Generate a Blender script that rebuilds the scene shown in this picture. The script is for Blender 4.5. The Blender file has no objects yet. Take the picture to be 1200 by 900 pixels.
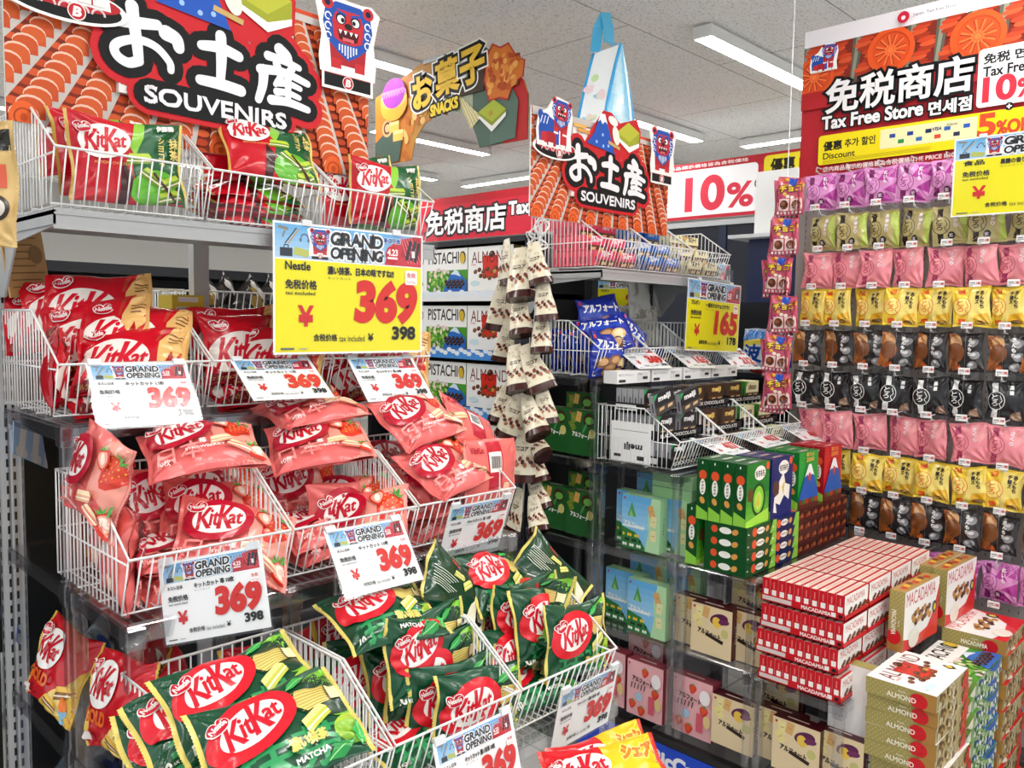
import bpy, math, random
import numpy as np
from mathutils import Matrix, Vector
from mathutils.geometry import tessellate_polygon

random.seed(7); RNG = np.random.default_rng(11)
S = bpy.context.scene
COLL = S.collection
# ------------------------------------------------------------------ camera
F = 967.0
HEAD, PITCH, ROLL, CH = math.radians(44.3), math.radians(4.36), math.radians(0.984), 1.5
_f = np.array([math.cos(HEAD)*math.cos(PITCH), math.sin(HEAD)*math.cos(PITCH), -math.sin(PITCH)])
_r0 = np.array([math.sin(HEAD), -math.cos(HEAD), 0.0]); _u0 = np.cross(_r0, _f)
_r = math.cos(ROLL)*_r0 + math.sin(ROLL)*_u0
_u = -math.sin(ROLL)*_r0 + math.cos(ROLL)*_u0
CAMP = np.array([0, 0, CH])
def ray(x, y): return _f + _r*((x-600)/F) - _u*((y-450)/F)
def onY(x, y, D): d = ray(x, y); return CAMP + d*(D/d[1])
def onX(x, y, D): d = ray(x, y); return CAMP + d*(D/d[0])
def onZ(x, y, z): d = ray(x, y); return CAMP + d*((z-CH)/d[2])
def proj(P):
    P = np.atleast_2d(P) - CAMP; z = P @ _f
    return np.stack([600+F*(P @ _r)/z, 450-F*(P @ _u)/z], 1)
cam = bpy.data.cameras.new('camera'); camo = bpy.data.objects.new('camera', cam); COLL.objects.link(camo)
cam.sensor_width = 36; cam.lens = F/1200*36; cam.clip_start = 0.02; cam.clip_end = 60
camo.matrix_world = Matrix(((_r[0], _u[0], -_f[0], 0), (_r[1], _u[1], -_f[1], 0), (_r[2], _u[2], -_f[2], CH), (0, 0, 0, 1)))
S.camera = camo
# ------------------------------------------------------------------ world, exposure
W_ = bpy.data.worlds.new('store_air'); S.world = W_; W_.use_nodes = True
W_.node_tree.nodes['Background'].inputs[0].default_value = (0.92, 0.96, 1.0, 1)
W_.node_tree.nodes['Background'].inputs[1].default_value = 0.8
S.view_settings.view_transform = 'Standard'; S.view_settings.look = 'None'
S.view_settings.gamma = 1; S.view_settings.use_curve_mapping = False
S.view_settings.exposure = 0.36
LAMP = 34.0
FLOOR, CEIL = -0.12, 3.06
# ------------------------------------------------------------------ colour + materials
def L(h):
    if not isinstance(h, str): return h
    v = [int(h[i:i+2], 16)/255 for i in (0, 2, 4)]
    return tuple(c/12.92 if c <= .04045 else ((c+.055)/1.055)**2.4 for c in v)
MATS = {}
def mat(name, rough=.5, spec=.5, col=None, metal=0, coat=0, bump=None, emit=None, bdist=.001):
    m = bpy.data.materials.new(name); m.use_nodes = True; nt = m.node_tree; b = nt.nodes['Principled BSDF']
    b.inputs['Roughness'].default_value = rough; b.inputs['Metallic'].default_value = metal
    b.inputs['Specular IOR Level'].default_value = spec; b.inputs['Coat Weight'].default_value = coat
    b.inputs['Coat Roughness'].default_value = .08
    if col is None:
        a = nt.nodes.new('ShaderNodeAttribute'); a.attribute_name = 'Col'; nt.links.new(a.outputs['Color'], b.inputs['Base Color'])
    else: b.inputs['Base Color'].default_value = (*L(col), 1)
    if bump:
        tc = nt.nodes.new('ShaderNodeTexCoord'); n = nt.nodes.new('ShaderNodeTexNoise'); n.inputs['Scale'].default_value = bump[0]
        n.inputs['Detail'].default_value = 3
        bp = nt.nodes.new('ShaderNodeBump'); bp.inputs['Strength'].default_value = bump[1]; bp.inputs['Distance'].default_value = bdist
        nt.links.new(tc.outputs['Object'], n.inputs['Vector']); nt.links.new(n.outputs['Fac'], bp.inputs['Height']); nt.links.new(bp.outputs['Normal'], b.inputs['Normal'])
    if emit:
        b.inputs['Emission Color'].default_value = (*emit[0], 1); b.inputs['Emission Strength'].default_value = emit[1]
    MATS[name] = m; return m
M_CARD = mat('printed_card', .38, .4, bump=(90, .05))
M_PAPER = mat('printed_paper', .55, .3, bump=(120, .05))
M_MATTE = mat('printed_board', .6, .25, bump=(60, .04))
M_FILM = mat('printed_film', .24, .4, bump=(26, .55), coat=.25, bdist=.004)
for _n in M_FILM.node_tree.nodes:
    if _n.type == 'TEX_NOISE': _n.noise_type = 'RIDGED_MULTIFRACTAL'; _n.inputs['Detail'].default_value = 2
M_WIRE = mat('white_coated_wire', .35, .5, col='ECECEA', bump=(200, .03))
M_STEEL = mat('grey_painted_steel', .4, .5, col='A9ABAC', bump=(150, .04))
M_DARKSTEEL = mat('dark_painted_steel', .4, .5, col='3A3C40', bump=(150, .04))
M_WHITE = mat('white_enamel', .4, .5, col='E6E6E2', bump=(80, .03))
M_PEG = mat('warm_grey_pegboard', .5, .4, col='A09B98', bump=(70, .05))
M_LAMP = mat('lamp_diffuser', .5, .2, col='FFFFFF', emit=((1, .985, .95), LAMP))
M_BLACK = mat('interior_black', .4, .4, col='0C0C0E', bump=(90, .04))
def mk_acrylic(name, tint, lo, hi):
    m = bpy.data.materials.new(name); m.use_nodes = True; nt = m.node_tree; nt.nodes.clear()
    o = nt.nodes.new('ShaderNodeOutputMaterial'); mx = nt.nodes.new('ShaderNodeMixShader'); t = nt.nodes.new('ShaderNodeBsdfTransparent')
    g = nt.nodes.new('ShaderNodeBsdfGlossy'); lw = nt.nodes.new('ShaderNodeLayerWeight'); mr = nt.nodes.new('ShaderNodeMapRange')
    t.inputs[0].default_value = (*tint, 1); g.inputs['Roughness'].default_value = .12; g.inputs[0].default_value = (.95, .95, .97, 1)
    lw.inputs[0].default_value = .45; mr.inputs['To Min'].default_value = lo; mr.inputs['To Max'].default_value = hi
    nt.links.new(lw.outputs['Facing'], mr.inputs['Value']); nt.links.new(mr.outputs[0], mx.inputs[0])
    nt.links.new(t.outputs[0], mx.inputs[1]); nt.links.new(g.outputs[0], mx.inputs[2]); nt.links.new(mx.outputs[0], o.inputs[0])
    return m
M_ACR = mk_acrylic('clear_acrylic', (.92, .92, .93), .06, .5)
M_SLEEVE = mk_acrylic('clear_sleeve', (.985, .985, .985), .006, .12)
# ------------------------------------------------------------------ mesh builder
class MB:
    def __init__(s): s.v = []; s.n = 0; s.f = []
    def add(s, verts, faces, col=(.8, .8, .8), smooth=False, mi=0):
        verts = np.asarray(verts, float).reshape(-1, 3); faces = np.asarray(faces, int)
        if len(faces) == 0: return
        col = np.asarray(L(col), float)
        if col.ndim == 1: col = np.tile(col, (len(faces), 1))
        s.v.append(verts); s.f.append((faces + s.n, col, smooth, mi)); s.n += len(verts)
    def box(s, lo, hi, col=(.8, .8, .8), mi=0, fc=None, M=None, bev=0):
        (x0, y0, z0), (x1, y1, z1) = lo, hi
        if bev > 0:
            b = min(bev, (x1-x0)*.45, (y1-y0)*.45, (z1-z0)*.45); vs = []; 
            cx = np.array([[x0, x1], [y0, y1], [z0, z1]], float); idx = {}
            for i in range(2):
                for j in range(2):
                    for k in range(2):
                        for ax in range(3):
                            p = np.array([cx[0, i], cx[1, j], cx[2, k]]); sg = np.array([1-2*i, 1-2*j, 1-2*k])*b; sg[ax] = 0
                            idx[(i, j, k, ax)] = len(vs); vs.append(p + sg)
            fs = []
            I = lambda i, j, k, a: idx[(i, j, k, a)]
            fs += [[I(0,0,0,0), I(0,0,1,0), I(0,1,1,0), I(0,1,0,0)], [I(1,0,0,0), I(1,1,0,0), I(1,1,1,0), I(1,0,1,0)]]
            fs += [[I(0,0,0,1), I(1,0,0,1), I(1,0,1,1), I(0,0,1,1)], [I(0,1,0,1), I(0,1,1,1), I(1,1,1,1), I(1,1,0,1)]]
            fs += [[I(0,0,0,2), I(0,1,0,2), I(1,1,0,2), I(1,0,0,2)], [I(0,0,1,2), I(1,0,1,2), I(1,1,1,2), I(0,1,1,2)]]
            for a, c, e in ((0, 1, 2), (1, 2, 0), (2, 0, 1)):
                for p in range(2):
                    for q in range(2):
                        k0 = [0]*3; k1 = [0]*3; k0[c] = p; k0[e] = q; k1[c] = p; k1[e] = q; k1[a] = 1
                        fs.append([I(*k0, c), I(*k1, c), I(*k1, e), I(*k0, e)])
            vs = np.array(vs); ctr = vs.mean(0); out = []
            for q in fs:
                P = vs[q]; nn = np.cross(P[1]-P[0], P[2]-P[0])
                if nn @ (P.mean(0)-ctr) < 0: q = q[::-1]
                out.append(q)
            tr = []
            for i in range(2):
                for j in range(2):
                    for k in range(2):
                        q = [I(i,j,k,0), I(i,j,k,1), I(i,j,k,2)]; P = vs[q]
                        if np.cross(P[1]-P[0], P[2]-P[0]) @ (P.mean(0)-ctr) < 0: q = q[::-1]
                        tr.append(q)
            if M is not None: vs = xf(M, vs)
            n0 = s.n; s.add(vs, out, col, False, mi); s.f.append((np.array(tr)+n0, np.tile(np.asarray(L(col), float), (8, 1)), False, mi)); return
        vs = np.array([(x, y, z) for x in (x0, x1) for y in (y0, y1) for z in (z0, z1)], float)
        fs = [(0, 1, 3, 2), (4, 6, 7, 5), (0, 4, 5, 1), (2, 3, 7, 6), (0, 2, 6, 4), (1, 5, 7, 3)]  # -x +x -y +y -z +z
        if fc is not None: col = np.array([L(c) for c in fc])
        if M is not None: vs = xf(M, vs)
        s.add(vs, fs, col, False, mi)
    def tube(s, pts, r, col=(.8, .8, .8), n=6, mi=0, cap=True, closed=False):
        pts = [np.asarray(p, float) for p in pts]; N = len(pts); rings = []
        prev = None
        for i, p in enumerate(pts):
            a = pts[i-1] if (i > 0 or closed) else p; b = pts[(i+1) % N] if (i < N-1 or closed) else p
            t = b - a; t /= (np.linalg.norm(t) + 1e-12)
            if prev is None:
                h = np.array([0, 0, 1.]) if abs(t[2]) < .9 else np.array([1., 0, 0]); e1 = np.cross(h, t)
            else: e1 = prev - t*(prev @ t)
            e1 /= np.linalg.norm(e1); prev = e1; e2 = np.cross(t, e1)
            rr = r[i] if hasattr(r, '__len__') else r
            an = np.arange(n)*2*math.pi/n
            rings.append(p + rr*(np.cos(an)[:, None]*e1 + np.sin(an)[:, None]*e2))
        V = np.concatenate(rings); fs = []
        for i in range(N if closed else N-1):
            a = i*n; b = ((i+1) % N)*n
            for k in range(n): fs.append((a+k, a+(k+1) % n, b+(k+1) % n, b+k))
        s.add(V, fs, col, True, mi)
        if cap and not closed and n >= 3:
            tr = [(0, k+1, k) for k in range(1, n-1)] + [((N-1)*n, (N-1)*n+k, (N-1)*n+k+1) for k in range(1, n-1)]
            s.f.append((np.array(tr) + s.n - len(V), np.tile(np.asarray(L(col), float), (len(tr), 1)), False, mi))
    def lathe(s, prof, ctr=(0, 0, 0), n=20, col=(.8, .8, .8), mi=0):
        an = np.arange(n)*2*math.pi/n; V = []
        for r_, z in prof: V.append(np.stack([r_*np.cos(an), r_*np.sin(an), np.full(n, z)], 1))
        V = np.concatenate(V) + np.asarray(ctr); fs = []
        for i in range(len(prof)-1):
            for k in range(n): fs.append((i*n+k, i*n+(k+1) % n, (i+1)*n+(k+1) % n, (i+1)*n+k))
        s.add(V, fs, col, True, mi)
    def prism(s, poly, y0, y1, col=(.8,.8,.8), mi=0, axis=1):
        # poly in (x,z) extruded along y (axis 1); axis 0: poly in (y,z) along x; axis 2: poly (x,y) along z
        P = np.asarray(poly, float); n = len(P)
        def mk(t):
            o = np.zeros((n, 3)); k = [i for i in range(3) if i != axis]; o[:, k[0]] = P[:, 0]; o[:, k[1]] = P[:, 1]; o[:, axis] = t; return o
        V = np.concatenate([mk(y0), mk(y1)])
        tri = tessellate_polygon([[Vector((p[0], p[1], 0)) for p in P]])
        fs = [tuple(t) for t in tri]; s.add(V, [f[::-1] for f in fs], col, False, mi); n0 = s.n - len(V)
        s.f.append((np.array([[a+n for a in f] for f in fs])+n0, np.tile(np.asarray(L(col), float), (len(fs), 1)), False, mi))
        s.f.append((np.array([(i, (i+1) % n, (i+1) % n+n, i+n) for i in range(n)])+n0, np.tile(np.asarray(L(col), float), (n, 1)), False, mi))
    def mesh(s, name, mats):
        me = bpy.data.meshes.new(name)
        V = np.concatenate(s.v) if s.v else np.zeros((0, 3))
        me.vertices.add(len(V)); me.vertices.foreach_set('co', V.astype(np.float32).ravel())
        li = []; st = []; cnt = []; sm = []; mi = []; cc = []
        for f, c, k, m_ in s.f:
            li.append(f.ravel()); cnt.append(np.full(len(f), f.shape[1])); sm.append(np.full(len(f), k)); mi.append(np.full(len(f), m_))
            cc.append(np.repeat(c, f.shape[1], 0))
        li = np.concatenate(li); cnt = np.concatenate(cnt); st = np.concatenate([[0], np.cumsum(cnt)[:-1]])
        me.loops.add(len(li)); me.loops.foreach_set('vertex_index', li.astype(np.int32))
        me.polygons.add(len(cnt)); me.polygons.foreach_set('loop_start', st.astype(np.int32))
        me.polygons.foreach_set('use_smooth', np.concatenate(sm)); me.polygons.foreach_set('material_index', np.concatenate(mi).astype(np.int32))
        for m_ in (mats if isinstance(mats, (list, tuple)) else [mats]): me.materials.append(m_)
        a = me.attributes.new('Col', 'FLOAT_COLOR', 'CORNER'); C = np.concatenate(cc); C = np.concatenate([C, np.ones((len(C), 1))], 1)
        a.data.foreach_set('color', C.astype(np.float32).ravel())
        me.update(calc_edges=True); me.validate()
        return me
    def obj(s, name, mats, parent=None, M=None):
        o = bpy.data.objects.new(name, s.mesh(name, mats)); COLL.objects.link(o)
        if parent is not None: o.parent = parent
        if M is not None: o.matrix_local = Matrix(np.asarray(M).tolist())
        return o
def xf(M, V): M = np.asarray(M); return V @ M[:3, :3].T + M[:3, 3]
def T(x, y, z): M = np.eye(4); M[:3, 3] = (x, y, z); return M
def Rz(a): c, s_ = math.cos(a), math.sin(a); M = np.eye(4); M[:2, :2] = [[c, -s_], [s_, c]]; return M
def Rx(a): c, s_ = math.cos(a), math.sin(a); M = np.eye(4); M[1:3, 1:3] = [[c, -s_], [s_, c]]; return M
def Ry(a): c, s_ = math.cos(a), math.sin(a); M = np.eye(4); M[0, 0] = c; M[0, 2] = s_; M[2, 0] = -s_; M[2, 2] = c; return M
def frame(o, u, v):
    u = np.asarray(u, float); v = np.asarray(v, float); u = u/np.linalg.norm(u); v = v - u*(u @ v); v /= np.linalg.norm(v)
    M = np.eye(4); M[:3, 0] = u; M[:3, 1] = v; M[:3, 2] = np.cross(u, v); M[:3, 3] = o; return M
def facingY(x, y, z): return frame((x, y, z), (1, 0, 0), (0, 0, 1))        # art plane looking to -Y
def facingX(x, y, z): return frame((x, y, z), (0, -1, 0), (0, 0, 1))       # art plane looking to -X
def empty(name, label, cat, group=None, M=None):
    o = bpy.data.objects.new(name, None); COLL.objects.link(o); o.empty_display_size = .05
    tag(o, label, cat, group)
    if M is not None: o.matrix_world = Matrix(np.asarray(M).tolist())
    return o
def tag(o, label, cat, group=None):
    o['label'] = label; o['category'] = cat
    if group: o['group'] = group
    return o
def struct(o): o['kind'] = 'structure'; return o
KIDS = {}
def dup(root, M, label, group=None):
    r = root.copy(); COLL.objects.link(r); r['label'] = label
    if group: r['group'] = group
    for ch in list(root.children):
        c = ch.copy(); COLL.objects.link(c); c.parent = r
        for g in list(ch.children):
            d = g.copy(); COLL.objects.link(d); d.parent = c
    r.matrix_world = Matrix(np.asarray(M).tolist())
    return r
ORD = 'first second third fourth fifth sixth seventh eighth ninth tenth eleventh twelfth thirteenth fourteenth fifteenth sixteenth'.split()
# ------------------------------------------------------------------ lettering
_TC = {}
def glyphs(t, res=2):
    if (t, res) in _TC: return _TC[(t, res)]
    c = bpy.data.curves.new('lettering', 'FONT'); c.body = t; c.resolution_u = res; c.fill_mode = 'FRONT'
    o = bpy.data.objects.new('lettering', c); COLL.objects.link(o)
    me = bpy.data.meshes.new_from_object(o.evaluated_get(bpy.context.evaluated_depsgraph_get()))
    me.calc_loop_triangles(); n = len(me.vertices)
    V = np.zeros(n*3); me.vertices.foreach_get('co', V); V = V.reshape(-1, 3)[:, :2].copy()
    Tn = np.zeros(len(me.loop_triangles)*3, int); me.loop_triangles.foreach_get('vertices', Tn); Tn = Tn.reshape(-1, 3)
    if n:
        key, inv = np.unique(np.round(V, 5), axis=0, return_inverse=True); inv = inv.ravel(); V = key; Tn = inv[Tn]
    A = V[Tn]; ar = (A[:, 1, 0]-A[:, 0, 0])*(A[:, 2, 1]-A[:, 0, 1]) - (A[:, 1, 1]-A[:, 0, 1])*(A[:, 2, 0]-A[:, 0, 0])
    Tn = Tn[np.abs(ar) > 1e-9]; ar = ar[np.abs(ar) > 1e-9]; Tn[ar < 0] = Tn[ar < 0][:, ::-1]
    E = np.concatenate([Tn[:, [0, 1]], Tn[:, [1, 2]], Tn[:, [2, 0]]]); es = set(map(tuple, E.tolist()))
    B = np.array([e for e in es if (e[1], e[0]) not in es]).reshape(-1, 2)
    bpy.data.objects.remove(o); bpy.data.curves.remove(c); bpy.data.meshes.remove(me)
    _TC[(t, res)] = (V, Tn, B); return _TC[(t, res)]
def strip(V, B, w):
    """outward band of width w along boundary edges B"""
    d = V[B[:, 1]] - V[B[:, 0]]; d /= (np.linalg.norm(d, axis=1, keepdims=True) + 1e-12); nrm = np.stack([d[:, 1], -d[:, 0]], 1)
    acc = np.zeros_like(V); np.add.at(acc, B[:, 0], nrm); np.add.at(acc, B[:, 1], nrm)
    ln = np.linalg.norm(acc, axis=1, keepdims=True); acc = acc/(ln+1e-9)*np.minimum(2/(ln+1e-6), 1.7)
    O = V + acc*w; n = len(V); VV = np.concatenate([V, O])
    t = np.concatenate([np.stack([B[:, 0], B[:, 0]+n, B[:, 1]+n], 1), np.stack([B[:, 0], B[:, 1]+n, B[:, 1]], 1)])
    return VV, t
class Art:
    """flat print: layers of coloured triangles in metres"""
    def __init__(s): s.it = []
    def tri(s, V, Tn, col, layer=None): s.it.append((np.asarray(V, float), np.asarray(Tn, int), L(col)))
    def poly(s, pts, col):
        pts = [tuple(p) for p in pts]; t = tessellate_polygon([[Vector((p[0], p[1], 0)) for p in pts]])
        s.tri(pts, [tuple(a) for a in t], col)
    def rect(s, x0, y0, x1, y1, col): s.tri([(x0, y0), (x1, y0), (x1, y1), (x0, y1)], [(0, 1, 2), (0, 2, 3)], col)
    def rrect(s, x0, y0, x1, y1, r, col):
        p = []
        for cx, cy, a0 in ((x1-r, y1-r, 0), (x0+r, y1-r, 90), (x0+r, y0+r, 180), (x1-r, y0+r, 270)):
            for k in range(5): a = math.radians(a0+k*22.5); p.append((cx+r*math.cos(a), cy+r*math.sin(a)))
        s.fan(p, col)
    def fan(s, p, col): n = len(p); s.tri(p, [(0, i, i+1) for i in range(1, n-1)], col)
    def ell(s, cx, cy, rx, ry, col, rot=0, n=28, a0=0, a1=360):
        c, q = math.cos(math.radians(rot)), math.sin(math.radians(rot)); full = a1-a0 >= 360; m = n if full else n+1
        p = [] if full else [(cx, cy)]
        for k in range(m):
            a = math.radians(a0+(a1-a0)*k/n); x, y = rx*math.cos(a), ry*math.sin(a); p.append((cx+x*c-y*q, cy+x*q+y*c))
        s.fan(p, col)
    def arc(s, cx, cy, r, w, col, a0=0, a1=360, n=16, ry=None, rot=0):
        ry = ry or r; V = []; c, q = math.cos(math.radians(rot)), math.sin(math.radians(rot))
        for k in range(n+1):
            a = math.radians(a0+(a1-a0)*k/n)
            for e in (-w/2, w/2): x, y = (r+e)*math.cos(a), (ry+e)*math.sin(a); V.append((cx+x*c-y*q, cy+x*q+y*c))
        Tn = []
        for k in range(n): Tn += [(2*k, 2*k+1, 2*k+3), (2*k, 2*k+3, 2*k+2)]
        s.tri(V, Tn, col)
    def line(s, pts, w, col):
        V = []; Tn = []
        for a, b in zip(pts[:-1], pts[1:]):
            d = np.subtract(b, a); d = d/(np.linalg.norm(d)+1e-9); n_ = np.array([-d[1], d[0]])*w/2; k = len(V)
            V += [a-n_, b-n_, b+n_, a+n_]; Tn += [(k, k+1, k+2), (k, k+2, k+3)]
        s.tri(V, Tn, col)
    def grad(s, x0, y0, x1, y1, c0, c1, n=6):
        a, b = np.array(L(c0)), np.array(L(c1))
        for i in range(n): s.rect(x0, y0+(y1-y0)*i/n, x1, y0+(y1-y0)*(i+1)/n, tuple(a+(b-a)*(i+.5)/n))
    def text(s, t, x, y, h, col, w=None, bold=0, out=(), shear=0, rot=0, align='l', jit=0, per=None):
        """lettering whose bounding box is h high (and w wide if given); bold and out widths are fractions of h"""
        V, Tn, B = glyphs(t, 6 if h > .02 else 3)
        if len(Tn) == 0: return
        lo, hi = V.min(0), V.max(0); P = V - lo; sc = h/(hi[1]-lo[1]); P = P*sc
        W0 = (hi[0]-lo[0])*sc
        if w: P[:, 0] *= w/W0; W0 = w
        if jit: P = P + jit*h*np.stack([np.sin(P[:, 1]*37/h*1.7+P[:, 0]*9/h), np.cos(P[:, 0]*31/h*1.3+P[:, 1]*11/h)], 1)
        P[:, 0] += shear*P[:, 1]
        if per: P[:, 1] += per*P[:, 0]
        if align == 'c': P[:, 0] -= W0/2
        if align == 'r': P[:, 0] -= W0
        c, q = math.cos(math.radians(rot)), math.sin(math.radians(rot)); P = P @ np.array([[c, q], [-q, c]]) + (x, y)
        for ow, oc in sorted(out, key=lambda z: -z[0]):
            VV, tt = strip(P, B, ow*h); s.tri(VV, np.concatenate([tt, Tn]), oc)
        if bold:
            VV, tt = strip(P, B, bold*h); s.tri(VV, tt, col)
        s.tri(P, Tn, col)
    def put(s, other, x=0, y=0, sc=1.0, rot=0, sx=1.0):
        c, q = math.cos(math.radians(rot)), math.sin(math.radians(rot)); R = np.array([[c, q], [-q, c]])
        for V, Tn, col in other.it:
            V = V*[sc*sx, sc]; s.it.append((V @ R + (x, y), Tn[:, ::-1] if sx < 0 else Tn, col))
    def clip(s, x0, y0, x1, y1):
        out = []
        for V, Tn, col in s.it:
            ins = (V[:, 0] >= x0-1e-9) & (V[:, 0] <= x1+1e-9) & (V[:, 1] >= y0-1e-9) & (V[:, 1] <= y1+1e-9)
            k = ins[Tn].all(1); VV = [V]; TT = [Tn[k]]; n = len(V)
            for t in Tn[~k]:
                p = [tuple(a) for a in V[t]]
                for ax, lim, sg in ((0, x0, 1), (0, x1, -1), (1, y0, 1), (1, y1, -1)):
                    r = []
                    for i in range(len(p)):
                        a, b = p[i-1], p[i]; da, db = sg*(a[ax]-lim), sg*(b[ax]-lim)
                        if (da >= 0) != (db >= 0): f = da/(da-db); r.append((a[0]+(b[0]-a[0])*f, a[1]+(b[1]-a[1])*f))
                        if db >= 0: r.append(b)
                    p = r
                    if len(p) < 3: break
                if len(p) >= 3:
                    VV.append(np.array(p)); TT.append(np.array([(n, n+i, n+i+1) for i in range(1, len(p)-1)])); n += len(p)
            TT = np.concatenate(TT)
            if len(TT): out.append((np.concatenate(VV), TT, col))
        s.it = out; return s
    def onto(s, mb, M=None, dz=.00012, z0=.00015, fn=None, maxlen=None, mi=0):
        """lay the print on a plane (matrix M) or on a surface fn(u, v, lift) -> points"""
        for i, (V, Tn, col) in enumerate(s.it):
            z = z0 + dz*i
            if fn is None:
                P = np.concatenate([V, np.full((len(V), 1), z)], 1); mb.add(xf(M, P) if M is not None else P, Tn, col, False, mi)
            else:
                A = V[Tn]
                if maxlen:
                    for _ in range(14):
                        e = np.stack([A[:, 1]-A[:, 0], A[:, 2]-A[:, 1], A[:, 0]-A[:, 2]], 1); l = np.linalg.norm(e, axis=2); m = l.max(1) > maxlen
                        if not m.any(): break
                        Q = A[m]; k = l[m].argmax(1); r = np.arange(len(Q)); a, b, c = Q[r, k], Q[r, (k+1) % 3], Q[r, (k+2) % 3]; md = (a+b)/2
                        A = np.concatenate([A[~m], np.stack([a, md, c], 1), np.stack([md, b, c], 1)])
                key, inv = np.unique(np.round(A.reshape(-1, 2), 6), axis=0, return_inverse=True)
                mb.add(fn(key[:, 0], key[:, 1], z), inv.reshape(-1, 3), col, True, mi)
# ------------------------------------------------------------------ the room
def room():
    mb = MB(); mb.box((-3, -3, CEIL), (11, 11, CEIL+.06)); o = struct(mb.obj('ceiling', bpy.data.materials.new('speckled_ceiling_tile')))
    m = o.data.materials[0]; m.use_nodes = True; nt = m.node_tree; b = nt.nodes['Principled BSDF']; b.inputs['Roughness'].default_value = .8
    tc = nt.nodes.new('ShaderNodeTexCoord'); br = nt.nodes.new('ShaderNodeTexBrick'); br.offset = .5; br.inputs['Scale'].default_value = 1
    br.inputs['Color1'].default_value = br.inputs['Color2'].default_value = (*L('FAF8F5'), 1); br.inputs['Mortar'].default_value = (*L('A9A6A2'), 1)
    br.inputs['Mortar Size'].default_value = .004; br.inputs['Brick Width'].default_value = 1.8; br.inputs['Row Height'].default_value = .9
    n = nt.nodes.new('ShaderNodeTexNoise'); n.inputs['Scale'].default_value = 55; n.inputs['Detail'].default_value = 3; cr = nt.nodes.new('ShaderNodeValToRGB')
    cr.color_ramp.elements[0].position = .34; cr.color_ramp.elements[0].color = (.62, .61, .59, 1); cr.color_ramp.elements[1].position = .45; cr.color_ramp.elements[1].color = (1, 1, 1, 1)
    mp = nt.nodes.new('ShaderNodeMapping'); mp.inputs['Scale'].default_value = (1, 2.4, 1)
    mx = nt.nodes.new('ShaderNodeMix'); mx.data_type = 'RGBA'; mx.blend_type = 'MULTIPLY'; mx.inputs[0].default_value = 1
    nt.links.new(tc.outputs['Object'], br.inputs['Vector']); nt.links.new(tc.outputs['Object'], mp.inputs[0]); nt.links.new(mp.outputs[0], n.inputs['Vector']); nt.links.new(n.outputs['Fac'], cr.inputs[0])
    nt.links.new(br.outputs['Color'], mx.inputs[6]); nt.links.new(cr.outputs[0], mx.inputs[7]); nt.links.new(mx.outputs[2], b.inputs['Base Color'])
    mb = MB(); mb.box((-3, -3, FLOOR-.1), (11, 11, FLOOR)); o = struct(mb.obj('floor', mat('floor_tile', .35, .4, col='BDBBB6')))
    m = o.data.materials[0]; nt = m.node_tree; b = nt.nodes['Principled BSDF']; tc = nt.nodes.new('ShaderNodeTexCoord'); br = nt.nodes.new('ShaderNodeTexBrick'); br.offset = 0; br.inputs['Scale'].default_value = 1
    br.inputs['Brick Width'].default_value = .45; br.inputs['Row Height'].default_value = .45; br.inputs['Mortar Size'].default_value = .006
    br.inputs['Color1'].default_value = (*L('C4C2BD'), 1); br.inputs['Color2'].default_value = (*L('B8B6B1'), 1); br.inputs['Mortar'].default_value = (*L('8C8A86'), 1)
    nt.links.new(tc.outputs['Object'], br.inputs['Vector']); nt.links.new(br.outputs['Color'], b.inputs['Base Color'])
    mb = MB(); mb.box((-3, 10.9, FLOOR), (11, 11, CEIL)); struct(mb.obj('wall_back', mat('wall_paint', .7, .3, col='C9C8C4', bump=(40, .05))))
    mb = MB(); mb.box((10.9, -3, FLOOR), (11, 11, CEIL)); struct(mb.obj('wall_right', MATS['wall_paint']))
room()
def light_proto():
    e = empty('ceiling_light', 'x', 'ceiling light', 'fluorescent ceiling lights')
    m = MB(); m.box((-.63, -.056, -.003), (.63, .056, .045)); m.box((-.6, -.03, .045), (.6, .03, .06)); m.box((-.635, -.058, -.012), (-.62, .058, .047)); m.box((.62, -.058, -.012), (.635, .058, .047)); m.box((-.62, -.057, -.012), (.62, -.05, -.003)); m.box((-.62, .05, -.012), (.62, .057, -.003)); m.obj('housing', M_WHITE, e)
    m = MB(); m.box((-.62, -.05, -.012), (.62, .05, -.004)); m.obj('diffuser', M_LAMP, e)
    return e
LIGHT0 = None
def ceil_light(x, y, alongX=True, label=''):
    global LIGHT0
    M = T(x, y, CEIL-.06) @ Rz(0 if alongX else math.pi/2)
    if LIGHT0 is None: LIGHT0 = light_proto(); LIGHT0['label'] = label; LIGHT0.matrix_world = Matrix(M.tolist())
    else: dup(LIGHT0, M, label)
ceil_light(4.46, 2.40, True, 'long white fluorescent light on ceiling above the tax free banner')
ceil_light(4.62, 5.49, True, 'fluorescent light seen through the arch of the snacks sign')
ceil_light(6.40, 2.95, False, 'distant ceiling light just above the yellow discount panel')
ceil_light(6.33, 6.35, False, 'distant ceiling light above the black banner lettering, right of a pair')
ceil_light(5.2, 6.9, True, 'distant ceiling light above the black banner lettering, left of a pair')
ceil_light(5.35, 3.75, True, 'fluorescent light partly behind the small souvenir board')
ceil_light(2.75, 4.05, True, 'bright fluorescent light beside top right corner of the large souvenir board')
ceil_light(2.6, 5.6, True, 'fluorescent light behind the left arm of the snacks sign')
for i, (x, y) in enumerate(((.6, -.6), (2.4, -.6), (4.2, -.3), (1.3, .55), (3.1, .75), (-1.2, .6), (-.5, -1.6), (1.6, -1.8), (5.8, .8), (1.25, 2.75))):  # unseen lamps, added to light the display fronts and the rack
    ceil_light(x, y, True, 'unseen ceiling light added over the aisle to light the displays, %s of those' % ORD[i])
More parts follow.
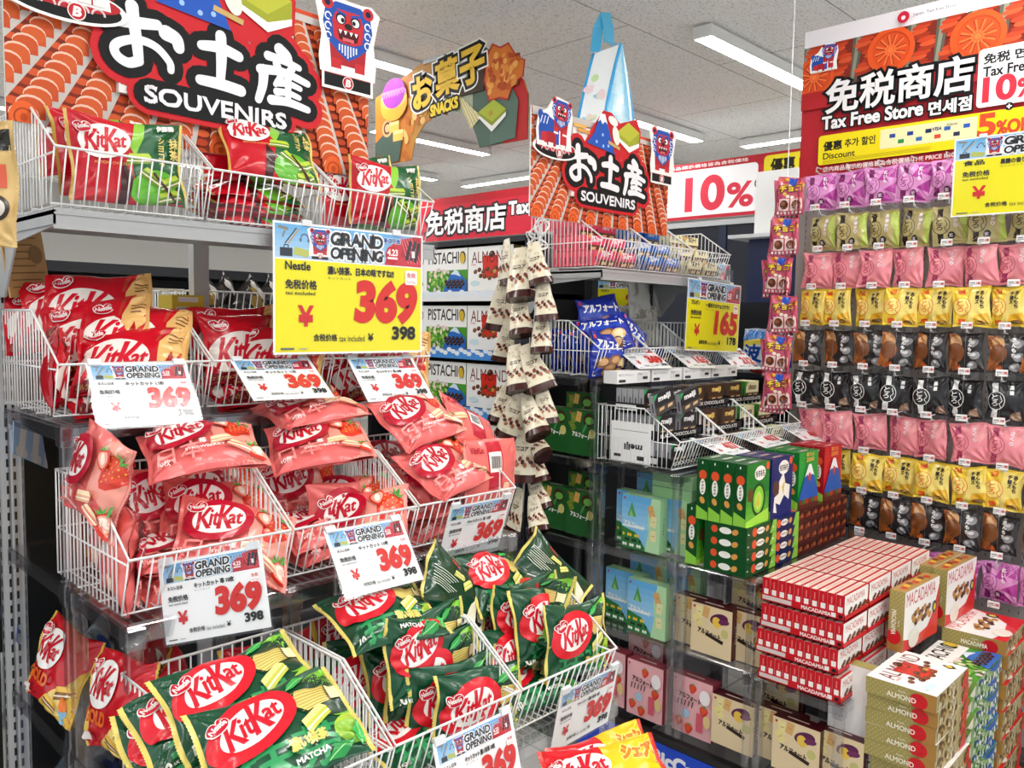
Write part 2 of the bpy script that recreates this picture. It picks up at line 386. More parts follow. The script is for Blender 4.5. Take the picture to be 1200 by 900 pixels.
for i, (x, y) in enumerate(((7.6, 1.5), (7.6, 4.6), (9.2, 3.1), (9.2, 7.2), (4.2, 8.2), (7.6, 8.2), (1.2, 7.0), (-1.2, 5.0), (-1.6, 2.6), (-.2, 8.6), (3.1, -2.4), (5.6, -2.0), (.0, 4.2), (8.6, -.6))):  # unseen lamps, added so floor bounce brightens the ceiling
    ceil_light(x, y, True, 'unseen ceiling light added over another part of the shop to brighten the ceiling, %s' % ORD[i])
# ------------------------------------------------------------------ wire baskets
BASKET = {}
def basket_proto(w, d, ws, hf=.105, hb=.205, flat=.2):
    """origin: front left bottom corner of the basket floor; front rim leans out over -y"""
    r, rw = .0028, .0016
    R = MB(); x0, x1 = .004, w-.004; yf, yb = 0.0, d; kn = d-flat
    R.tube([(x0, yb, hb), (x0, kn, hb), (x0, yf, hf), (x1, yf, hf), (x1, kn, hb), (x1, yb, hb)], r, n=6, closed=True)
    G = MB(); bt = .006; yb0 = .035
    def side(x):
        n = int(d/ws)
        for i in range(n+1):
            y = yb0 + (d-yb0)*i/n; top = hb if y >= kn else hf+(hb-hf)*max(0, y/kn); yt = y
            if i == 0: G.tube([(x, yf+.002, hf), (x, yb0, bt)], rw, n=5)
            else: G.tube([(x, yt, top), (x, y, bt)], rw, n=5)
        G.tube([(x, .01, .095), (x, d, .095)], rw*1.2, n=5)
    side(x0); side(x1)
    n = int(w/ws)
    for i in range(1, n):
        x = x0+(x1-x0)*i/n; G.tube([(x, yf, hf), (x, yb0, bt), (x, d, bt), (x, d, hb)], rw, n=5)
    G.tube([(x0, yb0, bt), (x1, yb0, bt)], rw*1.2, n=5); G.tube([(x0, d, bt), (x1, d, bt)], rw*1.2, n=5); G.tube([(x0, d, .095), (x1, d, .095)], rw*1.2, n=5)
    for k in (.33, .66): G.tube([(x0, yb0+(d-yb0)*k, bt-.003), (x1, yb0+(d-yb0)*k, bt-.003)], rw*1.2, n=5)
    return R.mesh('bent_rim', M_WIRE), G.mesh('wire_mesh', M_WIRE)
def basket(x, y, z, label, group, w=.3, d=.35, ws=.02, **k):
    key = (w, d, ws, tuple(k.items()))
    if key not in BASKET: BASKET[key] = basket_proto(w, d, ws, **k)
    e = empty('wire_basket', label, 'wire basket', group, T(x, y, z))
    for n_, me in zip(('bent_rim', 'wire_mesh'), BASKET[key]):
        o = bpy.data.objects.new(n_, me); COLL.objects.link(o); o.parent = e
    return e
# ------------------------------------------------------------------ clear acrylic risers
def riser(x0, x1, y0, y1, levels, z0, label, group='clear acrylic risers', bays=2):
    """posts at the corners and between bays, a clear shelf at every level"""
    e = empty('acrylic_riser', label, 'display riser', group, T(x0, y0, z0)); s = .026; zt = max(levels)
    xs = [0, x1-x0-s] if bays == 1 else [(x1-x0-s)*i/bays for i in range(bays+1)]
    for px in xs:
        for py in (0, y1-y0-s):
            m = MB(); m.box((px, py, 0), (px+s, py+s, zt-z0-.005), bev=.003)
            for lv in levels:
                if lv-z0 > .06: m.box((px-.004, py-.004, lv-z0-.045), (px+s+.004, py+s+.004, lv-z0-.006), bev=.003)
            m.obj('post', M_ACR, e)
    for lv in levels:
        m = MB(); m.box((-.003, -.003, lv-z0-.008), (x1-x0+.003, y1-y0+.003, lv-z0-.001), bev=.002)
        m.box((-.003, -.003, lv-z0-.032), (x1-x0+.003, .003, lv-z0-.008)); m.box((-.003, 0, lv-z0-.032), (.003, y1-y0, lv-z0-.008))
        m.obj('shelf_plate', M_ACR, e)
    return e
# ------------------------------------------------------------------ steel gondolas
def gondola(x0, x1, yf, yp, depth_back, top, shelves, label, base=(.0,), postcol=M_STEEL, midpost=True, backshelves=()):
    """post row at y = yp; shelves [(z, front y)] on the near side"""
    e = empty('shelf_gondola', label, 'store shelf', None, T(x0, yp, FLOOR)); w = x1-x0
    for px in ([0, w/2-.01, w-.04] if midpost else [0, w-.04]):
        m = MB(); pc = '44464A' if postcol is M_DARKSTEEL else 'C2C3C4'; m.box((px, 0, 0), (px+.04, .03, top-FLOOR), pc)
        z = .05 if not (midpost and 0 < px < w-.05) else 9
        while z < top-FLOOR-.05:
            for dx in (.01, .024): m.box((px+dx, -.0006, z), (px+dx+.005, .0002, z+.018), '17171A')
            m.box((px-.0006, .012, z), (px+.0002, .018, z+.018), '17171A'); z += .03
        for k in range(len(m.f)): pass
        m.obj('slotted_post', M_POST, e)
    for z, y in shelves:
        m = MB(); d = y-yp; zz = z-FLOOR
        m.box((0, d+.004, zz-.012), (w, 0, zz)); m.box((0, d, zz-.038), (w, d+.006, zz)); m.box((0, d, zz-.03), (.003, 0, zz-.004)); m.box((w-.003, d, zz-.03), (w, 0, zz-.004)); m.box((0, d-.002, zz-.012), (w, d+.002, zz-.008))
        sh = m.obj('steel_shelf', M_STEEL, e)
        for px in (.004, w-.01): b = MB(); b.prism([(0, zz-.01), (d*.98, zz-.01), (d*.98, zz-.03), (d*.35, zz-.05), (d*.12, zz-.16), (0, zz-.16)], px, px+.004, axis=0); b.obj('bracket', M_STEEL, sh)
    for z, y in backshelves:
        m = MB(); zz = z-FLOOR; m.box((0, .03, zz-.012), (w, y-yp, zz)); m.box((0, y-yp-.005, zz-.035), (w, y-yp, zz)); m.obj('steel_shelf', M_STEEL, e)
    m = MB(); m.box((0, yf-yp, .0), (w, .03, .09)); m.obj('base_plinth', M_DARKSTEEL, e)
    m = MB(); m.box((.04, .008, .09), (w-.04, .022, 1.28-FLOOR)); m.obj('back_panel', M_BLACK, e)  # black sheet added to make the shelf interior dark
    return e
M_POST = mat('slotted_post_paint', .45, .4)
# ------------------------------------------------------------------ where a known rectangle must stand to be seen at four points
def rotv(r):
    th = np.linalg.norm(r)
    if th < 1e-12: return np.eye(3)
    k = r/th; K = np.array([[0, -k[2], k[1]], [k[2], 0, -k[0]], [-k[1], k[0], 0]])
    return np.eye(3) + math.sin(th)*K + (1-math.cos(th))*K @ K
def pose(c4, W, H, Y=None, X=None, tilt_ok=(.05, 1.0), pref=None):
    """c4: TL, TR, BR, BL pixels; W x H metres; centre on the plane Y (or X). Returns a 4x4 frame (x right, y up, z out)."""
    c4 = np.array(c4, float); ctr = c4.mean(0)
    loc = np.array([(-W/2, H/2, 0), (W/2, H/2, 0), (W/2, -H/2, 0), (-W/2, -H/2, 0)])
    best = None
    def centre(p): return onY(p[0], p[1], Y) if Y is not None else onX(p[0], p[1], X)
    for az in (-90, -60, -35, -10):
        for el in (-5, 25, 55, 80):
            n = np.array([math.cos(math.radians(az-45+0))*1.0, math.sin(math.radians(az-45)), 0])
            n = np.array([-math.cos(math.radians(45+az+35)), -math.sin(math.radians(45+az+35)), 0])*math.cos(math.radians(el)) + np.array([0, 0, math.sin(math.radians(el))])
            C0 = centre(ctr); d = ray(*(ctr + (c4[1]-c4[0]+c4[2]-c4[3])/20)); q = CAMP + d*((C0-CAMP) @ n)/(d @ n); u = q-C0
            if np.linalg.norm(u) < 1e-9 or (CAMP-C0) @ n <= 0: continue
            R0 = np.eye(4); R0 = frame((0, 0, 0), u, np.cross(n, u))[:3, :3]
            p = np.zeros(5)
            def res(p):
                C = centre(ctr + p[3:]); R = rotv(p[:3]) @ R0
                r = (proj(C + loc @ R.T) - c4).ravel()
                return np.concatenate([r, p[3:]*.1, [60*min(0, R[2, 2]-tilt_ok[0]), 60*max(0, R[2, 2]-tilt_ok[1])]])
            for _ in range(25):
                r0 = res(p); J = np.stack([(res(p + np.eye(5)[i]*h)-r0)/h for i, h in enumerate((1e-4, 1e-4, 1e-4, .05, .05))], 1)
                stp = np.linalg.lstsq(np.concatenate([J, np.eye(5)*.5]), np.concatenate([-r0, np.zeros(5)]), rcond=None)[0]
                m = max(np.linalg.norm(stp[:3])/.4, 1); p = p + stp/m
            R = rotv(p[:3]) @ R0; C = centre(ctr + p[3:]); e = np.sqrt((res(p)[:8]**2).mean())
            pen = 0
            if (CAMP-C) @ R[:, 2] < 0: pen += 100
            if pref is not None: pen += 3*(1 - R[:, 2] @ np.asarray(pref, float)/np.linalg.norm(pref))
            pen += 40*max(0, tilt_ok[0]-.05-R[2, 2])
            if best is None or e + pen < best[0]: best = (e + pen, R, C, e)
    M = np.eye(4); M[:3, :3] = best[1]; M[:3, 3] = best[2]
    POSE_LOG.append((best[3], [round(float(a), 2) for a in best[1][:, 2]], [round(float(a), 2) for a in best[2]]))
    return M
POSE_LOG = []
# ------------------------------------------------------------------ film bags
def bag_surface(seed, W, H, Th, seal=.008, wr=1.0, bend=0.0, sag=0.0, gather=0.0):
    r = np.random.default_rng(seed)
    ks = [(r.uniform(25, 95), r.uniform(-95, 95), r.uniform(0, 6.3), r.uniform(.3, 1)) for _ in range(6)]
    rad = [(sx, sy, r.uniform(7, 14), r.uniform(0, 6.3)) for sx in (-1, 1) for sy in (-1, 1)]
    ph = r.uniform(0, 6.3, 8); tw = r.uniform(-1, 1)*.35; lump = [(r.uniform(-.3, .3)*W, r.uniform(-.3, .3)*H, r.uniform(.02, .04), r.uniform(-.3, .5)) for _ in range(6)]
    bx, by = r.uniform(-1, 1)*.006, r.uniform(.3, 1)*.008*np.sign(r.uniform(-1, 1))
    def fn(u, v, lift=0.0, side=1):
        u = np.asarray(u, float); v = np.asarray(v, float)
        a = np.clip(np.abs(2*u/(W-2*seal)), 0, 1); b = np.clip(np.abs(2*v/H), 0, 1)
        env = (1-a**2.6)**.62 * (1-b**3.2)**.55
        h = Th/2*env
        for lx, ly, s, k in lump: h = h + Th*.22*k*env*np.exp(-((u-lx)**2+(v-ly)**2)/(2*s*s))
        w = 0
        for kx, ky, p0, am in ks: w = w + am*np.abs(np.sin((kx*u+ky*v)/2+p0+.6*np.sin(kx*v*.7+p0)))
        w = (w/6-.55)*.0095*wr*np.minimum(1, env*1.6)
        edge = np.clip((a-.45)/.55, 0, 1)**1.5*(1-np.clip((a-.97)/.03, 0, 1))
        w = w + .003*wr*edge*np.sin(v*150+3*np.sin(v*43+ph[0])+ph[1]+np.sign(u))
        for sx, sy, n_, p0 in rad:
            dx, dy = u-sx*W/2, v-sy*H/2; dd = np.hypot(dx, dy); th = np.arctan2(dy, dx)
            w = w + .0036*wr*np.sin(n_*th+p0)*np.exp(-((dd-.035)/.028)**2)
        topfold = np.clip((b-.6)/.4, 0, 1)
        w = w + .0018*wr*topfold*np.sin(u*110+2*np.sin(u*37+ph[2])+ph[3])*np.minimum(1, env*3)
        z = side*(np.maximum(h*(1 if side > 0 else .85) + (w if side > 0 else w*.6), .0006)) + side*lift
        sealz = .003*np.sin(v*70+ph[4]+np.sign(u))*np.clip((np.abs(2*u/W)-.8)/.2, 0, 1)
        x = u*(1-.055*(1-b**2)*np.sign(1)*np.minimum(1, Th/.04)*.5); y = v*(1-.075*(1-a**2)*min(1, Th/.045)) - gather*0
        y = y + .004*np.sin(u*30+ph[5])*b; x = x + .003*np.sin(v*38+ph[6]+np.sign(u))*a
        z = z + sealz + bx*(2*u/W)**2*1.0 + by*(2*v/H)**2 + tw*u*v*2 + bend*(2*u/W)**2 + sag*(2*v/H)**2
        return np.stack([x, y, z], 1)
    return fn
def bag_mesh(name, seed, W, H, Th, art, base, back='B8B8B8', backart=None, seal=.008, sealcol=None, nx=44, ny=34, maxlen=.0055, dz=.0002, **k):
    fn = bag_surface(seed, W, H, Th, seal, **k); mb = MB()
    us = np.linspace(-W/2+seal, W/2-seal, nx+1); vs = np.sin(np.linspace(-1, 1, ny+1)*math.pi/2*.92)/math.sin(math.pi/2*.92)*H/2
    U, V = np.meshgrid(us, vs); U = U.ravel(); V = V.ravel()
    q = np.array([(j*(nx+1)+i, j*(nx+1)+i+1, (j+1)*(nx+1)+i+1, (j+1)*(nx+1)+i) for j in range(ny) for i in range(nx)])
    mb.add(fn(U, V), q, base, True); mb.add(fn(U, V, 0, -1), q[:, ::-1], back, True)
    art.clip(-W/2+seal, -H/2, W/2-seal, H/2)
    art.onto(mb, dz=dz, z0=.0008, fn=lambda u, v, l: fn(u, v, l), maxlen=maxlen)
    if backart:
        backart.clip(-W/2+seal, -H/2, W/2-seal, H/2)
        b2 = Art(); b2.it = [(V_*[-1, 1], t[:, ::-1], c) for V_, t, c in backart.it]
        for V_, t, c in b2.it: pass
        b2.onto(mb, dz=dz, z0=.0006, fn=lambda u, v, l: fn(u, v, l, -1), maxlen=maxlen)
        # the back faces away: turn its triangles round
        for i in range(len(b2.it)): f, c, s_, m_ = mb.f[-1-i]; mb.f[-1-i] = (f[:, ::-1], c, s_, m_)
    seals = []
    for sx in (-1, 1):
        m = MB(); n = 60; vv = np.linspace(-H/2, H/2, n+1)
        tip = np.where(np.arange(n+1) % 2 == 0, .0, .0016)
        u0 = np.full(n+1, sx*(W/2-seal)); u1 = sx*(W/2 - tip); um = (u0+u1)/2
        P = np.concatenate([fn(u0, vv), fn(um, vv), fn(u1, vv)])
        cr = np.sin(np.arange(n+1)*2.4)*.0006; P[n+1:2*(n+1), 2] += cr
        Q = P.copy(); Q[:, 2] -= .0012
        f = [(k+i*(n+1), k+1+i*(n+1), k+1+(i+1)*(n+1), k+(i+1)*(n+1)) for i in range(2) for k in range(n)]
        f = np.array(f); f = f if sx < 0 else f
        f = f[:, ::-1] if sx > 0 else f
        m.add(P, f[:, ::-1], sealcol[0 if sx < 0 else 1] if sealcol else base, True); m.add(Q, f, sealcol[0 if sx < 0 else 1] if sealcol else base, True)
        seals.append(m.mesh('crimped_seal', M_FILM))
    return mb.mesh(name, M_FILM), seals
class BagKind:
    def __init__(s, name, n, maker): s.name = name; s.vars = []; s.n = n; s.maker = maker; s.k = 0
    def place(s, M, label, group, cat='snack bag', var=None):
        i = s.k if var is None else var; s.k += 1; i %= s.n
        while len(s.vars) <= i: s.vars.append(None)
        if s.vars[i] is None: s.vars[i] = s.maker(i)
        me, seals = s.vars[i]
        o = bpy.data.objects.new(s.name, me); COLL.objects.link(o); tag(o, label, cat, group); o.matrix_world = Matrix(np.asarray(M).tolist())
        for q in seals:
            c = bpy.data.objects.new('crimped_seal', q); COLL.objects.link(c); c.parent = o
        return o
RED, DRED, WHT = 'D3112B', 'B5122B', 'F6F2EE'
def nestle(a, x, y, s, rot=0):
    b = Art(); b.ell(-.27, .12, .3, .3, WHT, n=18); b.ell(.3, .1, .34, .33, WHT, n=18); b.ell(0, -.1, .52, .3, WHT, n=18)
    b.ell(-.27, .12, .25, .25, 'C8102E', n=18); b.ell(.3, .1, .29, .28, 'C8102E', n=18); b.ell(0, -.1, .46, .25, 'C8102E', n=18)
    b.text('Nestle', -.42, -.1, .3, WHT, w=.86, bold=.05); b.line([(.24, .22), (.46, .25)], .04, WHT)
    a.put(b, x, y, s, rot)
def kitkat(a, x, y, w, rot=8, ring=DRED, txt=RED, k=(1.36, 1.42), blob=False, nes=True, rx=.52, ry=.34):
    """oval logo w wide"""
    b = Art()
    if ring: b.ell(0, 0, rx*k[0], ry*k[1], ring, 12, 36)
    b.ell(0, 0, rx, ry, WHT, 12, 36)
    b.text('K', -.45, -.22, .47, txt, w=.25, bold=.035, shear=.22); b.text('it', -.215, -.17, .37, txt, w=.17, bold=.03, shear=.2)
    b.text('K', -.06, -.24, .56, txt, w=.26, bold=.035, shear=.22); b.text('at', .15, -.13, .27, txt, w=.26, bold=.04, shear=.2)
    b.line([(.1, .02), (.3, -.27)], .075, txt) if False else None
    a.put(b, x, y, w, rot)
    if nes:
        c, q = math.cos(math.radians(rot)), math.sin(math.radians(rot)); dx, dy = -.4*w, .27*w
        nestle(a, x+dx*c-dy*q, y+dx*q+dy*c, w*.3, rot+8)
def strawberry(a, x, y, s, rot=0, cut=False):
    b = Art()
    p = [(0, -.62), (-.2, -.5), (-.42, -.12), (-.5, .2), (-.36, .42), (0, .48), (.36, .42), (.5, .2), (.42, -.12), (.2, -.5)]
    b.fan(p, 'D8301C'); b.fan([(u*.72-.03, v*.72+.05) for u, v in p], 'E2442A')
    if cut: b.fan([(u*.75, v*.75) for u, v in p], 'F2A48C'); b.ell(0, 0, .16, .3, 'FBE4D4', n=14)
    else:
        for i in range(5):
            for j in range(6):
                u = -.36+.16*j+(.08 if i % 2 else 0); v = .3-.17*i
                if abs(u) < .4-.09*i: b.ell(u, v, .022, .034, 'F6C04C', n=6)
    for k in range(5): an = math.radians(20+k*35); b.fan([(-.08, .42), (.55*math.cos(an), .42+.34*math.sin(an)), (.08, .42)], '5FA83C' if k % 2 else '3E8A2E')
    a.put(b, x, y, s, rot)
def wafer(a, x, y, s, rot=0, c0='F3D8A8', c1='D8A468'):
    b = Art(); b.fan([(-.5, -.14), (.4, -.2), (.52, .02), (-.38, .1)], c1); b.fan([(-.38, .1), (.52, .02), (.44, .2), (-.3, .26)], c0); b.line([(-.45, -.02), (.46, -.09)], .05, 'F8EBD0'); a.put(b, x, y, s, rot)
def whisk(a, x, y, s, rot=0):
    b = Art(); b.fan([(-.5, -.3), (.1, -.16), (.12, .16), (-.5, .3), (-.62, .12), (-.64, -.12)], 'E9D47C')
    for k in range(7): t = -.27+.09*k; b.line([(-.6, t), (.1, t*.5)], .016, 'A88C34')
    b.fan([(.1, -.15), (.6, -.13), (.6, .13), (.1, .15)], 'F1DCA8'); b.ell(.6, 0, .07, .135, 'B98C52', n=14); b.ell(.6, 0, .04, .09, '6B4420', n=12); b.line([(.1, -.16), (.1, .16)], .03, '4A3A18'); a.put(b, x, y, s, rot)
def leaf(a, x, y, s, rot=0, c='2FA348'):
    b = Art(); b.fan([(-.5, 0), (-.25, .17), (.1, .2), (.5, .02), (.12, -.16), (-.25, -.14)], c); b.line([(-.5, 0), (.48, .02)], .03, '8FD487'); a.put(b, x, y, s, rot)
def leafgrow(a, x, y, s, rot, c): leaf(a, x, y, s, rot, c)
BW, BH = .215, .165
def mk_green(i):
    a = Art(); b = Art()
    a.text('抹茶', -.075, -.078, .06, '2E9A5A', w=.15, bold=.02, jit=.01)
    a.ell(.088, .032, .05, .045, '74B92C', 0, 24); a.ell(.07, .03, .045, .04, '0C3A22', 0, 24); a.ell(.09, -.022, .03, .012, 'A7C83A', 30, 16); a.ell(.09, -.046, .03, .02, '86B52E', -20, 16)
    whisk(a, .074, .03, .07, 4); leaf(a, .046, .064, .04, 24); leaf(a, .095, -.05, .045, 80, '37B04C'); leaf(a, .06, -.07, .05, 200, '1F8F40')
    wafer(a, .045, -.012, .055, 38, 'E9E58A', 'C4C84C')
    kitkat(a, -.034, .02, .094, 12, ring='DA1628', txt='D2122A', k=(1.4, 1.5))
    a.text('濃い抹茶', -.005, -.052, .017, 'E8CF6A', w=.052, bold=.06); a.text('MATCHA', -.005, -.07, .007, 'F2F2EA', w=.048, bold=.06)
    a.text('10', -.092, -.075, .01, 'E8E8DC', w=.014, bold=.08); a.text('枚', -.076, -.075, .008, 'E8E8DC', w=.008)
    # back
    b.poly([(.02, -.078), (.1, -.078), (.1, .03), (.06, .04), (.035, .0)], 'EDE7C9'); b.poly([(.045, -.06), (.06, -.03), (.058, .012), (.07, -.02), (.092, -.005), (.072, -.035)], '111111')
    b.text('KitKat', -.05, .055, .01, 'E04A4A', w=.03, bold=.06); wafer(b, -.02, .035, .04, 20, 'E9E58A', 'C4C84C'); wafer(b, .01, .03, .04, 60, 'E9E58A', 'C4C84C')
    for k in range(8): b.rect(-.09+.002*(k % 3), .015-.007*k, -.02-.007*(k % 4), .0168-.007*k, 'C9D6C6')
    return bag_mesh('matcha_snack_bag', 100+i, BW, BH, .044, a, '0B4A2C', '0A3B24', b, .008, ('EBD873', 'D9C868'))
def mk_pink(i):
    a = Art(); b = Art(); P = 'EA6E6A'
    a.fan([(.02, -.09), (.035, -.02), (.02, .04), (.04, .09), (.12, .09), (.12, -.09)], 'F09C8C'); a.ell(-.02, -.065, .1, .045, 'E86E6C', 8)
    strawberry(a, .072, .03, .062, -28); strawberry(a, .046, .048, .036, 20, True); strawberry(a, .09, -.055, .042, 30, True); leaf(a, .097, -.03, .03, 60, '4C9E3C')
    wafer(a, .03, -.03, .05, 20, 'F7DDB4', 'E9AE86'); wafer(a, .058, -.05, .045, -20, 'F7DDB4', 'E08872')
    a.text('日本', -.09, -.07, .045, 'F2918C', w=.085, bold=.01)
    kitkat(a, -.038, .02, .094, 10, ring='B9122E', txt='C0142C', k=(1.34, 1.48))
    a.text('苺', -.012, -.043, .013, 'FFF4F0', w=.013, bold=.04); a.text('STRAWBERRY', -.04, -.056, .0055, 'FFF4F0', w=.072, bold=.04); a.text('10枚', -.09, -.075, .009, 'FFF0EC', w=.022)
    b.rect(-.035, -.045, .025, .075, 'C51F38'); b.rect(-.03, .0, .02, .05, 'F7EFEA')
    for k in range(14): b.rect(-.024+.0027*k, .01, -.024+.0027*k+(.0016 if k % 3 else .0009), .04, '151515')
    b.rect(.03, -.06, .06, -.03, 'F7C9B0'); b.text('KitKat', -.09, .05, .014, 'B9122E', w=.04, bold=.05); wafer(b, -.07, .0, .05, 30)
    return bag_mesh('strawberry_snack_bag', 200+i, BW, BH, .046, a, P, 'EA706A', b, .008, (P, 'F2958A'))
def mk_red(i):
    a = Art(); b = Art()
    a.fan([(.12, -.09), (.065, -.09), (.05, -.03), (.055, .03), (.085, .09), (.12, .09)], 'E9B870'); a.fan([(.06, .09), (.072, .09), (.052, .03), (.047, .03)], 'C03A2A')
    a.fan([(.06, -.045), (.082, -.02), (.1, .012), (.094, -.022), (.106, -.04)], 'C4281C'); a.fan([(.066, -.02), (.08, .012), (.088, -.03)], 'A81E18')
    for k, w in enumerate((.03, .026, .02)): a.rect(.072, .05-.009*k, .072+w, .053-.009*k, '7A4A22')
    a.ell(-.032, -.014, .07, .05, 'F7EDE4', 10, 40)
    a.text('K', -.088, -.05, .07, RED, w=.036, bold=.03, shear=.25); a.text('it', -.052, -.042, .056, RED, w=.024, bold=.03, shear=.22); a.text('K', -.03, -.052, .078, RED, w=.038, bold=.03, shear=.25); a.text('at', -.002, -.035, .036, RED, w=.03, bold=.04, shear=.22)
    nestle(a, -.07, .052, .036, 8)
    a.rect(-.1, -.08, -.03, -.06, '7A0C16'); a.text('ミルクチョコ', -.095, -.075, .008, 'E8C06A', w=.05)
    return bag_mesh('classic_snack_bag', 300+i, BW, BH, .046, a, 'C9091F', 'B00A1C', None, .008, ('CE0E22', 'E4B46C'))
def mk_duo(i):
    a = Art()
    a.fan([(.012, -.09), (.0, -.02), (.012, .04), (.03, .09), (.12, .09), (.12, -.09)], '0E5A2C'); a.fan([(.012, .09), (.032, .09), (.024, .05), (.006, .012), (-.004, .03)], '8CC63C')
    a.ell(.04, -.05, .05, .035, '5FAE28', 20); a.fan([(-.012, -.09), (.0, -.03), (-.02, .0), (-.03, -.09)], '3A0A0A')
    for x, y, r in ((.012, .005, 10), (.075, -.04, 30), (.035, -.03, -30), (.07, -.07, 20)): wafer(a, x, y, .055, r, 'B6CF3C', '6B8F22')
    a.line([(.04, -.02), (.085, -.08)], .006, '4A2A14')
    kitkat(a, -.05, .035, .085, 4, ring=None, txt='CC1428', rx=.56, ry=.4)
    a.text('伊藤園', .05, .066, .011, 'F4F4EC', w=.034, bold=.05); a.text('抹', .078, .032, .02, 'E8D27A', w=.02, bold=.03); a.text('茶', .078, .01, .02, 'E8D27A', w=.02, bold=.03)
    for k, ch in enumerate('ショコラ'): a.text(ch, .052, .04-.016*k, .012, 'E8D27A', w=.012, bold=.03)
    a.text('MATCHA CHOCOLAT', -.075, -.012, .005, 'E8C06A', w=.07)
    return bag_mesh('matcha_chocolate_snack_bag', 400+i, .225, .17, .044, a, 'C60E22', 'A60C1C', None, .007, ('C9A650', 'E2CE72'))
def mk_gold(i):
    a = Art()
    a.poly([(-.05, -.09), (.0, -.05), (.06, -.02), (.12, .05), (.12, -.09)], 'D6AE3E'); a.ell(.045, -.05, .04, .025, 'F0D074', 20); wafer(a, .06, -.03, .06, 20, 'F2C04A', '8A5A1E'); wafer(a, .02, -.06, .05, -10, 'F2C04A', '8A5A1E'); a.ell(.075, -.065, .012, .018, '7AB4D8', 0, 12); a.ell(.075, -.045, .014, .014, 'E87A2A', 0, 12)
    kitkat(a, -.035, .03, .095, 0, ring=None, txt='C8142A', rx=.54, ry=.42); a.text('GOLD', -.075, -.035, .022, 'E0681E', w=.08, bold=.07); a.rect(-.09, -.07, -.06, -.055, 'F0E4E0')
    return bag_mesh('gold_snack_bag', 500+i, BW, BH, .042, a, 'C3101F', 'B98F2E', None, .009, ('DDB84A', 'DDB84A'))
def mk_yellow(i):
    a = Art()
    a.fan([(.0, -.09), (.015, .0), (-.005, .09), (.12, .09), (.12, -.09)], 'F6C512'); a.fan([(.095, -.09), (.12, -.09), (.12, .09), (.1, .09)], 'E03A22')
    a.text('シェア', .03, .03, .03, 'EE7A14', w=.06, bold=.08, shear=.15, out=((.16, 'FBE46A'),))
    kitkat(a, -.05, .02, .1, 8, ring=None, txt='CE1228', rx=.54, ry=.38)
    return bag_mesh('orange_snack_bag', 600+i, BW, BH, .046, a, 'D8141E', 'E0A81A', None, .008, ('E0281E', 'E8361E'))
K_GREEN = BagKind('matcha_snack_bag', 6, mk_green); K_PINK = BagKind('strawberry_snack_bag', 6, mk_pink); K_RED = BagKind('classic_snack_bag', 4, mk_red)
K_DUO = BagKind('matcha_chocolate_snack_bag', 4, mk_duo); K_GOLD = BagKind('gold_snack_bag', 3, mk_gold); K_YEL = BagKind('orange_snack_bag', 3, mk_yellow)
# ------------------------------------------------------------------ printed emblems
def shisa_head(front=True):
    """lion guardian emblem, about 1 high, feet at y=0"""
    b = Art(); BL, RD, DK = '1F4FA8', 'C22A32', '151A3A'
    sil = [(-.42, .0), (-.44, .2), (-.4, .5), (-.46, .8), (-.5, .96), (-.36, 1.06), (-.2, 1.04), (.2, 1.04), (.36, 1.06), (.5, .96), (.46, .8), (.4, .5), (.44, .2), (.42, 0)]
    b.poly([(x*1.16, y*1.05-.02) for x, y in sil], 'F4F2EE')
    b.poly([(-.3, .12), (-.33, .45), (-.2, .55), (.2, .55), (.33, .45), (.3, .12)], 'A8222C'); b.rect(-.3, .02, -.12, .2, RD); b.rect(.12, .02, .3, .2, RD)
    b.poly([(-.36, .45), (-.44, .7), (-.4, .9), (-.22, 1.02), (.22, 1.02), (.4, .9), (.44, .7), (.36, .45), (.18, .3), (0, .2), (-.18, .3)], BL)
    for sx in (-1, 1):
        b.ell(sx*.36, .97, .1, .09, RD); b.ell(sx*.36, .97, .05, .045, DK)
        for yy in (.5, .64, .78): b.arc(sx*.35, yy, .05, .022, 'E8ECF4', 0, 300, 10)
        b.rect(sx*.2-.1, .0, sx*.2+.1, .06, 'F0EEEA')
    b.poly([(-.25, .5), (-.28, .75), (-.2, .92), (.2, .92), (.28, .75), (.25, .5), (.1, .44), (-.1, .44)], RD)
    for sx in (-1, 1): b.ell(sx*.13, .79, .09, .085, DK); b.ell(sx*.13, .78, .065, .06, 'F6F4EE'); b.ell(sx*.1, .775, .032, .034, '101010'); b.line([(sx*.04, .86), (sx*.24, .9)], .035, BL)
    b.ell(0, .7, .07, .045, '1A1214'); b.poly([(-.19, .63), (.19, .63), (.16, .5), (0, .46), (-.16, .5)], '4A0C12'); b.rect(-.1, .48, .1, .53, 'D8606A')
    for x in (-.14, -.05, .05, .14): b.poly([(x-.03, .63), (x+.03, .63), (x, .57)], 'FFFFFF')
    for k in range(7): b.rect(-.17+.05*k, .24+.03*abs(k-3), -.145+.05*k, .42, 'DCE4F2')
    return b
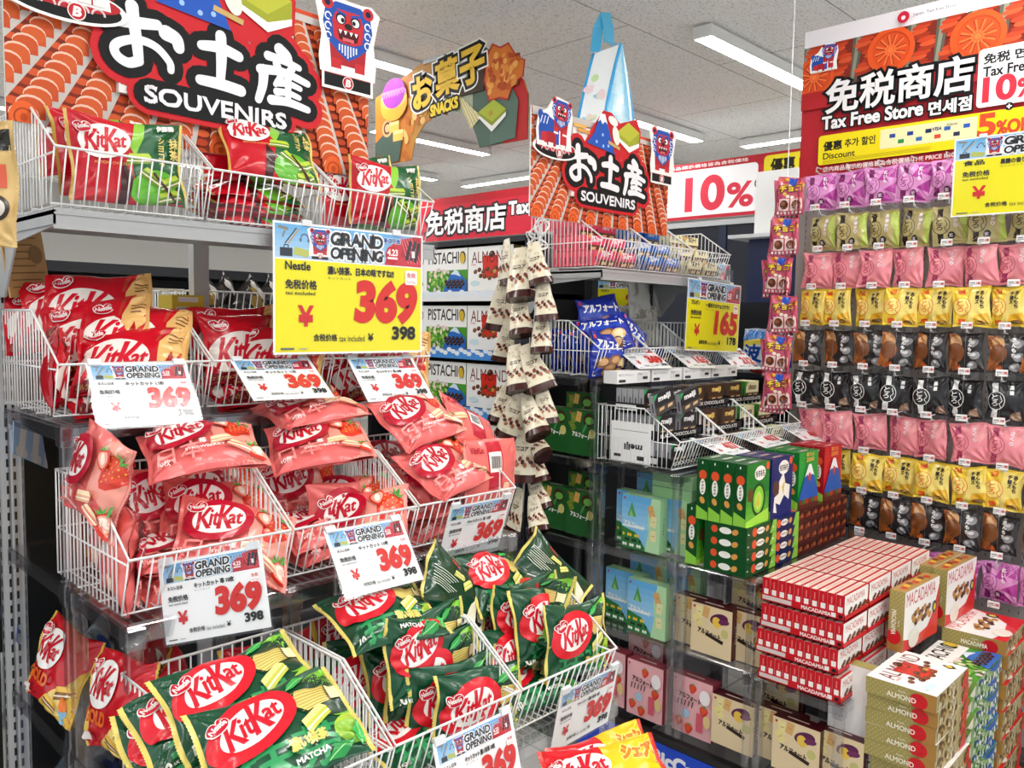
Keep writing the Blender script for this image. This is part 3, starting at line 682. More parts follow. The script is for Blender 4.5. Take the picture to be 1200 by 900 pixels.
def shisa_side():
    b = Art(); BL, RD, DK = '1F4FA8', 'C22A32', '151A3A'
    b.poly([(-.62, -.03), (-.66, .3), (-.6, .62), (-.3, .8), (-.12, 1.06), (.02, 1.1), (.5, 1.04), (.56, .7), (.5, .3), (.54, -.03)], 'F4F2EE')
    b.poly([(-.55, .05), (-.58, .35), (-.5, .6), (-.2, .62), (.1, .5), (.1, .05)], BL); b.poly([(-.5, .05), (-.5, .25), (-.3, .34), (-.1, .2), (-.1, .05)], RD); b.ell(-.36, .48, .2, .2, BL); b.ell(-.5, .6, .09, .14, BL, 20)
    b.rect(-.3, .0, .0, .3, 'A8222C'); b.rect(.14, .0, .36, .4, RD)
    for k in range(3): b.line([(-.52+.1*k, .45), (-.46+.1*k, .62)], .025, 'E8ECF4')
    h = shisa_head(); g = Art(); g.it = h.it[1:]; b.put(g, .14, .28, .74, -4)
    for x in (-.5, -.2, .2, .38): b.rect(x-.06, .0, x+.1, .07, 'F0EEEA')
    return b
SH_F, SH_S = shisa_head(), shisa_side()
def b_mark(a, x, y, r):
    a.ell(x, y, r, r, 'F0E4E0'); a.ell(x, y, r*.88, r*.88, 'BE1E2D'); a.text('B', x-r*.4, y-r*.5, r, 'F6F0EC', w=r*.8, bold=.08, shear=.15)
def roof(a, x0, y0, x1, y1, step, lean, up):
    """rows of round red clay roof tiles; columns lean towards the middle of the picture"""
    a.rect(x0, y0, x1, y1, '7A2A14'); n = int((x1-x0)/step)+5; H_ = y1-y0; cxm = x0+(x1-x0)*.42
    for k in range(-7, n):
        xb = x0 + (k+.3)*step; xt = xb + (.49 - (xb-x0))*1.35*H_ 
        for q in range(int(H_/(step*.2))+1):
            f = q*step*.2/H_; x = xb+(xt-xb)*f; y = y0+f*H_; sc = 1-.45*f
            a.ell(x+step*.52*sc, y, step*.17*sc, step*.085*sc, ('C2491E', 'B23E18', 'D0562A')[q % 3], 0, 8)
        a.poly([(xb+step*.16, y0), (xb+step*.4, y0), (xt+step*.24, y1), (xt+step*.1, y1)], 'C2BBB4')
        for q in range(int(H_/(step*.2)), -1, -1):
            f = q*step*.2/H_; x = xb+(xt-xb)*f; y = y0+f*H_; sc = 1-.45*f; w = step*.27*sc
            a.ell(x, y+step*.165*sc, w*1.02, step*.2*sc, 'EBC0AA', 0, 14); a.rect(x-w, y-step*.1*sc, x+w, y+step*.12*sc, ('C9552A', 'C04C24')[q % 2])
            a.ell(x, y+step*.13*sc, w, step*.185*sc, ('CF5C2C', 'C55226')[q % 2], 0, 14)
        a.ell(xb, y0+step*.12, step*.25, step*.3, 'E2622A', 0, 16); a.arc(xb, y0+step*.1, step*.17, step*.03, 'A83C14', 0, 360, 16); a.ell(xb, y0+step*.1, step*.07, step*.08, 'C04A1C', 0, 10)
# ------------------------------------------------------------------ souvenir board: x 0..0.82, z measured from world 0
def stroke(a, pts, ws, col):
    P = np.array(pts, float); n = len(P); ws = np.array(ws if hasattr(ws, '__len__') else [ws]*n, float)
    if n > 2:
        out, wo = [], []
        for i in range(n-1):
            p0, p1, p2, p3 = P[max(i-1, 0)], P[i], P[i+1], P[min(i+2, n-1)]
            for t in np.linspace(0, 1, 8, endpoint=(i == n-2)): out.append(.5*(2*p1+(p2-p0)*t+(2*p0-5*p1+4*p2-p3)*t*t+(3*p1-p0-3*p2+p3)*t**3)); wo.append(ws[i]+(ws[i+1]-ws[i])*t)
        P, ws = np.array(out), np.array(wo)
    for i in range(len(P)-1):
        d = P[i+1]-P[i]; d = d/(np.linalg.norm(d)+1e-9); q = np.array([-d[1], d[0]]); a.tri([P[i]-q*ws[i]/2, P[i+1]-q*ws[i+1]/2, P[i+1]+q*ws[i+1]/2, P[i]+q*ws[i]/2], [(0, 1, 2), (0, 2, 3)], col)
    for p, w in zip(P, ws): a.ell(p[0], p[1], w/2, w/2, col, 0, 12)
BRUSH_O = [[(.0, .72), (.12, .8), (.3, .78), (.62, .84), (.66, .74), (.4, .68), (.0, .62)]]
def brush_o(a, x, y, w, h, col, g=0):
    P = lambda p: [(x+u*w, y+v*h) for u, v in p]
    W_ = w*.17+g*2
    for pts, k in (([(.02, .72), (.3, .74), (.62, .8)], 1.1), ([(.28, 1.0), (.3, .78), (.34, .4), (.36, .12)], 1.05), ([(.36, .12), (.22, .05), (.08, .12), (.04, .26), (.14, .38), (.36, .47), (.6, .42), (.78, .22), (.8, .08)], .8), ([(.74, .7), (.88, .64), (.92, .5)], 1.25)):
        pp = P(pts); wd = w*.15*k; m_ = len(pp); stroke(a, pp, [wd*(1.15-.3*i/(m_-1))+g*2 for i in range(m_)], col)
def brush_do(a, x, y, w, h, col, g=0):
    P = lambda p: [(x+u*w, y+v*h) for u, v in p]
    for pts, ks in (([(.1, .74), (.5, .78), (.92, .7)], (.16, .2, .18)), ([(.52, 1.0), (.53, .6), (.5, .12)], (.2, .2, .15)), ([(.06, .1), (.5, .1), (.96, .06)], (.17, .2, .2))):
        stroke(a, P(pts), [w*k*1.2+g*2 for k in ks], col)
def brush_san(a, x, y, w, h, col, g=0):
    P = lambda p: [(x+u*w, y+v*h) for u, v in p]
    for pts, k in (([(.42, .98), (.56, .9), (.6, .8)], .17), ([(.2, .82), (.5, .8), (.8, .74)], .13), ([(.36, .72), (.42, .64)], .12), ([(.66, .7), (.58, .62)], .12), ([(.06, .56), (.5, .6), (.97, .5)], .14), ([(.12, .56), (.1, .3), (.02, .04)], .16),
                   ([(.44, .5), (.34, .36)], .11), ([(.38, .4), (.62, .42), (.82, .38)], .11), ([(.58, .52), (.58, .3), (.58, .1)], .12), ([(.36, .24), (.58, .26), (.8, .22)], .11), ([(.26, .08), (.58, .1), (.97, .04)], .14)):
        pp = P(pts); m_ = len(pp); stroke(a, pp, [w*k*(1.2-.35*i/(m_-1))+g*2 for i in range(m_)], col)
def souvenir_board(x0, yb, label, zb=1.86, zt=2.23):
    W = .82; e = empty('souvenir_sign', label, 'sign', None, T(x0, yb, zb)); z = lambda v: v-zb
    m = MB(); m.box((0, -.003, 0), (W, .003, zt-zb), 'EDE9E4')
    a = Art(); roof(a, 0, 0, W, zt-zb, .098, .02, 0)
    a.poly([(.0, zt-zb-.03), (.3, zt-zb-.022), (W, zt-zb-.03), (W, zt-zb), (0, zt-zb)], 'C9C2BC'); a.line([(.5, zt-zb-.004), (W, zt-zb-.008)], .01, 'D24A24')
    a.clip(0, 0, W, zt-zb); a.onto(m, facingY(0, -.003, 0), z0=.0002, dz=.000005); m.obj('roof_photo_panel', M_MATTE, e)
    # lettering cut-out standing proud of the board
    a = Art(); RDB, BK, WH = 'C8222A', '0B0B0D', 'ECEAEE'
    gl = ((brush_o, .185, z(2.005), .15, .12), (brush_do, .362, z(1.998), .105, .115), (brush_san, .503, z(1.99), .135, .132))
    for g, c in ((.036, RDB), (.02, BK)):
        for fn, x, y, w, h in gl: fn(a, x, y, w, h, c, g)
        for i in range(14): t = i/13; a.ell(.265+.29*t, z(1.958)-.002*math.sin(t*3), .03+g*.8-.008, .018+g*.72, c, 0, 14)
        if g > .03:
            a.poly([(.26, z(2.14)), (.3, z(2.2)), (.37, z(2.28)), (.42, z(2.28)), (.47, z(2.25)), (.58, z(2.285)), (.605, z(2.24)), (.6, z(2.16)), (.5, z(2.12)), (.3, z(2.1))], RDB)
    for fn, x, y, w, h in gl: fn(a, x, y, w, h, WH, 0)
    a.text('SOUVENIRS', .25, z(1.94), .034, WH, w=.325, bold=.05, jit=.025)
    # blue mountain with snow, cake and bird
    a.poly([(.275, z(2.148)), (.315, z(2.19)), (.35, z(2.262)), (.375, z(2.264)), (.4, z(2.215)), (.44, z(2.13))], '2456B4'); a.poly([(.335, z(2.232)), (.35, z(2.265)), (.376, z(2.266)), (.392, z(2.232)), (.376, z(2.24)), (.362, z(2.228)), (.35, z(2.242))], 'F2F2F4')
    for u, v in ((.33, 2.16), (.365, 2.19), (.4, 2.155), (.37, 2.15)): a.ell(u, z(v), .006, .006, '9CC0EE', 0, 10)
    a.poly([(.45, z(2.19)), (.53, z(2.15)), (.592, z(2.18)), (.592, z(2.235)), (.52, z(2.26)), (.45, z(2.215))], 'F4F2EC'); a.poly([(.45, z(2.2)), (.53, z(2.172)), (.592, z(2.195)), (.592, z(2.235)), (.52, z(2.26)), (.45, z(2.215))], '9FA52E'); a.poly([(.45, z(2.215)), (.53, z(2.19)), (.592, z(2.235)), (.52, z(2.262))], 'B9BC3C')
    a.ell(.445, z(2.2), .02, .035, 'F0E8DC', 20); a.line([(.4, z(2.17)), (.47, z(2.155))], .012, 'C8A868'); a.ell(.425, z(2.25), .03, .016, 'F2EEE8', -15)
    a.line([(.2, z(2.2)), (.27, z(2.2))], .012, 'E8B45C'); a.line([(.22, z(2.185)), (.29, z(2.185))], .012, 'D8984C')
    m = MB(); a.onto(m, facingY(0, -.016, 0), z0=.0003, dz=.000003); m.box((.2, -.0158, z(1.95)), (.6, -.003, z(2.2)), 'E8E4E0'); m.obj('lettering_cutout', M_MATTE, e)
    # lion guardians, one on each upper corner
    for nm, ax, ay, sc, art in (('lion_cutout', .1, 2.103, .155, SH_S), ('lion_cutout', .745, 2.1, .165, SH_F)):
        a = Art(); w = .105 if ax < .3 else .068
        if ax < .3:
            a.ell(ax, z(2.096), w+.012, .036, 'F4F2EE'); a.ell(ax, z(2.094), w, .028, '0C0C0E'); a.ell(ax, z(2.106), w*.98, .02, 'B4242E')
            for k in range(5): a.arc(ax-.06+.03*k, z(2.086), .012, .004, 'D8C8C8', 0, 180, 8)
            b_mark(a, ax+.02, z(2.084), .017)
        else:
            a.rect(ax-w-.007, z(2.058), ax+w+.007, z(2.12), 'F4F2EE'); a.rect(ax-w, z(2.065), ax+w, z(2.095), '0C0C0E'); a.rect(ax-w, z(2.095), ax+w, z(2.112), 'C23A42')
            for k in range(8): a.rect(ax-w+.017*k, z(2.098), ax-w+.017*k+.008, z(2.104), 'F0E8E8')
            b_mark(a, ax, z(2.08), .016)
        a.put(art, ax, z(ay), sc)
        m = MB(); a.onto(m, facingY(0, -.026, 0), z0=.0003, dz=.00003); m.box((ax-.05, -.0258, z(2.07)), (ax+.05, -.003, z(2.2)), 'E8E4E0'); m.obj(nm, M_MATTE, e)
    return e
# ------------------------------------------------------------------ price cards
def header(a, x0, y0, x1, y1):
    w, h = x1-x0, y1-y0; u = lambda t: x0+w*t; v = lambda t: y0+h*t
    a.grad(x0, y0, x1, y1, 'B4D4EC', '5FAEE2', 6); a.ell(u(.42), v(.3), w*.12, h*.25, 'D4E6F4', 10, 14); a.ell(u(.3), v(.6), w*.06, h*.2, 'C4DEF0', 0, 12)
    R = Art(); R.poly([(.72, 0), (.75, .5), (.8, .85), (1, 1), (1, 0)], 'C83040'); R.poly([(.84, .3), (.86, .9), (.95, 1), (1, 1), (1, .2)], 'B0202E')
    for k in range(5): R.line([(.84+.02*k, .95), (.9+.025*k, .1)], .006, 'E87A80')
    a.put(R, x0, y0, 1); R.it = []
    last = a.it[-7:]; a.it[-7:] = [((V-[x0, y0])*[w, h]+[x0, y0], t, c) for V, t, c in last]
    for k, (X, Y, r) in enumerate(((.9, .5, 20), (.935, .5, 0), (.965, .45, 12))): a.line([(u(X)-h*.08, v(Y-.3)), (u(X)+h*.1, v(Y+.35))], h*.13, ('1E2430', '22303A', '2A2428')[k])
    a.rect(u(.925), v(.3), u(.95), v(.52), 'E8E8E4')
    a.rect(u(.03), v(.05), u(.105), v(.3), '26303E'); a.line([(u(.055), v(.3)), (u(.055), v(.38)), (u(.08), v(.38)), (u(.08), v(.3))], h*.03, '26303E')
    a.line([(u(.06), v(.42)), (u(.13), v(.9))], h*.04, '4A4038'); a.line([(u(.08), v(.42)), (u(.145), v(.88))], h*.04, 'C89850')
    a.line([(u(.02), v(.9)), (u(.08), v(.85))], h*.09, '8C8478'); a.line([(u(.06), v(.8)), (u(.045), v(.6))], h*.06, '8C8478'); a.arc(u(.18), v(.62), h*.12, h*.04, '5A6478', 0, 180, 10); a.ell(u(.155), v(.56), h*.04, h*.06, '5A6478'); a.ell(u(.205), v(.56), h*.04, h*.06, '5A6478')
    a.poly([(u(.11), v(.12)), (u(.2), v(.05)), (u(.215), v(.25)), (u(.12), v(.35))], 'B8C060')
    a.rect(u(.225), v(.02), u(.33), v(.16), '20202A'); a.put(SH_F, u(.278), v(.12), h*.78); b_mark(a, u(.278), v(.11), h*.07)
    a.text('GRAND', u(.345), v(.5), h*.38, '1C2026', w=w*.355, bold=.06, out=((.2, 'F4F6F8'),), shear=.08); a.text('OPENING', u(.345), v(.08), h*.34, '1C2026', w=w*.355, bold=.06, out=((.2, 'F4F6F8'),), shear=.08)
    a.text('新店开张', u(.715), v(.72), h*.15, '2C6CB4', w=w*.12, bold=.04, out=((.12, 'EAF0F6'),))
    a.ell(u(.775), v(.34), h*.26, h*.3, 'C42838'); a.text('4.23', u(.74), v(.32), h*.2, 'FAF0F0', w=w*.075, bold=.05); a.rect(u(.74), v(.2), u(.815), v(.27), 'F6E4E4')
def card_art(w, h, paper, maker, title, price, tax, big=False):
    """price card print, origin at its centre"""
    a = Art(); x0, x1, y0, y1 = -w/2, w/2, -h/2, h/2; m = w*.022; X = lambda t: x0+w*t; Y = lambda t: y0+h*t; DG = '26262A' if big else '4A4C50'
    a.rect(x0, y0, x1, y1, 'F6F6F4' if big else 'FAFBFB')
    if big: a.rect(x0+m*.5, y0+m*.5, x1-m*.5, Y(.72), paper)
    hx = m*.5 if big else w*.04
    header(a, x0+hx, Y(.73), x1-hx, y1-(m*.5 if big else h*.035))
    a.text(maker, X(.07), Y(.645), h*.045 if not big else h*.06, DG, w=w*(.15 if not big else .15), bold=.04)
    if title: a.text(title, X(.33), Y(.625), h*.062, '2A2A2E', w=w*(.38 if not big else .45), bold=.04); a.text('キットカット', X(.33), Y(.585), h*.02, DG, w=w*.15)
    a.text('免税价格', X(.07), Y(.5), h*.068, '2E2E32', w=w*.19, bold=.035); a.text('tax excluded', X(.07), Y(.455), h*.028, DG, w=w*.18, bold=.02)
    a.text('¥', X(.15), Y(.22), h*.15, 'CE2E30', w=w*.085, bold=.05)
    a.text(price, X(.52), Y(.27), h*.3, 'D02C28', w=w*.41, bold=.085, shear=.08)
    a.text('含税价格', X(.24), Y(.1), h*.055, DG, w=w*.15, bold=.03); a.text('tax included', X(.405), Y(.095), h*.05, DG, w=w*.17); a.text('¥', X(.6), Y(.1), h*.06, '1E1E20', w=w*.035, bold=.04)
    a.text(tax, X(.775), Y(.115), h*.1, '1E1E20', w=w*.165, bold=.07)
    a.rrect(X(.865), Y(.575), X(.955), Y(.695), w*.008, 'F6ECEA' if big else 'FBF3F2'); a.text('免税', X(.878), Y(.635), h*.04, 'C8303C', w=w*.063, bold=.03); a.text('Tax Free', X(.878), Y(.59), h*.018, 'C8303C', w=w*.063)
    a.rect(X(.04), Y(.035), X(.12), Y(.05), '6A6A6E'); a.rect(X(.15), Y(.037), X(.2), Y(.045), 'A0A0A2')
    return a
def price_card(M, w, h, label, maker='ネスレ日本', title='キットカット 苺 10枚', price='369', tax='398', big=False, clip='rim', group=None):
    e = empty('price_card' if not big else 'price_sign', label, 'price card' if not big else 'price sign', group, M)
    m = MB(); m.box((-w/2, -h/2, -.0006), (w/2, h/2, -.0001), 'F4F4F2'); card_art(w, h, 'EEE408', maker, title, price, tax, big).onto(m, None, z0=.0001, dz=.00002); m.obj('printed_card', M_PAPER, e)
    g = .004; m = MB(); m.box((-w/2-g, -h/2-g, .0018), (w/2+g, h/2+g, .0024)); m.box((-w/2-g, -h/2-g, -.0018), (w/2+g, h/2+g, -.0012)); m.obj('clear_sleeve', M_SLEEVE, e)
    if clip:
        for cx in ((-w*.42, w*.42) if not big else (-w*.3, w*.3)): m = MB(); m.box((cx-.012, h/2-.006, -.004), (cx+.012, h/2+.008, .004), 'D8DCDE', bev=.001); m.obj('holder_clip', M_CARD, e)
    return e
# ------------------------------------------------------------------ hanging banners
def tile_end(a, x, y, r):
    a.ell(x, y, r, r*.98, 'E4561E', 0, 36); a.ell(x+.02*r, y+.02*r, r*.78, r*.76, 'B43A14', 0, 32); a.ell(x, y-.02*r, r*.76, r*.74, 'DA4C1C', 0, 32)
    for k in range(12): an = math.radians(30*k+8); a.line([(x+r*.15*math.cos(an), y+r*.15*math.sin(an)), (x+r*.66*math.cos(an), y+r*.64*math.sin(an))], r*.075, 'F0763A'); an += .12; a.line([(x+r*.25*math.cos(an), y+r*.25*math.sin(an)), (x+r*.66*math.cos(an), y+r*.64*math.sin(an))], r*.035, '8E2C10')
    a.ell(x, y, r*.13, r*.13, 'F0763A')
def taxfree_banner(X, Yl, Yr, zb, zt, label):
    """near banner on the peg wall; art x runs from the left edge (Y = Yl) to the right"""
    W = Yl-Yr; e = empty('tax_free_banner', label, 'banner', None, T(X, Yl, zb)); H = zt-zb; u = lambda y: Yl-y; z = lambda v: v-zb
    m = MB(); m.box((0, -W, 0), (.003, 0, H), 'ECE8EC')
    a = Art(); top = z(2.658); a.rect(0, 0, W, top, 'B8232C')
    B = Art(); B.grad(0, z(2.42), W, top, '8E1E1E', '7A2A18', 3)
    for k in range(9):
        x = -.05+.105*k
        for q in range(14): B.ell(x+.02*math.sin(q), z(2.45)+.016*q, .035, .0105, ('C8401E', 'A83416', 'D4542A')[q % 3], 6, 10)
        B.poly([(x+.035, z(2.44)), (x+.06, z(2.44)), (x+.085, top), (x+.045, top)], '5A5A4C'); B.poly([(x+.04, z(2.48)), (x+.05, z(2.47)), (x+.075, top), (x+.058, top)], '8A8A78')
    for x, y, r in ((u(1.575), z(2.53), .085), (u(1.27), z(2.578), .09), (u(.962), z(2.562), .094), (u(.7), z(2.6), .09)): tile_end(B, x, y, r)
    B.grad(0, z(2.40), W, z(2.47), 'B8232C', 'B02020', 2); B.clip(0, 0, W, top); a.put(B)
    a.put(SH_S, u(1.53), z(2.55), .098, 0)
    a.text('免税商店', u(1.515), z(2.372), .13, 'F2F0F0', w=.545, bold=.028, out=((.11, '111012'),))
    a.text('Tax Free Store', u(1.528), z(2.31), .05, 'F4F2F2', w=.39, bold=.05, out=((.16, '111012'),)); a.text('면세점', u(1.115), z(2.302), .05, 'F4F2F2', w=.145, bold=.04, out=((.16, '111012'),))
    a.rrect(u(.953), z(2.302), W+.02, z(2.51), .015, 'F4F2F4'); a.text('免税 면세', u(.935), z(2.455), .035, '1A1A1C', w=.17, bold=.04); a.text('Tax Free', u(.935), z(2.41), .034, '1A1A1C', w=.15, bold=.04); a.text('10', u(.93), z(2.322), .082, 'D63044', w=.1, bold=.06); a.text('%', u(.82), z(2.322), .06, 'D63044', w=.05, bold=.06)
    a.rrect(u(1.54), z(2.166), W+.02, z(2.285), .012, 'F2DE14')
    a.text('優惠', u(1.518), z(2.222), .036, '26221A', w=.075, bold=.04); a.text('추가 할인', u(1.43), z(2.226), .032, '26221A', w=.12, bold=.03); a.text('Discount', u(1.518), z(2.188), .024, '26221A', w=.13, bold=.03)
    a.rect(u(1.29), z(2.2), u(.945), z(2.274), 'F4ECB4')
    for k, c in enumerate(('2A4A9A', '2E8A4A', '1E3C8C', '3A6AB0', '20305A', 'D84A2A', '2A62B4', '2C2C50', '2A5AC0')): a.rect(u(1.255-.033*k), z(2.213 if k % 2 else 2.238), u(1.233-.033*k), z(2.228 if k % 2 else 2.253), c)
    a.text('VISA', u(1.1), z(2.243), .012, '1E2C7A', w=.033, bold=.06, shear=.2); a.text('Alipay', u(1.05), z(2.252), .012, '2A2A30', w=.04)
    a.text('5', u(.94), z(2.2), .075, 'D8502A', w=.052, bold=.06); a.text('%OFF', u(.88), z(2.2), .045, 'D8502A', w=.12, bold=.06)
    a.ell(u(.845), z(2.293), .014, .014, '1A1A1C'); a.text('+', u(.845), z(2.286), .014, 'F8F8F8', align='c', bold=.08)
    for k in range(14): a.line([(u(1.52), z(2.172)+.0), (u(1.52), z(2.172))], .001, 'A89A20')
    for j in range(3): a.line([(u(1.518), z(2.182-.005*j)), (u(1.1), z(2.186-.005*j))], .0012, 'A89410')
    a.text('店内商品標示的價格皆為含税價格 THE PRICE INCLUDES TAX', u(1.515), z(2.136), .02, 'F4DCDC', w=.62, bold=.03)
    a.clip(0, 0, W, H)
    a.ell(u(1.225), z(2.69), .022, .022, 'C8203C'); a.ell(u(1.225), z(2.688), .008, .008, 'F2E8EC'); a.text('Japan. Tax-free Shop', u(1.19), z(2.682), .014, '5A5A60', w=.15)
    a.onto(m, facingX(0, 0, 0), z0=.0003, dz=.00004); m.obj('printed_sheet', M_MATTE, e)
    return e
def back_banner():
    X, Yl, Yr, zb, zt = 5.6, 6.95, 2.55, 2.31, 2.74
    e = empty('tax_free_banner', 'long red banner across the back of the shop with tax free lettering and 10% panel', 'banner', None, T(X, Yl, zb)); W = Yl-Yr; H = zt-zb; u = lambda y: Yl-y; z = lambda v: v-zb
    m = MB(); m.box((0, -W, 0), (.004, 0, H), 'D8D4D4'); a = Art(); a.rect(0, 0, W, H, 'C4283A'); a.rect(0, H*.82, W, H, 'B2202C')
    a.text('免税商店', u(6.76), z(2.372), .245, 'F4F4F6', w=1.17, bold=.028, out=((.12, '3A3034'),)); a.text('Tax Free Store 면세점', u(5.54), z(2.49), .15, 'F4F4F6', w=1.5, bold=.05, out=((.14, '3A3034'),))
    a.rrect(u(3.85), z(2.335), u(3.0), z(2.685), .03, 'F6F4F6'); a.text('10', u(3.6), z(2.38), .24, 'D8384C', w=.32, bold=.06); a.text('%', u(3.24), z(2.38), .17, 'D8384C', w=.2, bold=.05)
    a.text('店内商品標示價格皆為含税價格', u(3.88), z(2.7), .026, 'F0D8D8', w=.8, bold=.03)
    a.ell(u(2.985), z(2.53), .04, .04, '1A1A1C'); a.text('+', u(2.985), z(2.505), .05, 'F8F8F8', align='c', bold=.08)
    a.rrect(u(2.955), z(2.4), W+.1, z(2.72), .03, 'EBD92A'); a.text('優惠 Discount', u(2.9), z(2.59), .1, '2A2618', w=.55, bold=.04)
    a.clip(0, 0, W, H); a.onto(m, facingX(0, 0, 0), z0=.0005, dz=.0002); m.obj('printed_sheet', M_MATTE, e)
def snacks_sign():
    X = 3.0; k = 3.0/3.3; Y = lambda y: y*k; Z = lambda v: 1.5+(v-1.5)*k; y0 = 4.53*k; u = lambda y: y0-y*k; z0 = Z(2.49); z = lambda v: Z(v)-z0
    e = empty('snacks_sign', 'arched hanging snacks sign with fried chicken and cake pictures', 'sign', None, T(X, y0, z0)); m = MB()
    top = [(4.5, 2.98), (4.3, 3.0), (4.0, 3.075), (3.75, 3.055), (3.5, 3.045)]
    N = 22; arch = []
    def outer(t):
        yy = 4.51+(3.136-4.51)*t; pts = [(4.52, 2.93), (4.3, 2.99), (4.0, 3.075), (3.48, 3.042), (3.3, 2.93), (3.15, 2.78), (3.13, 2.7)]
        xs = [-p[0] for p in pts]; return yy, float(np.interp(-yy, xs, [p[1] for p in pts]))
    def inner(yy):
        c, r = 3.83, .3
        if abs(yy-c) >= r: return 2.49+.01*(yy-c)
        return 2.49+.25*math.sqrt(1-((yy-c)/r)**2)
    P0, P1 = [], []
    for i in range(45): yy, zz = outer(i/44); P1.append((u(yy), z(zz))); P0.append((u(yy), z(inner(yy))))
    a = Art(); 
    for i in range(44): a.tri([P0[i], P0[i+1], P1[i+1], P1[i]], [(0, 1, 2), (0, 2, 3)], 'C2772E' if i < 12 else ('B4823E' if i < 22 else ('A8AE94' if i < 30 else ('52695A' if i < 38 else 'C02C2C'))))
    B = Art(); 
    rr = np.random.default_rng(5)
    for q in range(90):
        x = rr.uniform(u(4.35), u(3.75)); yv = rr.uniform(z(2.5), z(2.98)); B.ell(x, yv, rr.uniform(.015, .04), rr.uniform(.012, .03), ('D89A4A', 'C87830', 'B4642A', 'E8B872', 'A8582A')[q % 5], rr.uniform(0, 180), 9)
    for q in range(26): B.line([(u(3.72-.012*q), z(2.84-.01*q)), (u(3.58-.006*q), z(2.6+.004*q))], .006, ('D8CC96', 'BFAE70', 'E8E0B8')[q % 3])
    B.poly([(u(4.5), z(2.5)), (u(4.5), z(2.64)), (u(4.3), z(2.74)), (u(4.22), z(2.62)), (u(4.25), z(2.5))], '46584E'); B.ell(u(4.37), z(2.72), .05, .05, 'D8A478'); B.arc(u(4.37), z(2.72), .03, .012, '5A3420', 0, 360, 14)
    for yy, zz in ((4.3, 2.72), (4.26, 2.66)): B.rect(u(yy)-.045, z(zz)-.03, u(yy)+.045, z(zz)+.03, 'EFB45A'); B.rect(u(yy)-.045, z(zz)+.01, u(yy)+.045, z(zz)+.03, 'F8D48A')
    B.fan([(u(3.42), z(2.49)), (u(3.42), z(2.75)), (u(3.3), z(2.85)), (u(3.2), z(2.7)), (u(3.22), z(2.5))], '5C7466')
    a.it += B.it
    # mask the arch hole by rebuilding: clip to strips between inner and outer
    out = Art(); 
    for V, t, c in a.it:
        C = V[t].mean(1); keep = np.array([inner(4.53-p[0]/k)-.012 < (p[1]+z0-1.5)/k+1.5 < outer((4.51-(4.53-p[0]/k))/1.374)[1]+.004 for p in C])
        if keep.any(): out.it.append((V, t[keep], c))
    a = out
    a.onto(m, facingX(0, 0, 0), z0=.0003, dz=.00005)
    n0 = m.n; Pf = np.array([(.0, -p[0], p[1]) for p in P0]+[(.0, -p[0], p[1]) for p in P1]); Pb = Pf + [.006, 0, 0]; n = 45
    m.add(np.concatenate([Pf, Pb]), [(i, i+1, n+i+1, n+i) for i in range(44)]+[(2*n+i+1, 2*n+i, 3*n+i, 3*n+i+1) for i in range(44)]+[(i+1, i, 2*n+i, 2*n+i+1) for i in range(44)]+[(n+i, n+i+1, 3*n+i+1, 3*n+i) for i in range(44)], 'C89A58')
    m.obj('arched_panel', M_MATTE, e)
    a = Art(); BK, GD = '14110C', 'F0C23A'
    for ch, x0_, zb_, w_, h_, r_ in (('お', 4.09, 2.79, .17, .18, 8), ('菓', 3.875, 2.83, .19, .19, 8), ('子', 3.655, 2.85, .19, .19, 8)): a.text(ch, u(x0_), z(zb_), h_*k, GD, w=w_*k, bold=.05, out=((.2, 'F6F4EE'), (.15, BK)), rot=6)
    a.text('SNACKS', u(3.93), z(2.725), .055, 'F2D23A', w=.22, bold=.08, out=((.25, BK),), rot=4)
    m = MB(); a.onto(m, facingX(-.012, 0, 0), z0=.0003, dz=.00006); m.box((-.0118, -u(3.47), z(2.8)), (0, -u(4.05), z(2.95)), '3A2A14'); m.obj('lettering_cutout', M_MATTE, e)
    m = MB(); a = Art(); ch = [(u(3.44), z(2.98)), (u(3.4), z(3.03)), (u(3.34), z(3.0)), (u(3.28), z(3.01)), (u(3.22), z(2.93)), (u(3.16), z(2.9)), (u(3.17), z(2.82)), (u(3.24), z(2.8)), (u(3.28), z(2.72)), (u(3.34), z(2.74)), (u(3.42), z(2.74)), (u(3.46), z(2.85))]
    a.poly([(x+(x-u(3.31))*.08, y+(y-z(2.87))*.08) for x, y in ch], 'B02A1E'); a.poly(ch, 'D8742A')
    for q in range(40): x, yv = rr.uniform(u(3.42), u(3.2)), rr.uniform(z(2.78), z(2.97)); a.ell(x, yv, rr.uniform(.012, .03), rr.uniform(.01, .02), ('E8923E', 'C25A1E', 'F0A852', 'B84A1A')[q % 4], rr.uniform(0, 180), 9)
    a.onto(m, facingX(-.012, 0, 0), z0=.0003, dz=.00006); m.box((-.0118, -u(3.2), z(2.78)), (0, -u(3.4), z(2.95)), '8A3A1A'); m.obj('fried_chicken_cutout', M_MATTE, e)
    m = MB(); a = Art(); cx, cz = u(4.3), z(2.91); a.ell(cx, cz-.04, .125, .1, 'EE9A36', 0, 30, 180, 360); a.ell(cx, cz-.02, .125, .05, 'F4B25A'); a.ell(cx, cz+.015, .105, .085, '9A3CA8')
    for q in range(7): a.arc(cx-.08+.026*q, cz-.01, .04, .012, 'D87ADA', 20, 170, 10)
    a.onto(m, facingX(-.012, 0, 0), z0=.0003, dz=.00006); m.box((-.0118, -cx-.06, cz-.08), (0, -cx+.06, cz+.05), 'C88030'); m.obj('sweet_potato_cutout', M_MATTE, e)
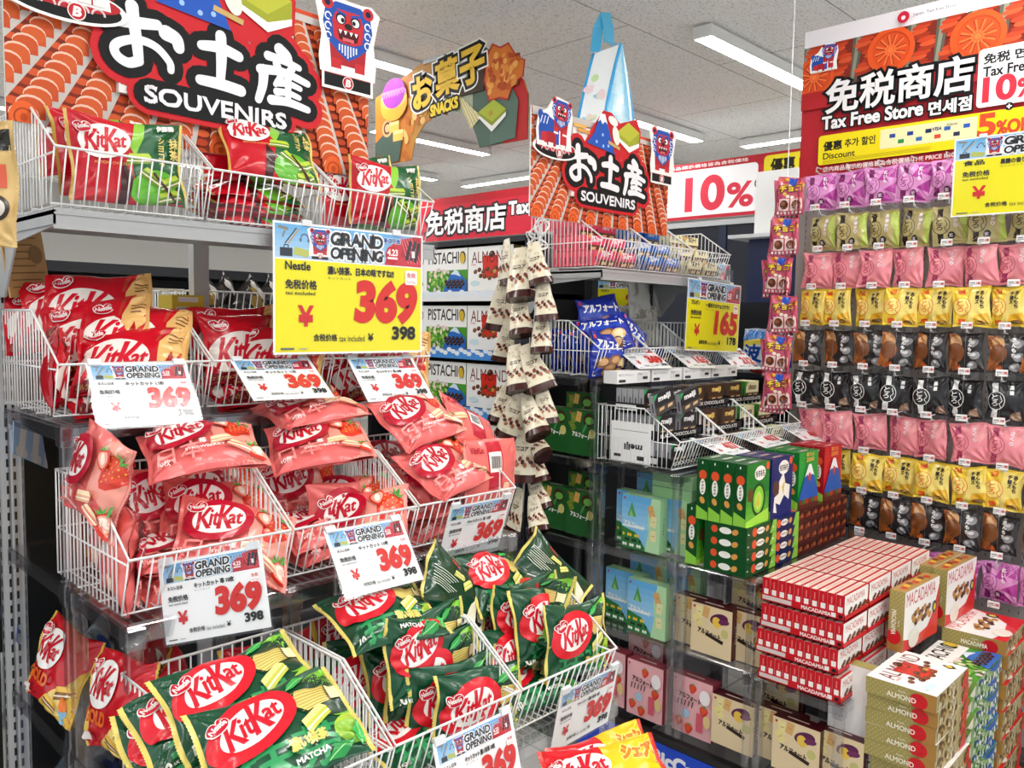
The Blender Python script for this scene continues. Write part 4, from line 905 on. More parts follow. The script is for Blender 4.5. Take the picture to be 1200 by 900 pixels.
    m = MB(); a = Art(); C = lambda p: (u(3.4)+p[0]*.1, z(2.64)+p[1]*.1); a.poly([C(p) for p in ((-1, .1), (0, -.75), (1, -.1), (1, .25), (.1, .85), (-1, .4))], 'F4F2EC'); a.poly([C(p) for p in ((-1, .25), (0, -.45), (1, .1), (1, .25), (.1, .85), (-1, .4))], '8E9A2C'); a.poly([C(p) for p in ((-1, .4), (0, -.25), (1, .25), (.1, .85))], 'AEBB3A'); a.text('抹', u(3.42), z(2.64), .03, 'C8342A', w=.03, rot=20)
    a.onto(m, facingX(-.012, 0, 0), z0=.0003, dz=.00006); m.box((-.0118, -u(3.35), z(2.6)), (0, -u(3.45), z(2.66)), '6A7A2A'); m.obj('green_cake_cutout', M_MATTE, e)
    m = MB(); m.box((-.006, -u(3.48), z(3.05)), (.008, -u(4.02), z(3.072)), 'B8C0C4')
    for yy in (3.35, 3.9): m.tube([(0, -u(yy), z(3.04) if yy > 3.5 else z(3.0)), (0, -u(yy), CEIL-z0)], .0015, 'D8D8D8', n=4)
    m.obj('hanging_rail', M_CARD, e)
# ------------------------------------------------------------------ cartons: x right, y up, z out of the front
FACE = {'F': lambda w, h, d: frame((0, 0, d/2), (1, 0, 0), (0, 1, 0)), 'L': lambda w, h, d: frame((-w/2, 0, 0), (0, 0, 1), (0, 1, 0)), 'Lf': lambda w, h, d: frame((-w/2, 0, 0), (0, -1, 0), (0, 0, 1)),
        'Lv': lambda w, h, d: frame((-w/2, 0, 0), (0, 1, 0), (0, 0, -1)), 'T': lambda w, h, d: frame((0, h/2, 0), (1, 0, 0), (0, 0, -1)), 'Bf': lambda w, h, d: frame((0, -h/2, 0), (1, 0, 0), (0, 0, 1)), 'R': lambda w, h, d: frame((w/2, 0, 0), (0, 0, -1), (0, 1, 0)), 'Rf': lambda w, h, d: frame((w/2, 0, 0), (0, 1, 0), (0, 0, 1))}
class Carton:
    def __init__(s, name, w, h, d, cols, arts, mat_=None):
        s.name, s.w, s.h, s.d, s.cols, s.arts, s.me, s.mat = name, w, h, d, cols, arts, None, mat_ or M_CARD
    def mesh(s):
        if s.me is None:
            m = MB(); w, h, d = s.w, s.h, s.d; L_, R_, B_, T_, K_, F_ = s.cols
            m.box((-w/2, -h/2, -d/2), (w/2, h/2, d/2), fc=(L_, R_, B_, T_, K_, F_))
            # glued flap edges
            e = .0006
            m.box((-w/2-e, -h/2, -d/2), (-w/2, h/2, -d/2+.0012), L_); m.box((w/2, -h/2, -d/2), (w/2+e, h/2, -d/2+.0012), R_)
            for k, a in s.arts.items():
                fw, fh = {'F': (w, h), 'L': (d, h), 'R': (d, h), 'Lf': (h, d), 'Rf': (h, d), 'Lv': (h, d), 'T': (w, d), 'Bf': (w, d)}[k]
                a.clip(-fw/2, -fh/2, fw/2, fh/2); a.onto(m, FACE[k](w, h, d), z0=.0003, dz=.00006)
            s.me = m.mesh(s.name, s.mat)
        return s.me
    def place(s, M, label, group, cat='box'):
        o = bpy.data.objects.new(s.name, s.mesh()); COLL.objects.link(o); tag(o, label, cat, group); o.matrix_world = Matrix(np.asarray(M).tolist()); return o
    def at_Y(s, x, y, z, label, group, rz=0, cat='box'):   # front left bottom corner, front looking to -Y
        return s.place(T(x, y, z) @ Rz(rz) @ facingY(s.w/2, s.d/2, s.h/2), label, group, cat)
    def at_X(s, x, y, z, label, group, rz=0, lean=0, cat='box'):   # centre of the front's bottom edge, front looking to -X
        return s.place(T(x, y, z) @ Rz(rz) @ Ry(lean) @ facingX(s.d/2, 0, s.h/2), label, group, cat)
    def flat(s, x, y, z, label, group, rz=0, cat='box'):   # lying, front up, centre of its underside
        return s.place(T(x, y, z+s.d/2) @ Rz(rz) @ frame((0, 0, 0), (1, 0, 0), (0, 1, 0)), label, group, cat)
def choc(a, x, y, r, c='4A2414'): a.ell(x, y, r, r*.78, c, 15, 12); a.ell(x-r*.25, y+r*.25, r*.3, r*.2, 'A87858', 15, 8)
def dots(a, x0, y0, x1, y1, p, r, c):
    j = 0; y = y0
    while y < y1:
        x = x0 + (p/2 if j % 2 else 0)
        while x < x1: a.ell(x, y, r, r, c, 0, 6); x += p
        y += p*.5; j += 1
AW, AH, AD = .275, .19, .047
def almond(title, kind):
    f = Art(); W2, H2 = AW/2, AH/2
    if kind == 'almond':
        f.rect(-W2, -H2, W2, H2, 'F7F5F1'); f.rect(-.045, -.04, .05, .055, 'D9301F'); f.text(title, -.115, .025, .05, '7A1C1C', w=.23, bold=.0)
        choc(f, .01, .06, .018)
        for x, y in ((-.09, -.012), (-.065, -.004), (-.04, -.012), (-.015, -.002), (.01, -.012), (.035, .0), (.06, -.006), (.085, .002), (-.03, -.034), (.0, -.04), (.03, -.034), (-.055, -.03)): choc(f, x, y, .0125, '5A2C16' if (x*1000) % 2 else '7A4420')
        choc(f, .03, -.012, .011, 'D89A4A'); f.poly([(.085, -.06), (.1, -.035), (.115, -.06), (.1, -.075)], '2A2A30'); f.ell(.1, -.055, .009, .009, 'E8C63A'); f.text('meiji', -.115, .012, .012, 'C83A3A', w=.03); f.ell(-.09, -.062, .03, .012, 'CFE6EA')
    elif kind == 'pistachio':
        f.rect(-W2, -H2, W2, H2, 'F7F5F1'); f.rect(-W2, -H2, W2, .0, '4E9A2E'); f.text(title, -.125, .03, .05, '26221E', w=.25, bold=.02)
        rr = np.random.default_rng(3)
        for q in range(60): f.ell(rr.uniform(-W2, .02), rr.uniform(-H2, .01), .012, .008, ('E6C9D4', 'F2E4C8', '78B83A', '3E7A24', 'A8CC6A')[q % 5], rr.uniform(0, 180), 8)
        f.poly([(-.02, -H2), (.03, -.02), (.06, .0), (.08, -.005), (W2, -.05), (W2, -H2)], '2F6CC0'); f.poly([(.03, -.02), (.06, .0), (.08, -.005), (.1, -.03), (.06, -.02)], 'DCE8F4')
        for q in range(14): choc(f, .0+.009*q, -.05-.012*(q % 3), .011, '2C1A12')
        f.ell(.11, .05, .016, .024, 'D8B43A')
    else:
        f.rect(-W2, -H2, W2, H2, 'F6F3EE'); f.poly([(-W2, -H2), (-W2, -.055), (-.06, -.07), (.05, -.055), (.1, -.01), (W2, .07), (W2, -H2)], 'D8201C'); f.text(title, -.125, .045, .042, 'C42A2A', w=.23, bold=.0)
        for q in range(16): choc(f, -.07+.018*(q % 8)+.006*(q//8), .005-.022*(q//8)+.006*(q % 3), .0135, ('3A1C10', '5A2C16', 'C8924A')[q % 3 if q % 5 else 2])
        f.ell(-.06, -.065, .04, .03, 'F0EADC'); f.ell(.1, -.0, .018, .02, '2A2A30'); f.ell(.1, .0, .01, .012, 'E8C63A')
        for q in range(5): f.line([(-.09+.02*q, -H2), (-.05+.02*q, -.055)], .0015, 'F0B8B0')
    l = Art(); gold = 'A39656'
    lc = {'almond': gold, 'pistachio': '7AA84A', 'macadamia': gold}[kind]
    l.rect(-H2, -AD/2, H2, AD/2, lc); dots(l, -H2, -AD/2, .03, AD/2, .014, .0016, 'D2C694')
    if kind == 'pistachio': 
        for q in range(8): l.poly([(-H2+.025*q, -AD/2), (-H2+.012+.025*q, -AD/2), (-H2+.03+.025*q, AD/2), (-H2+.018+.025*q, AD/2)], '20301A' if q < 2 else 'E4EADA')
    else: l.rect(.055, -AD/2, H2, AD/2, 'A87A3A'); l.ell(.05, -.004, .024, .022, 'C8141E', 0, 20); l.text(title, -.035, -.013, .014, 'F4EEDC', w=.078, bold=.03); l.text('choco', -.005, .007, .006, 'F4EEDC', w=.02)
    b = Art(); b.rect(-W2, -AD/2, W2, AD/2, {'almond': 'B9A878', 'pistachio': '9FB88A', 'macadamia': 'B8A070'}[kind]); rr = np.random.default_rng(4)
    for q in range(46): b.ell(rr.uniform(-W2, W2), rr.uniform(-AD/2, AD/2), .012, .007, (('E0D0A8', '8A6A3A', 'C8BC98', '6A4A2A', 'B89A5A') if kind != 'pistachio' else ('DCE4D0', '3E7A3A', 'A8C88A', '2A4A8A', 'F0F0EC'))[q % 5], rr.uniform(0, 180), 8)
    if kind != 'pistachio': b.poly([(W2-.07, -AD/2), (W2-.03, AD/2), (W2, AD/2), (W2, -AD/2)], 'C83A2E')
    else: b.poly([(-.02, AD/2), (.06, -.0), (W2, AD/2)], '2A62B4')
    top = Art(); top.rect(-W2, -AD/2, W2, AD/2, 'B08A4A'); 
    for q in range(7): top.ell(-.09+.03*q, .004*(q % 3), .016, .011, ('C8301E', 'E0B23A', '8A2A1A')[q % 3], 20, 10)
    nm = {'almond': 'almond_chocolate_box', 'pistachio': 'pistachio_chocolate_box', 'macadamia': 'macadamia_gift_box'}[kind]
    edge = lc
    return Carton(nm, AW, AH, AD, (edge, edge, edge, 'B08A4A', 'F0EEEA', 'F7F5F1'), {'F': f, 'Lf': l, 'Bf': b, 'T': top})
ALMOND, PISTA, MACAD = almond('ALMOND', 'almond'), almond('PISTACHIO', 'pistachio'), almond('MACADAMIA', 'macadamia')
def small_mac():
    w, h, d = .172, .07, .0245; f = Art(); f.rect(-w/2, -h/2, w/2, h/2, 'F6F3EE'); f.text('MACADAMIA', -.07, .004, .022, 'C42A2A', w=.13)
    f.poly([(-w/2, -h/2), (w/2, -h/2), (w/2, -.01), (.02, -.02), (-.05, -.03)], 'C8281E')
    for q in range(13): choc(f, -.05+.011*q, -.02+.008*math.sin(q*2.1), .0095, ('3A1C10', '5A2C16', 'C89A5A')[q % 3])
    l = Art(); l.rect(-d/2, -h/2, d/2, h/2, 'C8101E'); l.rect(-d*.28, -h*.42, d*.3, -.0, 'F6F2EE'); l.rect(-d*.08, .004, d*.06, h*.36, 'E8787A')
    t = Art(); t.rect(-w/2, -d/2, w/2, d/2, 'E9DAD2'); t.rect(-w/2, -d/2, w/2, -d*.18, 'C41A22'); t.rect(-w/2, -d*.05, w/2, d*.02, 'D8A05A'); t.rect(-.06, d*.12, .06, d*.3, 'CFA8A0')
    return Carton('macadamia_chocolate_box', w, h, d, ('C8101E', 'C8101E', 'C8101E', 'E9DAD2', 'F6F3EE', 'F6F3EE'), {'F': f, 'L': l, 'T': t})
SMAC = small_mac()
def biscuit_art(w, h, kind):
    f = Art(); W2, H2 = w/2, h/2
    bg = {'green': '1E5A26', 'blue': '7FC0E8', 'potato': 'E3CDA4', 'pink': 'F0B4B8'}[kind]; f.rect(-W2, -H2, W2, H2, bg)
    if kind == 'blue':
        f.grad(-W2, -H2*.2, W2, H2, '9CD0EE', '5AA8DE', 5); f.poly([(-W2, -H2), (-W2, -.02), (-.02, -.035), (.03, -H2)], '2E7A3C'); f.poly([(.02, -H2), (.035, -.02), (.03, .03), (.045, H2), (W2, H2), (W2, -H2)], 'B4DCAA')
        f.poly([(-.055, .02), (-.045, .05), (-.038, .075), (-.03, .05), (-.02, .02)], '4E9A4E'); f.poly([(-.05, .02), (-.04, .045), (-.03, .02)], '8CC87C')
        for q in range(16): f.ell(-W2+.01+.0085*(q % 8)*1.2, -H2+.012+.03*(q % 3)*.6, .005, .006, ('F4F4F0', '16181C', 'F0C83A')[q % 3], 0, 8)
        f.rect(-.075, -.02, .012, -.012, 'E8F2F4')
    if kind == 'green':
        f.ell(.03, .05, .028, .026, '3A2414'); f.ell(.032, .048, .02, .014, '6DAE4A'); f.ell(.045, -.0, .015, .018, 'D8CC7A'); leaf(f, .01, .018, .045, 60, '2F7A3A')
    if kind == 'potato':
        f.ell(.028, .045, .034, .019, '5A1C4A', 18); f.ell(.02, .034, .016, .018, 'E8C24A', 20); f.ell(.046, .04, .02, .009, '6E2A58', 10); f.ell(.05, .002, .014, .015, 'C8C07A')
        f.line([(-.02, -.013), (.045, -.03)], .012, '2A1A14')
    if kind == 'pink':
        for x, y, s in ((.0, .065, .03), (.045, .0, .032), (-.05, -.06, .03), (-.01, -.075, .032)): strawberry(f, x, y*h/.2, s, -10)
        f.rect(.02, -.075, .045, -.01, 'D8586A'); f.ell(.06, -.03, .014, .022, 'E8C88A'); f.ell(.05, .05, .02, .026, 'F8F0F0')
        for q in range(5): f.line([(-.055+.014*q, .0), (-.05+.014*q, .022)], .004, '3A3438')
        f.ell(-.02, -.025, .014, .016, 'A8C8DC')
    for x, y, r, c in (((-.045, .055, 0, 'E8DC9A'), (-.02, .06, -20, 'D8A868'), (-.05, .025, 25, 'E8D890')) if kind in ('green', 'potato') else ((.045, .05, 10, 'D8A868'), (.055, .015, -15, 'E6E0A8'), (.055, -.035, -5, 'E6E0A8')) if kind == 'blue' else ()):
        an = math.radians(r+8); cc, ss = math.cos(an), math.sin(an)
        if kind == 'green': c = {'E8DC9A': '7A8A2E', 'D8A868': 'D8A85A', 'E8D890': '6A8428'}[c]
        f.poly([(x+u*cc-v*ss, y+u*ss+v*cc) for u, v in ((-.012, -.019), (.012, -.019), (.012, .019), (-.012, .019))], c); f.line([(x-.006*cc, y-.006*ss), (x+.006*cc, y+.006*ss)], .002, 'B08A4A')
    tc = 'F4F4EC' if kind in ('green', 'blue') else '2A2018'
    f.text('アルフォート', -.05 if kind != 'blue' else -.07, -.014 if kind != 'pink' else .03, .017, tc, w=.085 if kind != 'blue' else .09, bold=.05, rot=-6)
    f.ell(-W2+.012, H2-.012, .004, .004, 'B41E2A')
    return f
def biscuit(kind, w, h, d, side, front, nm):
    l = Art(); l.rect(-d/2, -h/2, d/2, h/2, side); l.text('アルフォート', .004, -.03, .009, 'E8DCC8' if kind != 'blue' else '2A4A2A', w=.06, rot=90, bold=.03)
    t = Art(); t.rect(-w/2, -d/2, w/2, d/2, side); t.rect(-.04, -.003, .03, .003, 'E8DCC8')
    return Carton(nm, w, h, d, (side, side, side, side, side, front), {'F': biscuit_art(w, h, kind), 'R': l, 'L': Art() if False else l2(l), 'T': t})
def l2(a): b = Art(); b.it = list(a.it); return b
B_GREEN = biscuit('green', .145, .17, .045, '123E1A', '1E5A26', 'green_tea_biscuit_box'); B_BLUE = biscuit('blue', .162, .19, .045, '9CCB96', '7FC0E8', 'blue_biscuit_box')
B_POT = biscuit('potato', .152, .165, .05, '4A0E18', 'E3CDA4', 'sweet_potato_biscuit_box'); B_PINK = biscuit('pink', .152, .2, .05, '9A3A48', 'F0B4B8', 'strawberry_biscuit_box')
def bean(kind):
    w, h, d = .15, .2, .042; f = Art(); W2, H2 = w/2, h/2; base = {'green': '1A7A2A', 'navy': '14246A', 'fuji': '1E9A3C', 'fujired': 'C8182A'}[kind]; f.rect(-W2, -H2, W2, H2, base)
    if kind in ('green', 'navy'):
        if kind == 'green':
            f.grad(-W2, -H2, W2, 0, '7AC834', '2A8A2E', 5); f.ell(.005, -.02, .045, .055, '14461C', 0, 30); f.ell(.005, -.02, .034, .044, '8ACF3C', 0, 30); f.ell(.005, -.024, .022, .03, 'B9E25A'); f.poly([(-.01, -.04), (0, -.0), (.01, -.04)], 'E8B84A'); f.ell(-.05, .0, .018, .022, '6A4422')
            f.poly([(-W2, -H2), (-W2, -.085), (W2, -.055), (W2, -H2)], 'A8E04A')
        else:
            f.poly([(-.02, .02), (.01, .05), (.025, .01), (.06, .0), (.055, -.05), (.02, -.03), (-.01, -.06), (-.04, -.05), (-.03, -.085), (-.055, -.08), (-.05, -.03), (-.02, -.02)], 'F2EEE4'); f.ell(-.04, .0, .022, .026, '5A3A2A'); f.poly([(.0, -.0), (.02, .02), (.015, -.03)], 'E8C24A')
        f.ell(.01, .066, .036, .024, 'F6F2EA'); f.text('もちもち', -.018, .055, .02, '3A2418', w=.056, bold=.05); f.ell(.06, .085, .012, .013, 'E05A3A')
    else:
        dots(f, -W2, -H2, W2, H2, .03, .003, '2EB04E' if kind == 'fuji' else 'DA3A44'); f.poly([(-W2, -.06), (-.03, .02), (-.008, .055), (.012, .055), (.035, .02), (W2, -.05), (W2, -H2), (-W2, -H2)], '2458B0'); f.poly([(-.035, .012), (-.008, .055), (.012, .055), (.038, .012), (.018, .02), (.0, .005), (-.015, .02)], 'F4F4F6'); f.rect(-W2, -H2, W2, -.07, '5A241A')
        for q in range(6): f.ell(-.06+.024*q, -.075, .016, .01, ('7A2A1E', '3A6A2A', 'A83A2A')[q % 3], 0, 10)
        f.text('富士山', -.03, .085, .013, 'D8B45A' if kind == 'fuji' else 'E8904A', w=.06, bold=.05); f.text('2000', -.03, .066, .013, 'D8B45A' if kind == 'fuji' else 'E8904A', w=.06, bold=.08); f.ell(-.0, .01, .01, .016, 'C83A2A')
    sc = {'green': '0C4A1E', 'navy': '101C54', 'fuji': '14702C', 'fujired': 'A01420'}[kind]
    def spine():
        l = Art(); l.rect(-d/2, -H2, d/2, H2, sc); l.ell(0, .048, .0145, .0155, 'E0532C'); l.ell(0, .008, .011, .026, 'F4F2EA'); l.text('もちもち', .004, -.012, .008, '3A2418', w=.04, rot=90, bold=.04); l.ell(0, -.036, .009, .012, 'D89A4A', 30); l.poly([(-d/2, -H2), (-d/2, -.055), (d/2, -.075), (d/2, -H2)], '8CCB46'); l.rect(-.004, .084, .0, .092, 'F0F0E8'); return l
    def spine_flat():
        l = Art(); b = spine(); l.put(b, 0, 0, 1, 90); return l
    bt = Art(); bt.rect(-W2, -d/2, W2, d/2, sc); bt.ell(-.04, 0, .012, .012, 'E0532C'); bt.ell(.0, 0, .022, .011, 'F4F2EA'); bt.ell(.035, 0, .012, .009, 'D89A4A', 30)
    t = Art(); t.rect(-W2, -d/2, W2, d/2, '12502A' if kind == 'green' else sc); t.rect(-.03, -.006, .03, .004, 'D8E0D0' if kind == 'green' else 'D8B0A8')
    return Carton({'green': 'matcha_bean_snack_box', 'navy': 'navy_bean_snack_box', 'fuji': 'green_mountain_snack_box', 'fujired': 'red_mountain_snack_box'}[kind], w, h, d, (sc, sc, sc, sc, sc, base), {'F': f, 'L': spine(), 'T': t, 'Bf': bt, 'Rf': spine_flat()})
BEANS = {k: bean(k) for k in ('green', 'navy', 'fuji', 'fujired')}
def small_choc(nm, base, label_c, txt, ribbon=None, w=.105, h=.075, d=.022, side='A4A4A8'):
    f = Art(); f.rect(-w/2, -h/2, w/2, h/2, base); f.text(txt, -.03, .004, .022, label_c, w=.062, bold=.06); f.rect(-w/2, -h/2, w/2, -h*.12, '4A4440' if base < '3' else '5A3A1E')
    for x in (-.02, .025): f.poly([(x-.014, -.026), (x+.012, -.024), (x+.016, -.014), (x-.01, -.015)], 'D8B888')
    if ribbon: f.poly([(-w/2, h/2), (-w/2, h*.2), (-w*.3, h/2)], ribbon)
    l = Art(); l.rect(-d/2, -h/2, d/2, h/2, side); l.rect(-d*.1, -h*.35, d*.12, h*.1, '3A3A3E')
    return Carton(nm, w, h, d, (side, side, base, base, base, base), {'F': f, 'L': l})
MJ_BLACK = small_choc('black_chocolate_box', '26262A', 'F0F0EE', 'meiji', '2EA860'); MJ_BROWN = small_choc('brown_chocolate_box', '3E2A1C', 'E8C86A', 'meiji', None, side='5A4636')
MJ_ALM = small_choc('green_almond_chocolate_box', 'E8E6B8', '5A3A1E', 'choco', '4E9A3C', side='3E8A34')
MC_PINK = small_choc('pink_biscuit_carton', 'E0406A', 'F8ECEC', 'アルフォート', 'F0A03A', .1, .055, .0225, 'EE5A6E'); MC_BLUE = small_choc('blue_biscuit_carton', '1E6AC0', 'F4F4F4', 'アルフォート', 'C88A4A', .1, .055, .0225, '2A7ED0')
MC_CREAM = small_choc('cream_biscuit_carton', 'EDE2B0', '3A2A1A', 'アルフォート', 'E08A3A', .1, .055, .0225, 'E6D894'); MC_NAVY = small_choc('navy_biscuit_carton', '141E5A', 'F4F4F4', 'アルフォート', None, .1, .055, .0225, '1A2870')
MC_OLIVE = small_choc('dark_green_biscuit_carton', '1E3A1E', 'E8E8D8', 'アルフォート', None, .1, .055, .0225, '2E4A2A')
# ------------------------------------------------------------------ peg bags (upright, seals above and below)
PW, PH = .124, .148
def peg_art(kind):
    a = Art(); W2, H2 = PW/2, PH/2
    base, band, line, alt, badge = {'purple': ('DC92CA', '7E2466', '8A2A74', 'B43E9A', '6A1C58'), 'olive': ('B9AC72', '2E2420', '3A2E22', 'A9C048', '1C1816'), 'pink': ('EC8E98', 'A83A62', 'B43A5A', 'F2A4A8', '8E2A4E'),
        'yellow': ('F4D23C', 'E0561E', 'E8641E', 'F6E07A', 'D8481E'), 'brown': ('2C292A', 'B2642A', '8A4A20', '4A4648', '1A1818'), 'black': ('1E1E21', 'ECECEA', 'F4F4F2', '2E2C2C', '0E0E10')}[kind]
    a.rect(-W2, -H2, W2, H2, base)
    if kind == 'purple':
        for p in (((.0, .07), (.06, .07), (.06, .02), (.02, .03)), ((.01, -.02), (.06, .01), (.06, -.04)), ((-.02, -.07), (.02, -.03), (.05, -.07)), ((-.01, .02), (.01, .05), (.03, .01))): a.poly(p, alt)
    elif kind == 'olive': a.poly([(.02, .07), (.06, .07), (.06, -.07), (.035, -.07), (.045, -.01)], alt); a.ell(.05, .03, .02, .035, 'C2D46A')
    elif kind == 'yellow': a.poly([(-.02, -.07), (.0, .07), (.06, .07), (.06, -.07)], alt); a.poly([(.0, -.07), (.01, -.03), (.05, -.02), (.06, -.07)], 'F0B62A'); a.ell(.03, -.055, .02, .008, '6A4A20')
    elif kind == 'brown':
        a.poly([(-.06, -.07), (-.06, .07), (-.03, .07), (-.02, .0), (-.03, -.07)], band); a.ell(-.03, .03, .02, .03, 'C89A6A')
        for x, y in ((.03, .035), (.035, -.01), (.025, -.045)): a.ell(x, y, .018, .014, '8E8E92', 20); a.ell(x-.004, y+.003, .009, .006, 'D8D8DA', 20)
        a.poly([(-.04, -.07), (-.02, -.04), (.0, -.07)], 'C8581E')
    elif kind == 'black': a.poly([(.01, -.07), (.02, -.04), (.045, -.03), (.055, -.07)], '9A7A66'); a.ell(.035, -.052, .014, .009, 'C4A890')
    else: a.poly([(.0, .07), (.03, .0), (.06, .03), (.06, .07)], alt)
    if kind != 'brown': a.rect(-.042, -H2, -.024, H2, band if kind != 'yellow' else 'F6C93A')
    if kind == 'yellow': a.rect(-.042, .045, -.02, H2, band); a.rect(-.042, -H2, -.02, -.045, band)
    a.ell(-.03, .0, .029, .033, base if kind not in ('yellow', 'brown') else ('F8E27A' if kind == 'yellow' else '7A4A2A'), 0, 24); a.arc(-.03, 0, .028, .0022, line, 0, 360, 24, ry=.032)
    for k, ch in enumerate('とろ'): a.text(ch, -.045, .004-.022*k, .019, line, w=.02, bold=.02)
    a.line([(-.018, .02), (-.01, .0), (-.02, -.01), (-.012, -.026)], .002, line)
    tc = {'yellow': '2A2218', 'black': 'F2F2F0', 'brown': 'F0EEEA'}.get(kind, 'F4EAF0')
    if kind in ('purple', 'olive'): a.ell(.002, -.04, .012, .0135, badge, 0, 16); a.text('紫', -.006, -.047, .014, 'E8DCE4', w=.013)
    t2 = {'yellow': 'チーズあんもち', 'black': '黒糖', 'brown': 'あんもち', 'olive': '黒糖かり', 'purple': '紅いも', 'pink': 'さくら'}[kind]
    for k, ch in enumerate(t2): a.text(ch, .012+(.016 if kind == 'yellow' and k > 2 else 0), .04-(.017 if len(t2) < 5 else .015)*(k if not (kind == 'yellow' and k > 2) else k-3), .013, tc, w=.012, bold=.05)
    return a, base
def mk_peg(kind):
    def mk(i):
        a, base = peg_art(kind); r = Art(); r.put(a, 0, 0, 1.04, -90)
        return bag_mesh('peg_snack_bag', 700+i+len(kind)*13, PH, PW, .034, r, base, base, None, .009, None, nx=30, ny=26, maxlen=.0065, wr=1.15)
    return mk
PEGS = {k: BagKind({'purple': 'purple_peg_bag', 'olive': 'olive_peg_bag', 'pink': 'pink_peg_bag', 'yellow': 'yellow_peg_bag', 'brown': 'brown_peg_bag', 'black': 'black_peg_bag'}[k], 4, mk_peg(k)) for k in ('purple', 'olive', 'pink', 'yellow', 'brown', 'black')}
def mk_blue(i):
    a = Art(); a.rect(-.11, -.11, .11, .11, '1A2E9A'); a.poly([(-.11, .05), (.11, .02), (.11, -.0), (-.11, .01)], '2A48B8')
    a.text('アルフォート', -.08, .03, .032, 'F6F6F4', w=.16, bold=.05, rot=-6)
    for x, y, c in ((-.05, -.03, '6A4630'), (.0, -.02, '8A5A38'), (.045, -.03, 'E0B878'), (-.02, -.06, 'A87A4A'), (.03, -.065, '5A3A26')): a.ell(x, y, .03, .022, c, 15, 20); a.ell(x, y+.002, .02, .013, 'C89A68' if c[0] != 'E' else 'F0D8A8', 15, 16)
    a.text('ミニ', .05, -.08, .016, 'F4F4F4', w=.03); a.rect(-.1, .06, -.085, .075, 'C8203A')
    return bag_mesh('blue_biscuit_bag', 900+i, .2, .17, .06, a, '182A90', 'A8AEC0', None, .008, None)
K_BLUE = BagKind('blue_biscuit_bag', 3, mk_blue)
def mk_plain(cols, seed0):
    def mk(i):
        a = Art(); rr = np.random.default_rng(seed0+i); b = cols[i % len(cols)]
        for q in range(16):
            x, y = rr.uniform(-.09, .09), rr.uniform(-.07, .07); a.ell(x, y, rr.uniform(.01, .035), rr.uniform(.006, .02), cols[int(rr.integers(len(cols)))], rr.uniform(0, 180), 12)
        a.rect(-.09, .04, -.02, .06, 'F0EEE6'); a.rect(.0, -.06, .07, -.045, 'E8E4D8')
        return bag_mesh('mixed_snack_bag', seed0+i, .2, .16, .045, a, b, b, None, .008, None, nx=30, ny=24)
    return mk
K_SILVER = BagKind('silver_snack_bag', 3, mk_plain(['9AA4AC', '6A7A86', '1E3A8A', 'C8CED2', '20262C'], 1000)); K_AMBER = BagKind('amber_snack_bag', 3, mk_plain(['8A5A1E', 'D8B43A', '3A2414', 'B43A1E', '1E1A16'], 1100))
K_GOLDSTRIPE = BagKind('black_gold_snack_bag', 2, mk_plain(['1C1A18', '2A2620', 'A8862A', 'D8B84A', '101010'], 1200)); K_WHITE = BagKind('white_pouch', 2, mk_plain(['DCDAD2', 'F0EEE8', 'B8B2A4', 'C8C4B8'], 1300))
# ================================================================== LEFT GONDOLA (front looks to -Y)
GX0, GX1 = .5, 1.4
gondola(GX0, GX1, 1.62, 2.05, 0, 1.78, [(1.692, 1.655)], 'tall grey slotted shelf unit holding the red, pink and green snack baskets at left', backshelves=[(1.42, 2.45), (1.0, 2.45), (.6, 2.45)])
riser(GX0, GX1, 1.64, 2.0, (1.297, .997, .68, .36), FLOOR, 'clear acrylic riser under the red snack baskets', bays=3)
riser(GX0, GX1, 1.345, 1.63, (.997, .68, .36), FLOOR, 'clear acrylic riser under the pink strawberry baskets', bays=3)
riser(GX0, GX1, 1.035, 1.335, (.697, .38), FLOOR, 'clear acrylic riser under the green matcha baskets', bays=3)
riser(GX0, GX1, .73, 1.025, (.2,), FLOOR, 'low clear acrylic riser under the red and yellow bags', bays=3)
LC = ('left', 'middle', 'right')
for i in range(3):
    basket(GX0+.3*i, 1.655, 1.697, 'white wire basket of red and green bags on the steel top shelf, %s of three' % LC[i], 'wire baskets on the large shelf unit')
    basket(GX0+.3*i, 1.665, 1.300, 'white wire basket of red classic bags behind the small white cards, %s of three' % LC[i], 'wire baskets on the large shelf unit')
    basket(GX0+.3*i, 1.345, 1.000, 'white wire basket holding pink strawberry bags, %s of three' % LC[i], 'wire baskets on the large shelf unit')
    basket(GX0+.3*i, 1.035, .700, 'white wire basket holding dark green matcha bags, %s of three' % LC[i], 'wire baskets on the large shelf unit')
# clear strip along the top shelf front
m = MB(); m.box((GX0, 1.643, 1.66), (GX1, 1.6455, 1.735)); tag(m.obj('clear_price_rail', M_SLEEVE), 'clear plastic strip along the front edge of the steel top shelf', 'price rail')
souvenir_board(.462, 1.79, 'large souvenir sign with red roof tiles above the left shelf unit')
BAGS = []
def bag(kind, c4, Y, label, group, W=BW, H=BH, **k):
    M = pose(c4, W, H, Y=Y, **k); BAGS.append((kind.name, POSE_LOG[-1])); kind.place(M, label, group)
g = 'green matcha snack bags'
for c4, Y, lb in (
    (((359, 699), (488, 680), (530, 735), (420, 772)), 1.24, 'green matcha bag lying tilted right below the white card with the 11 count'),
    (((447, 726), (536, 694), (545, 800), (451, 836)), 1.19, 'upright green matcha bag in the middle basket, left of the bird-marked bag'),
    (((530, 647), (602, 652), (628, 705), (564, 722)), 1.30, 'green matcha bag with full logo beneath the card of the right pink basket'),
    (((609, 662), (686, 665), (640, 770), (562, 762)), 1.22, 'green matcha bag leaning left in the right basket, left of the pointed bag back')): bag(K_GREEN, c4, Y, lb, g)
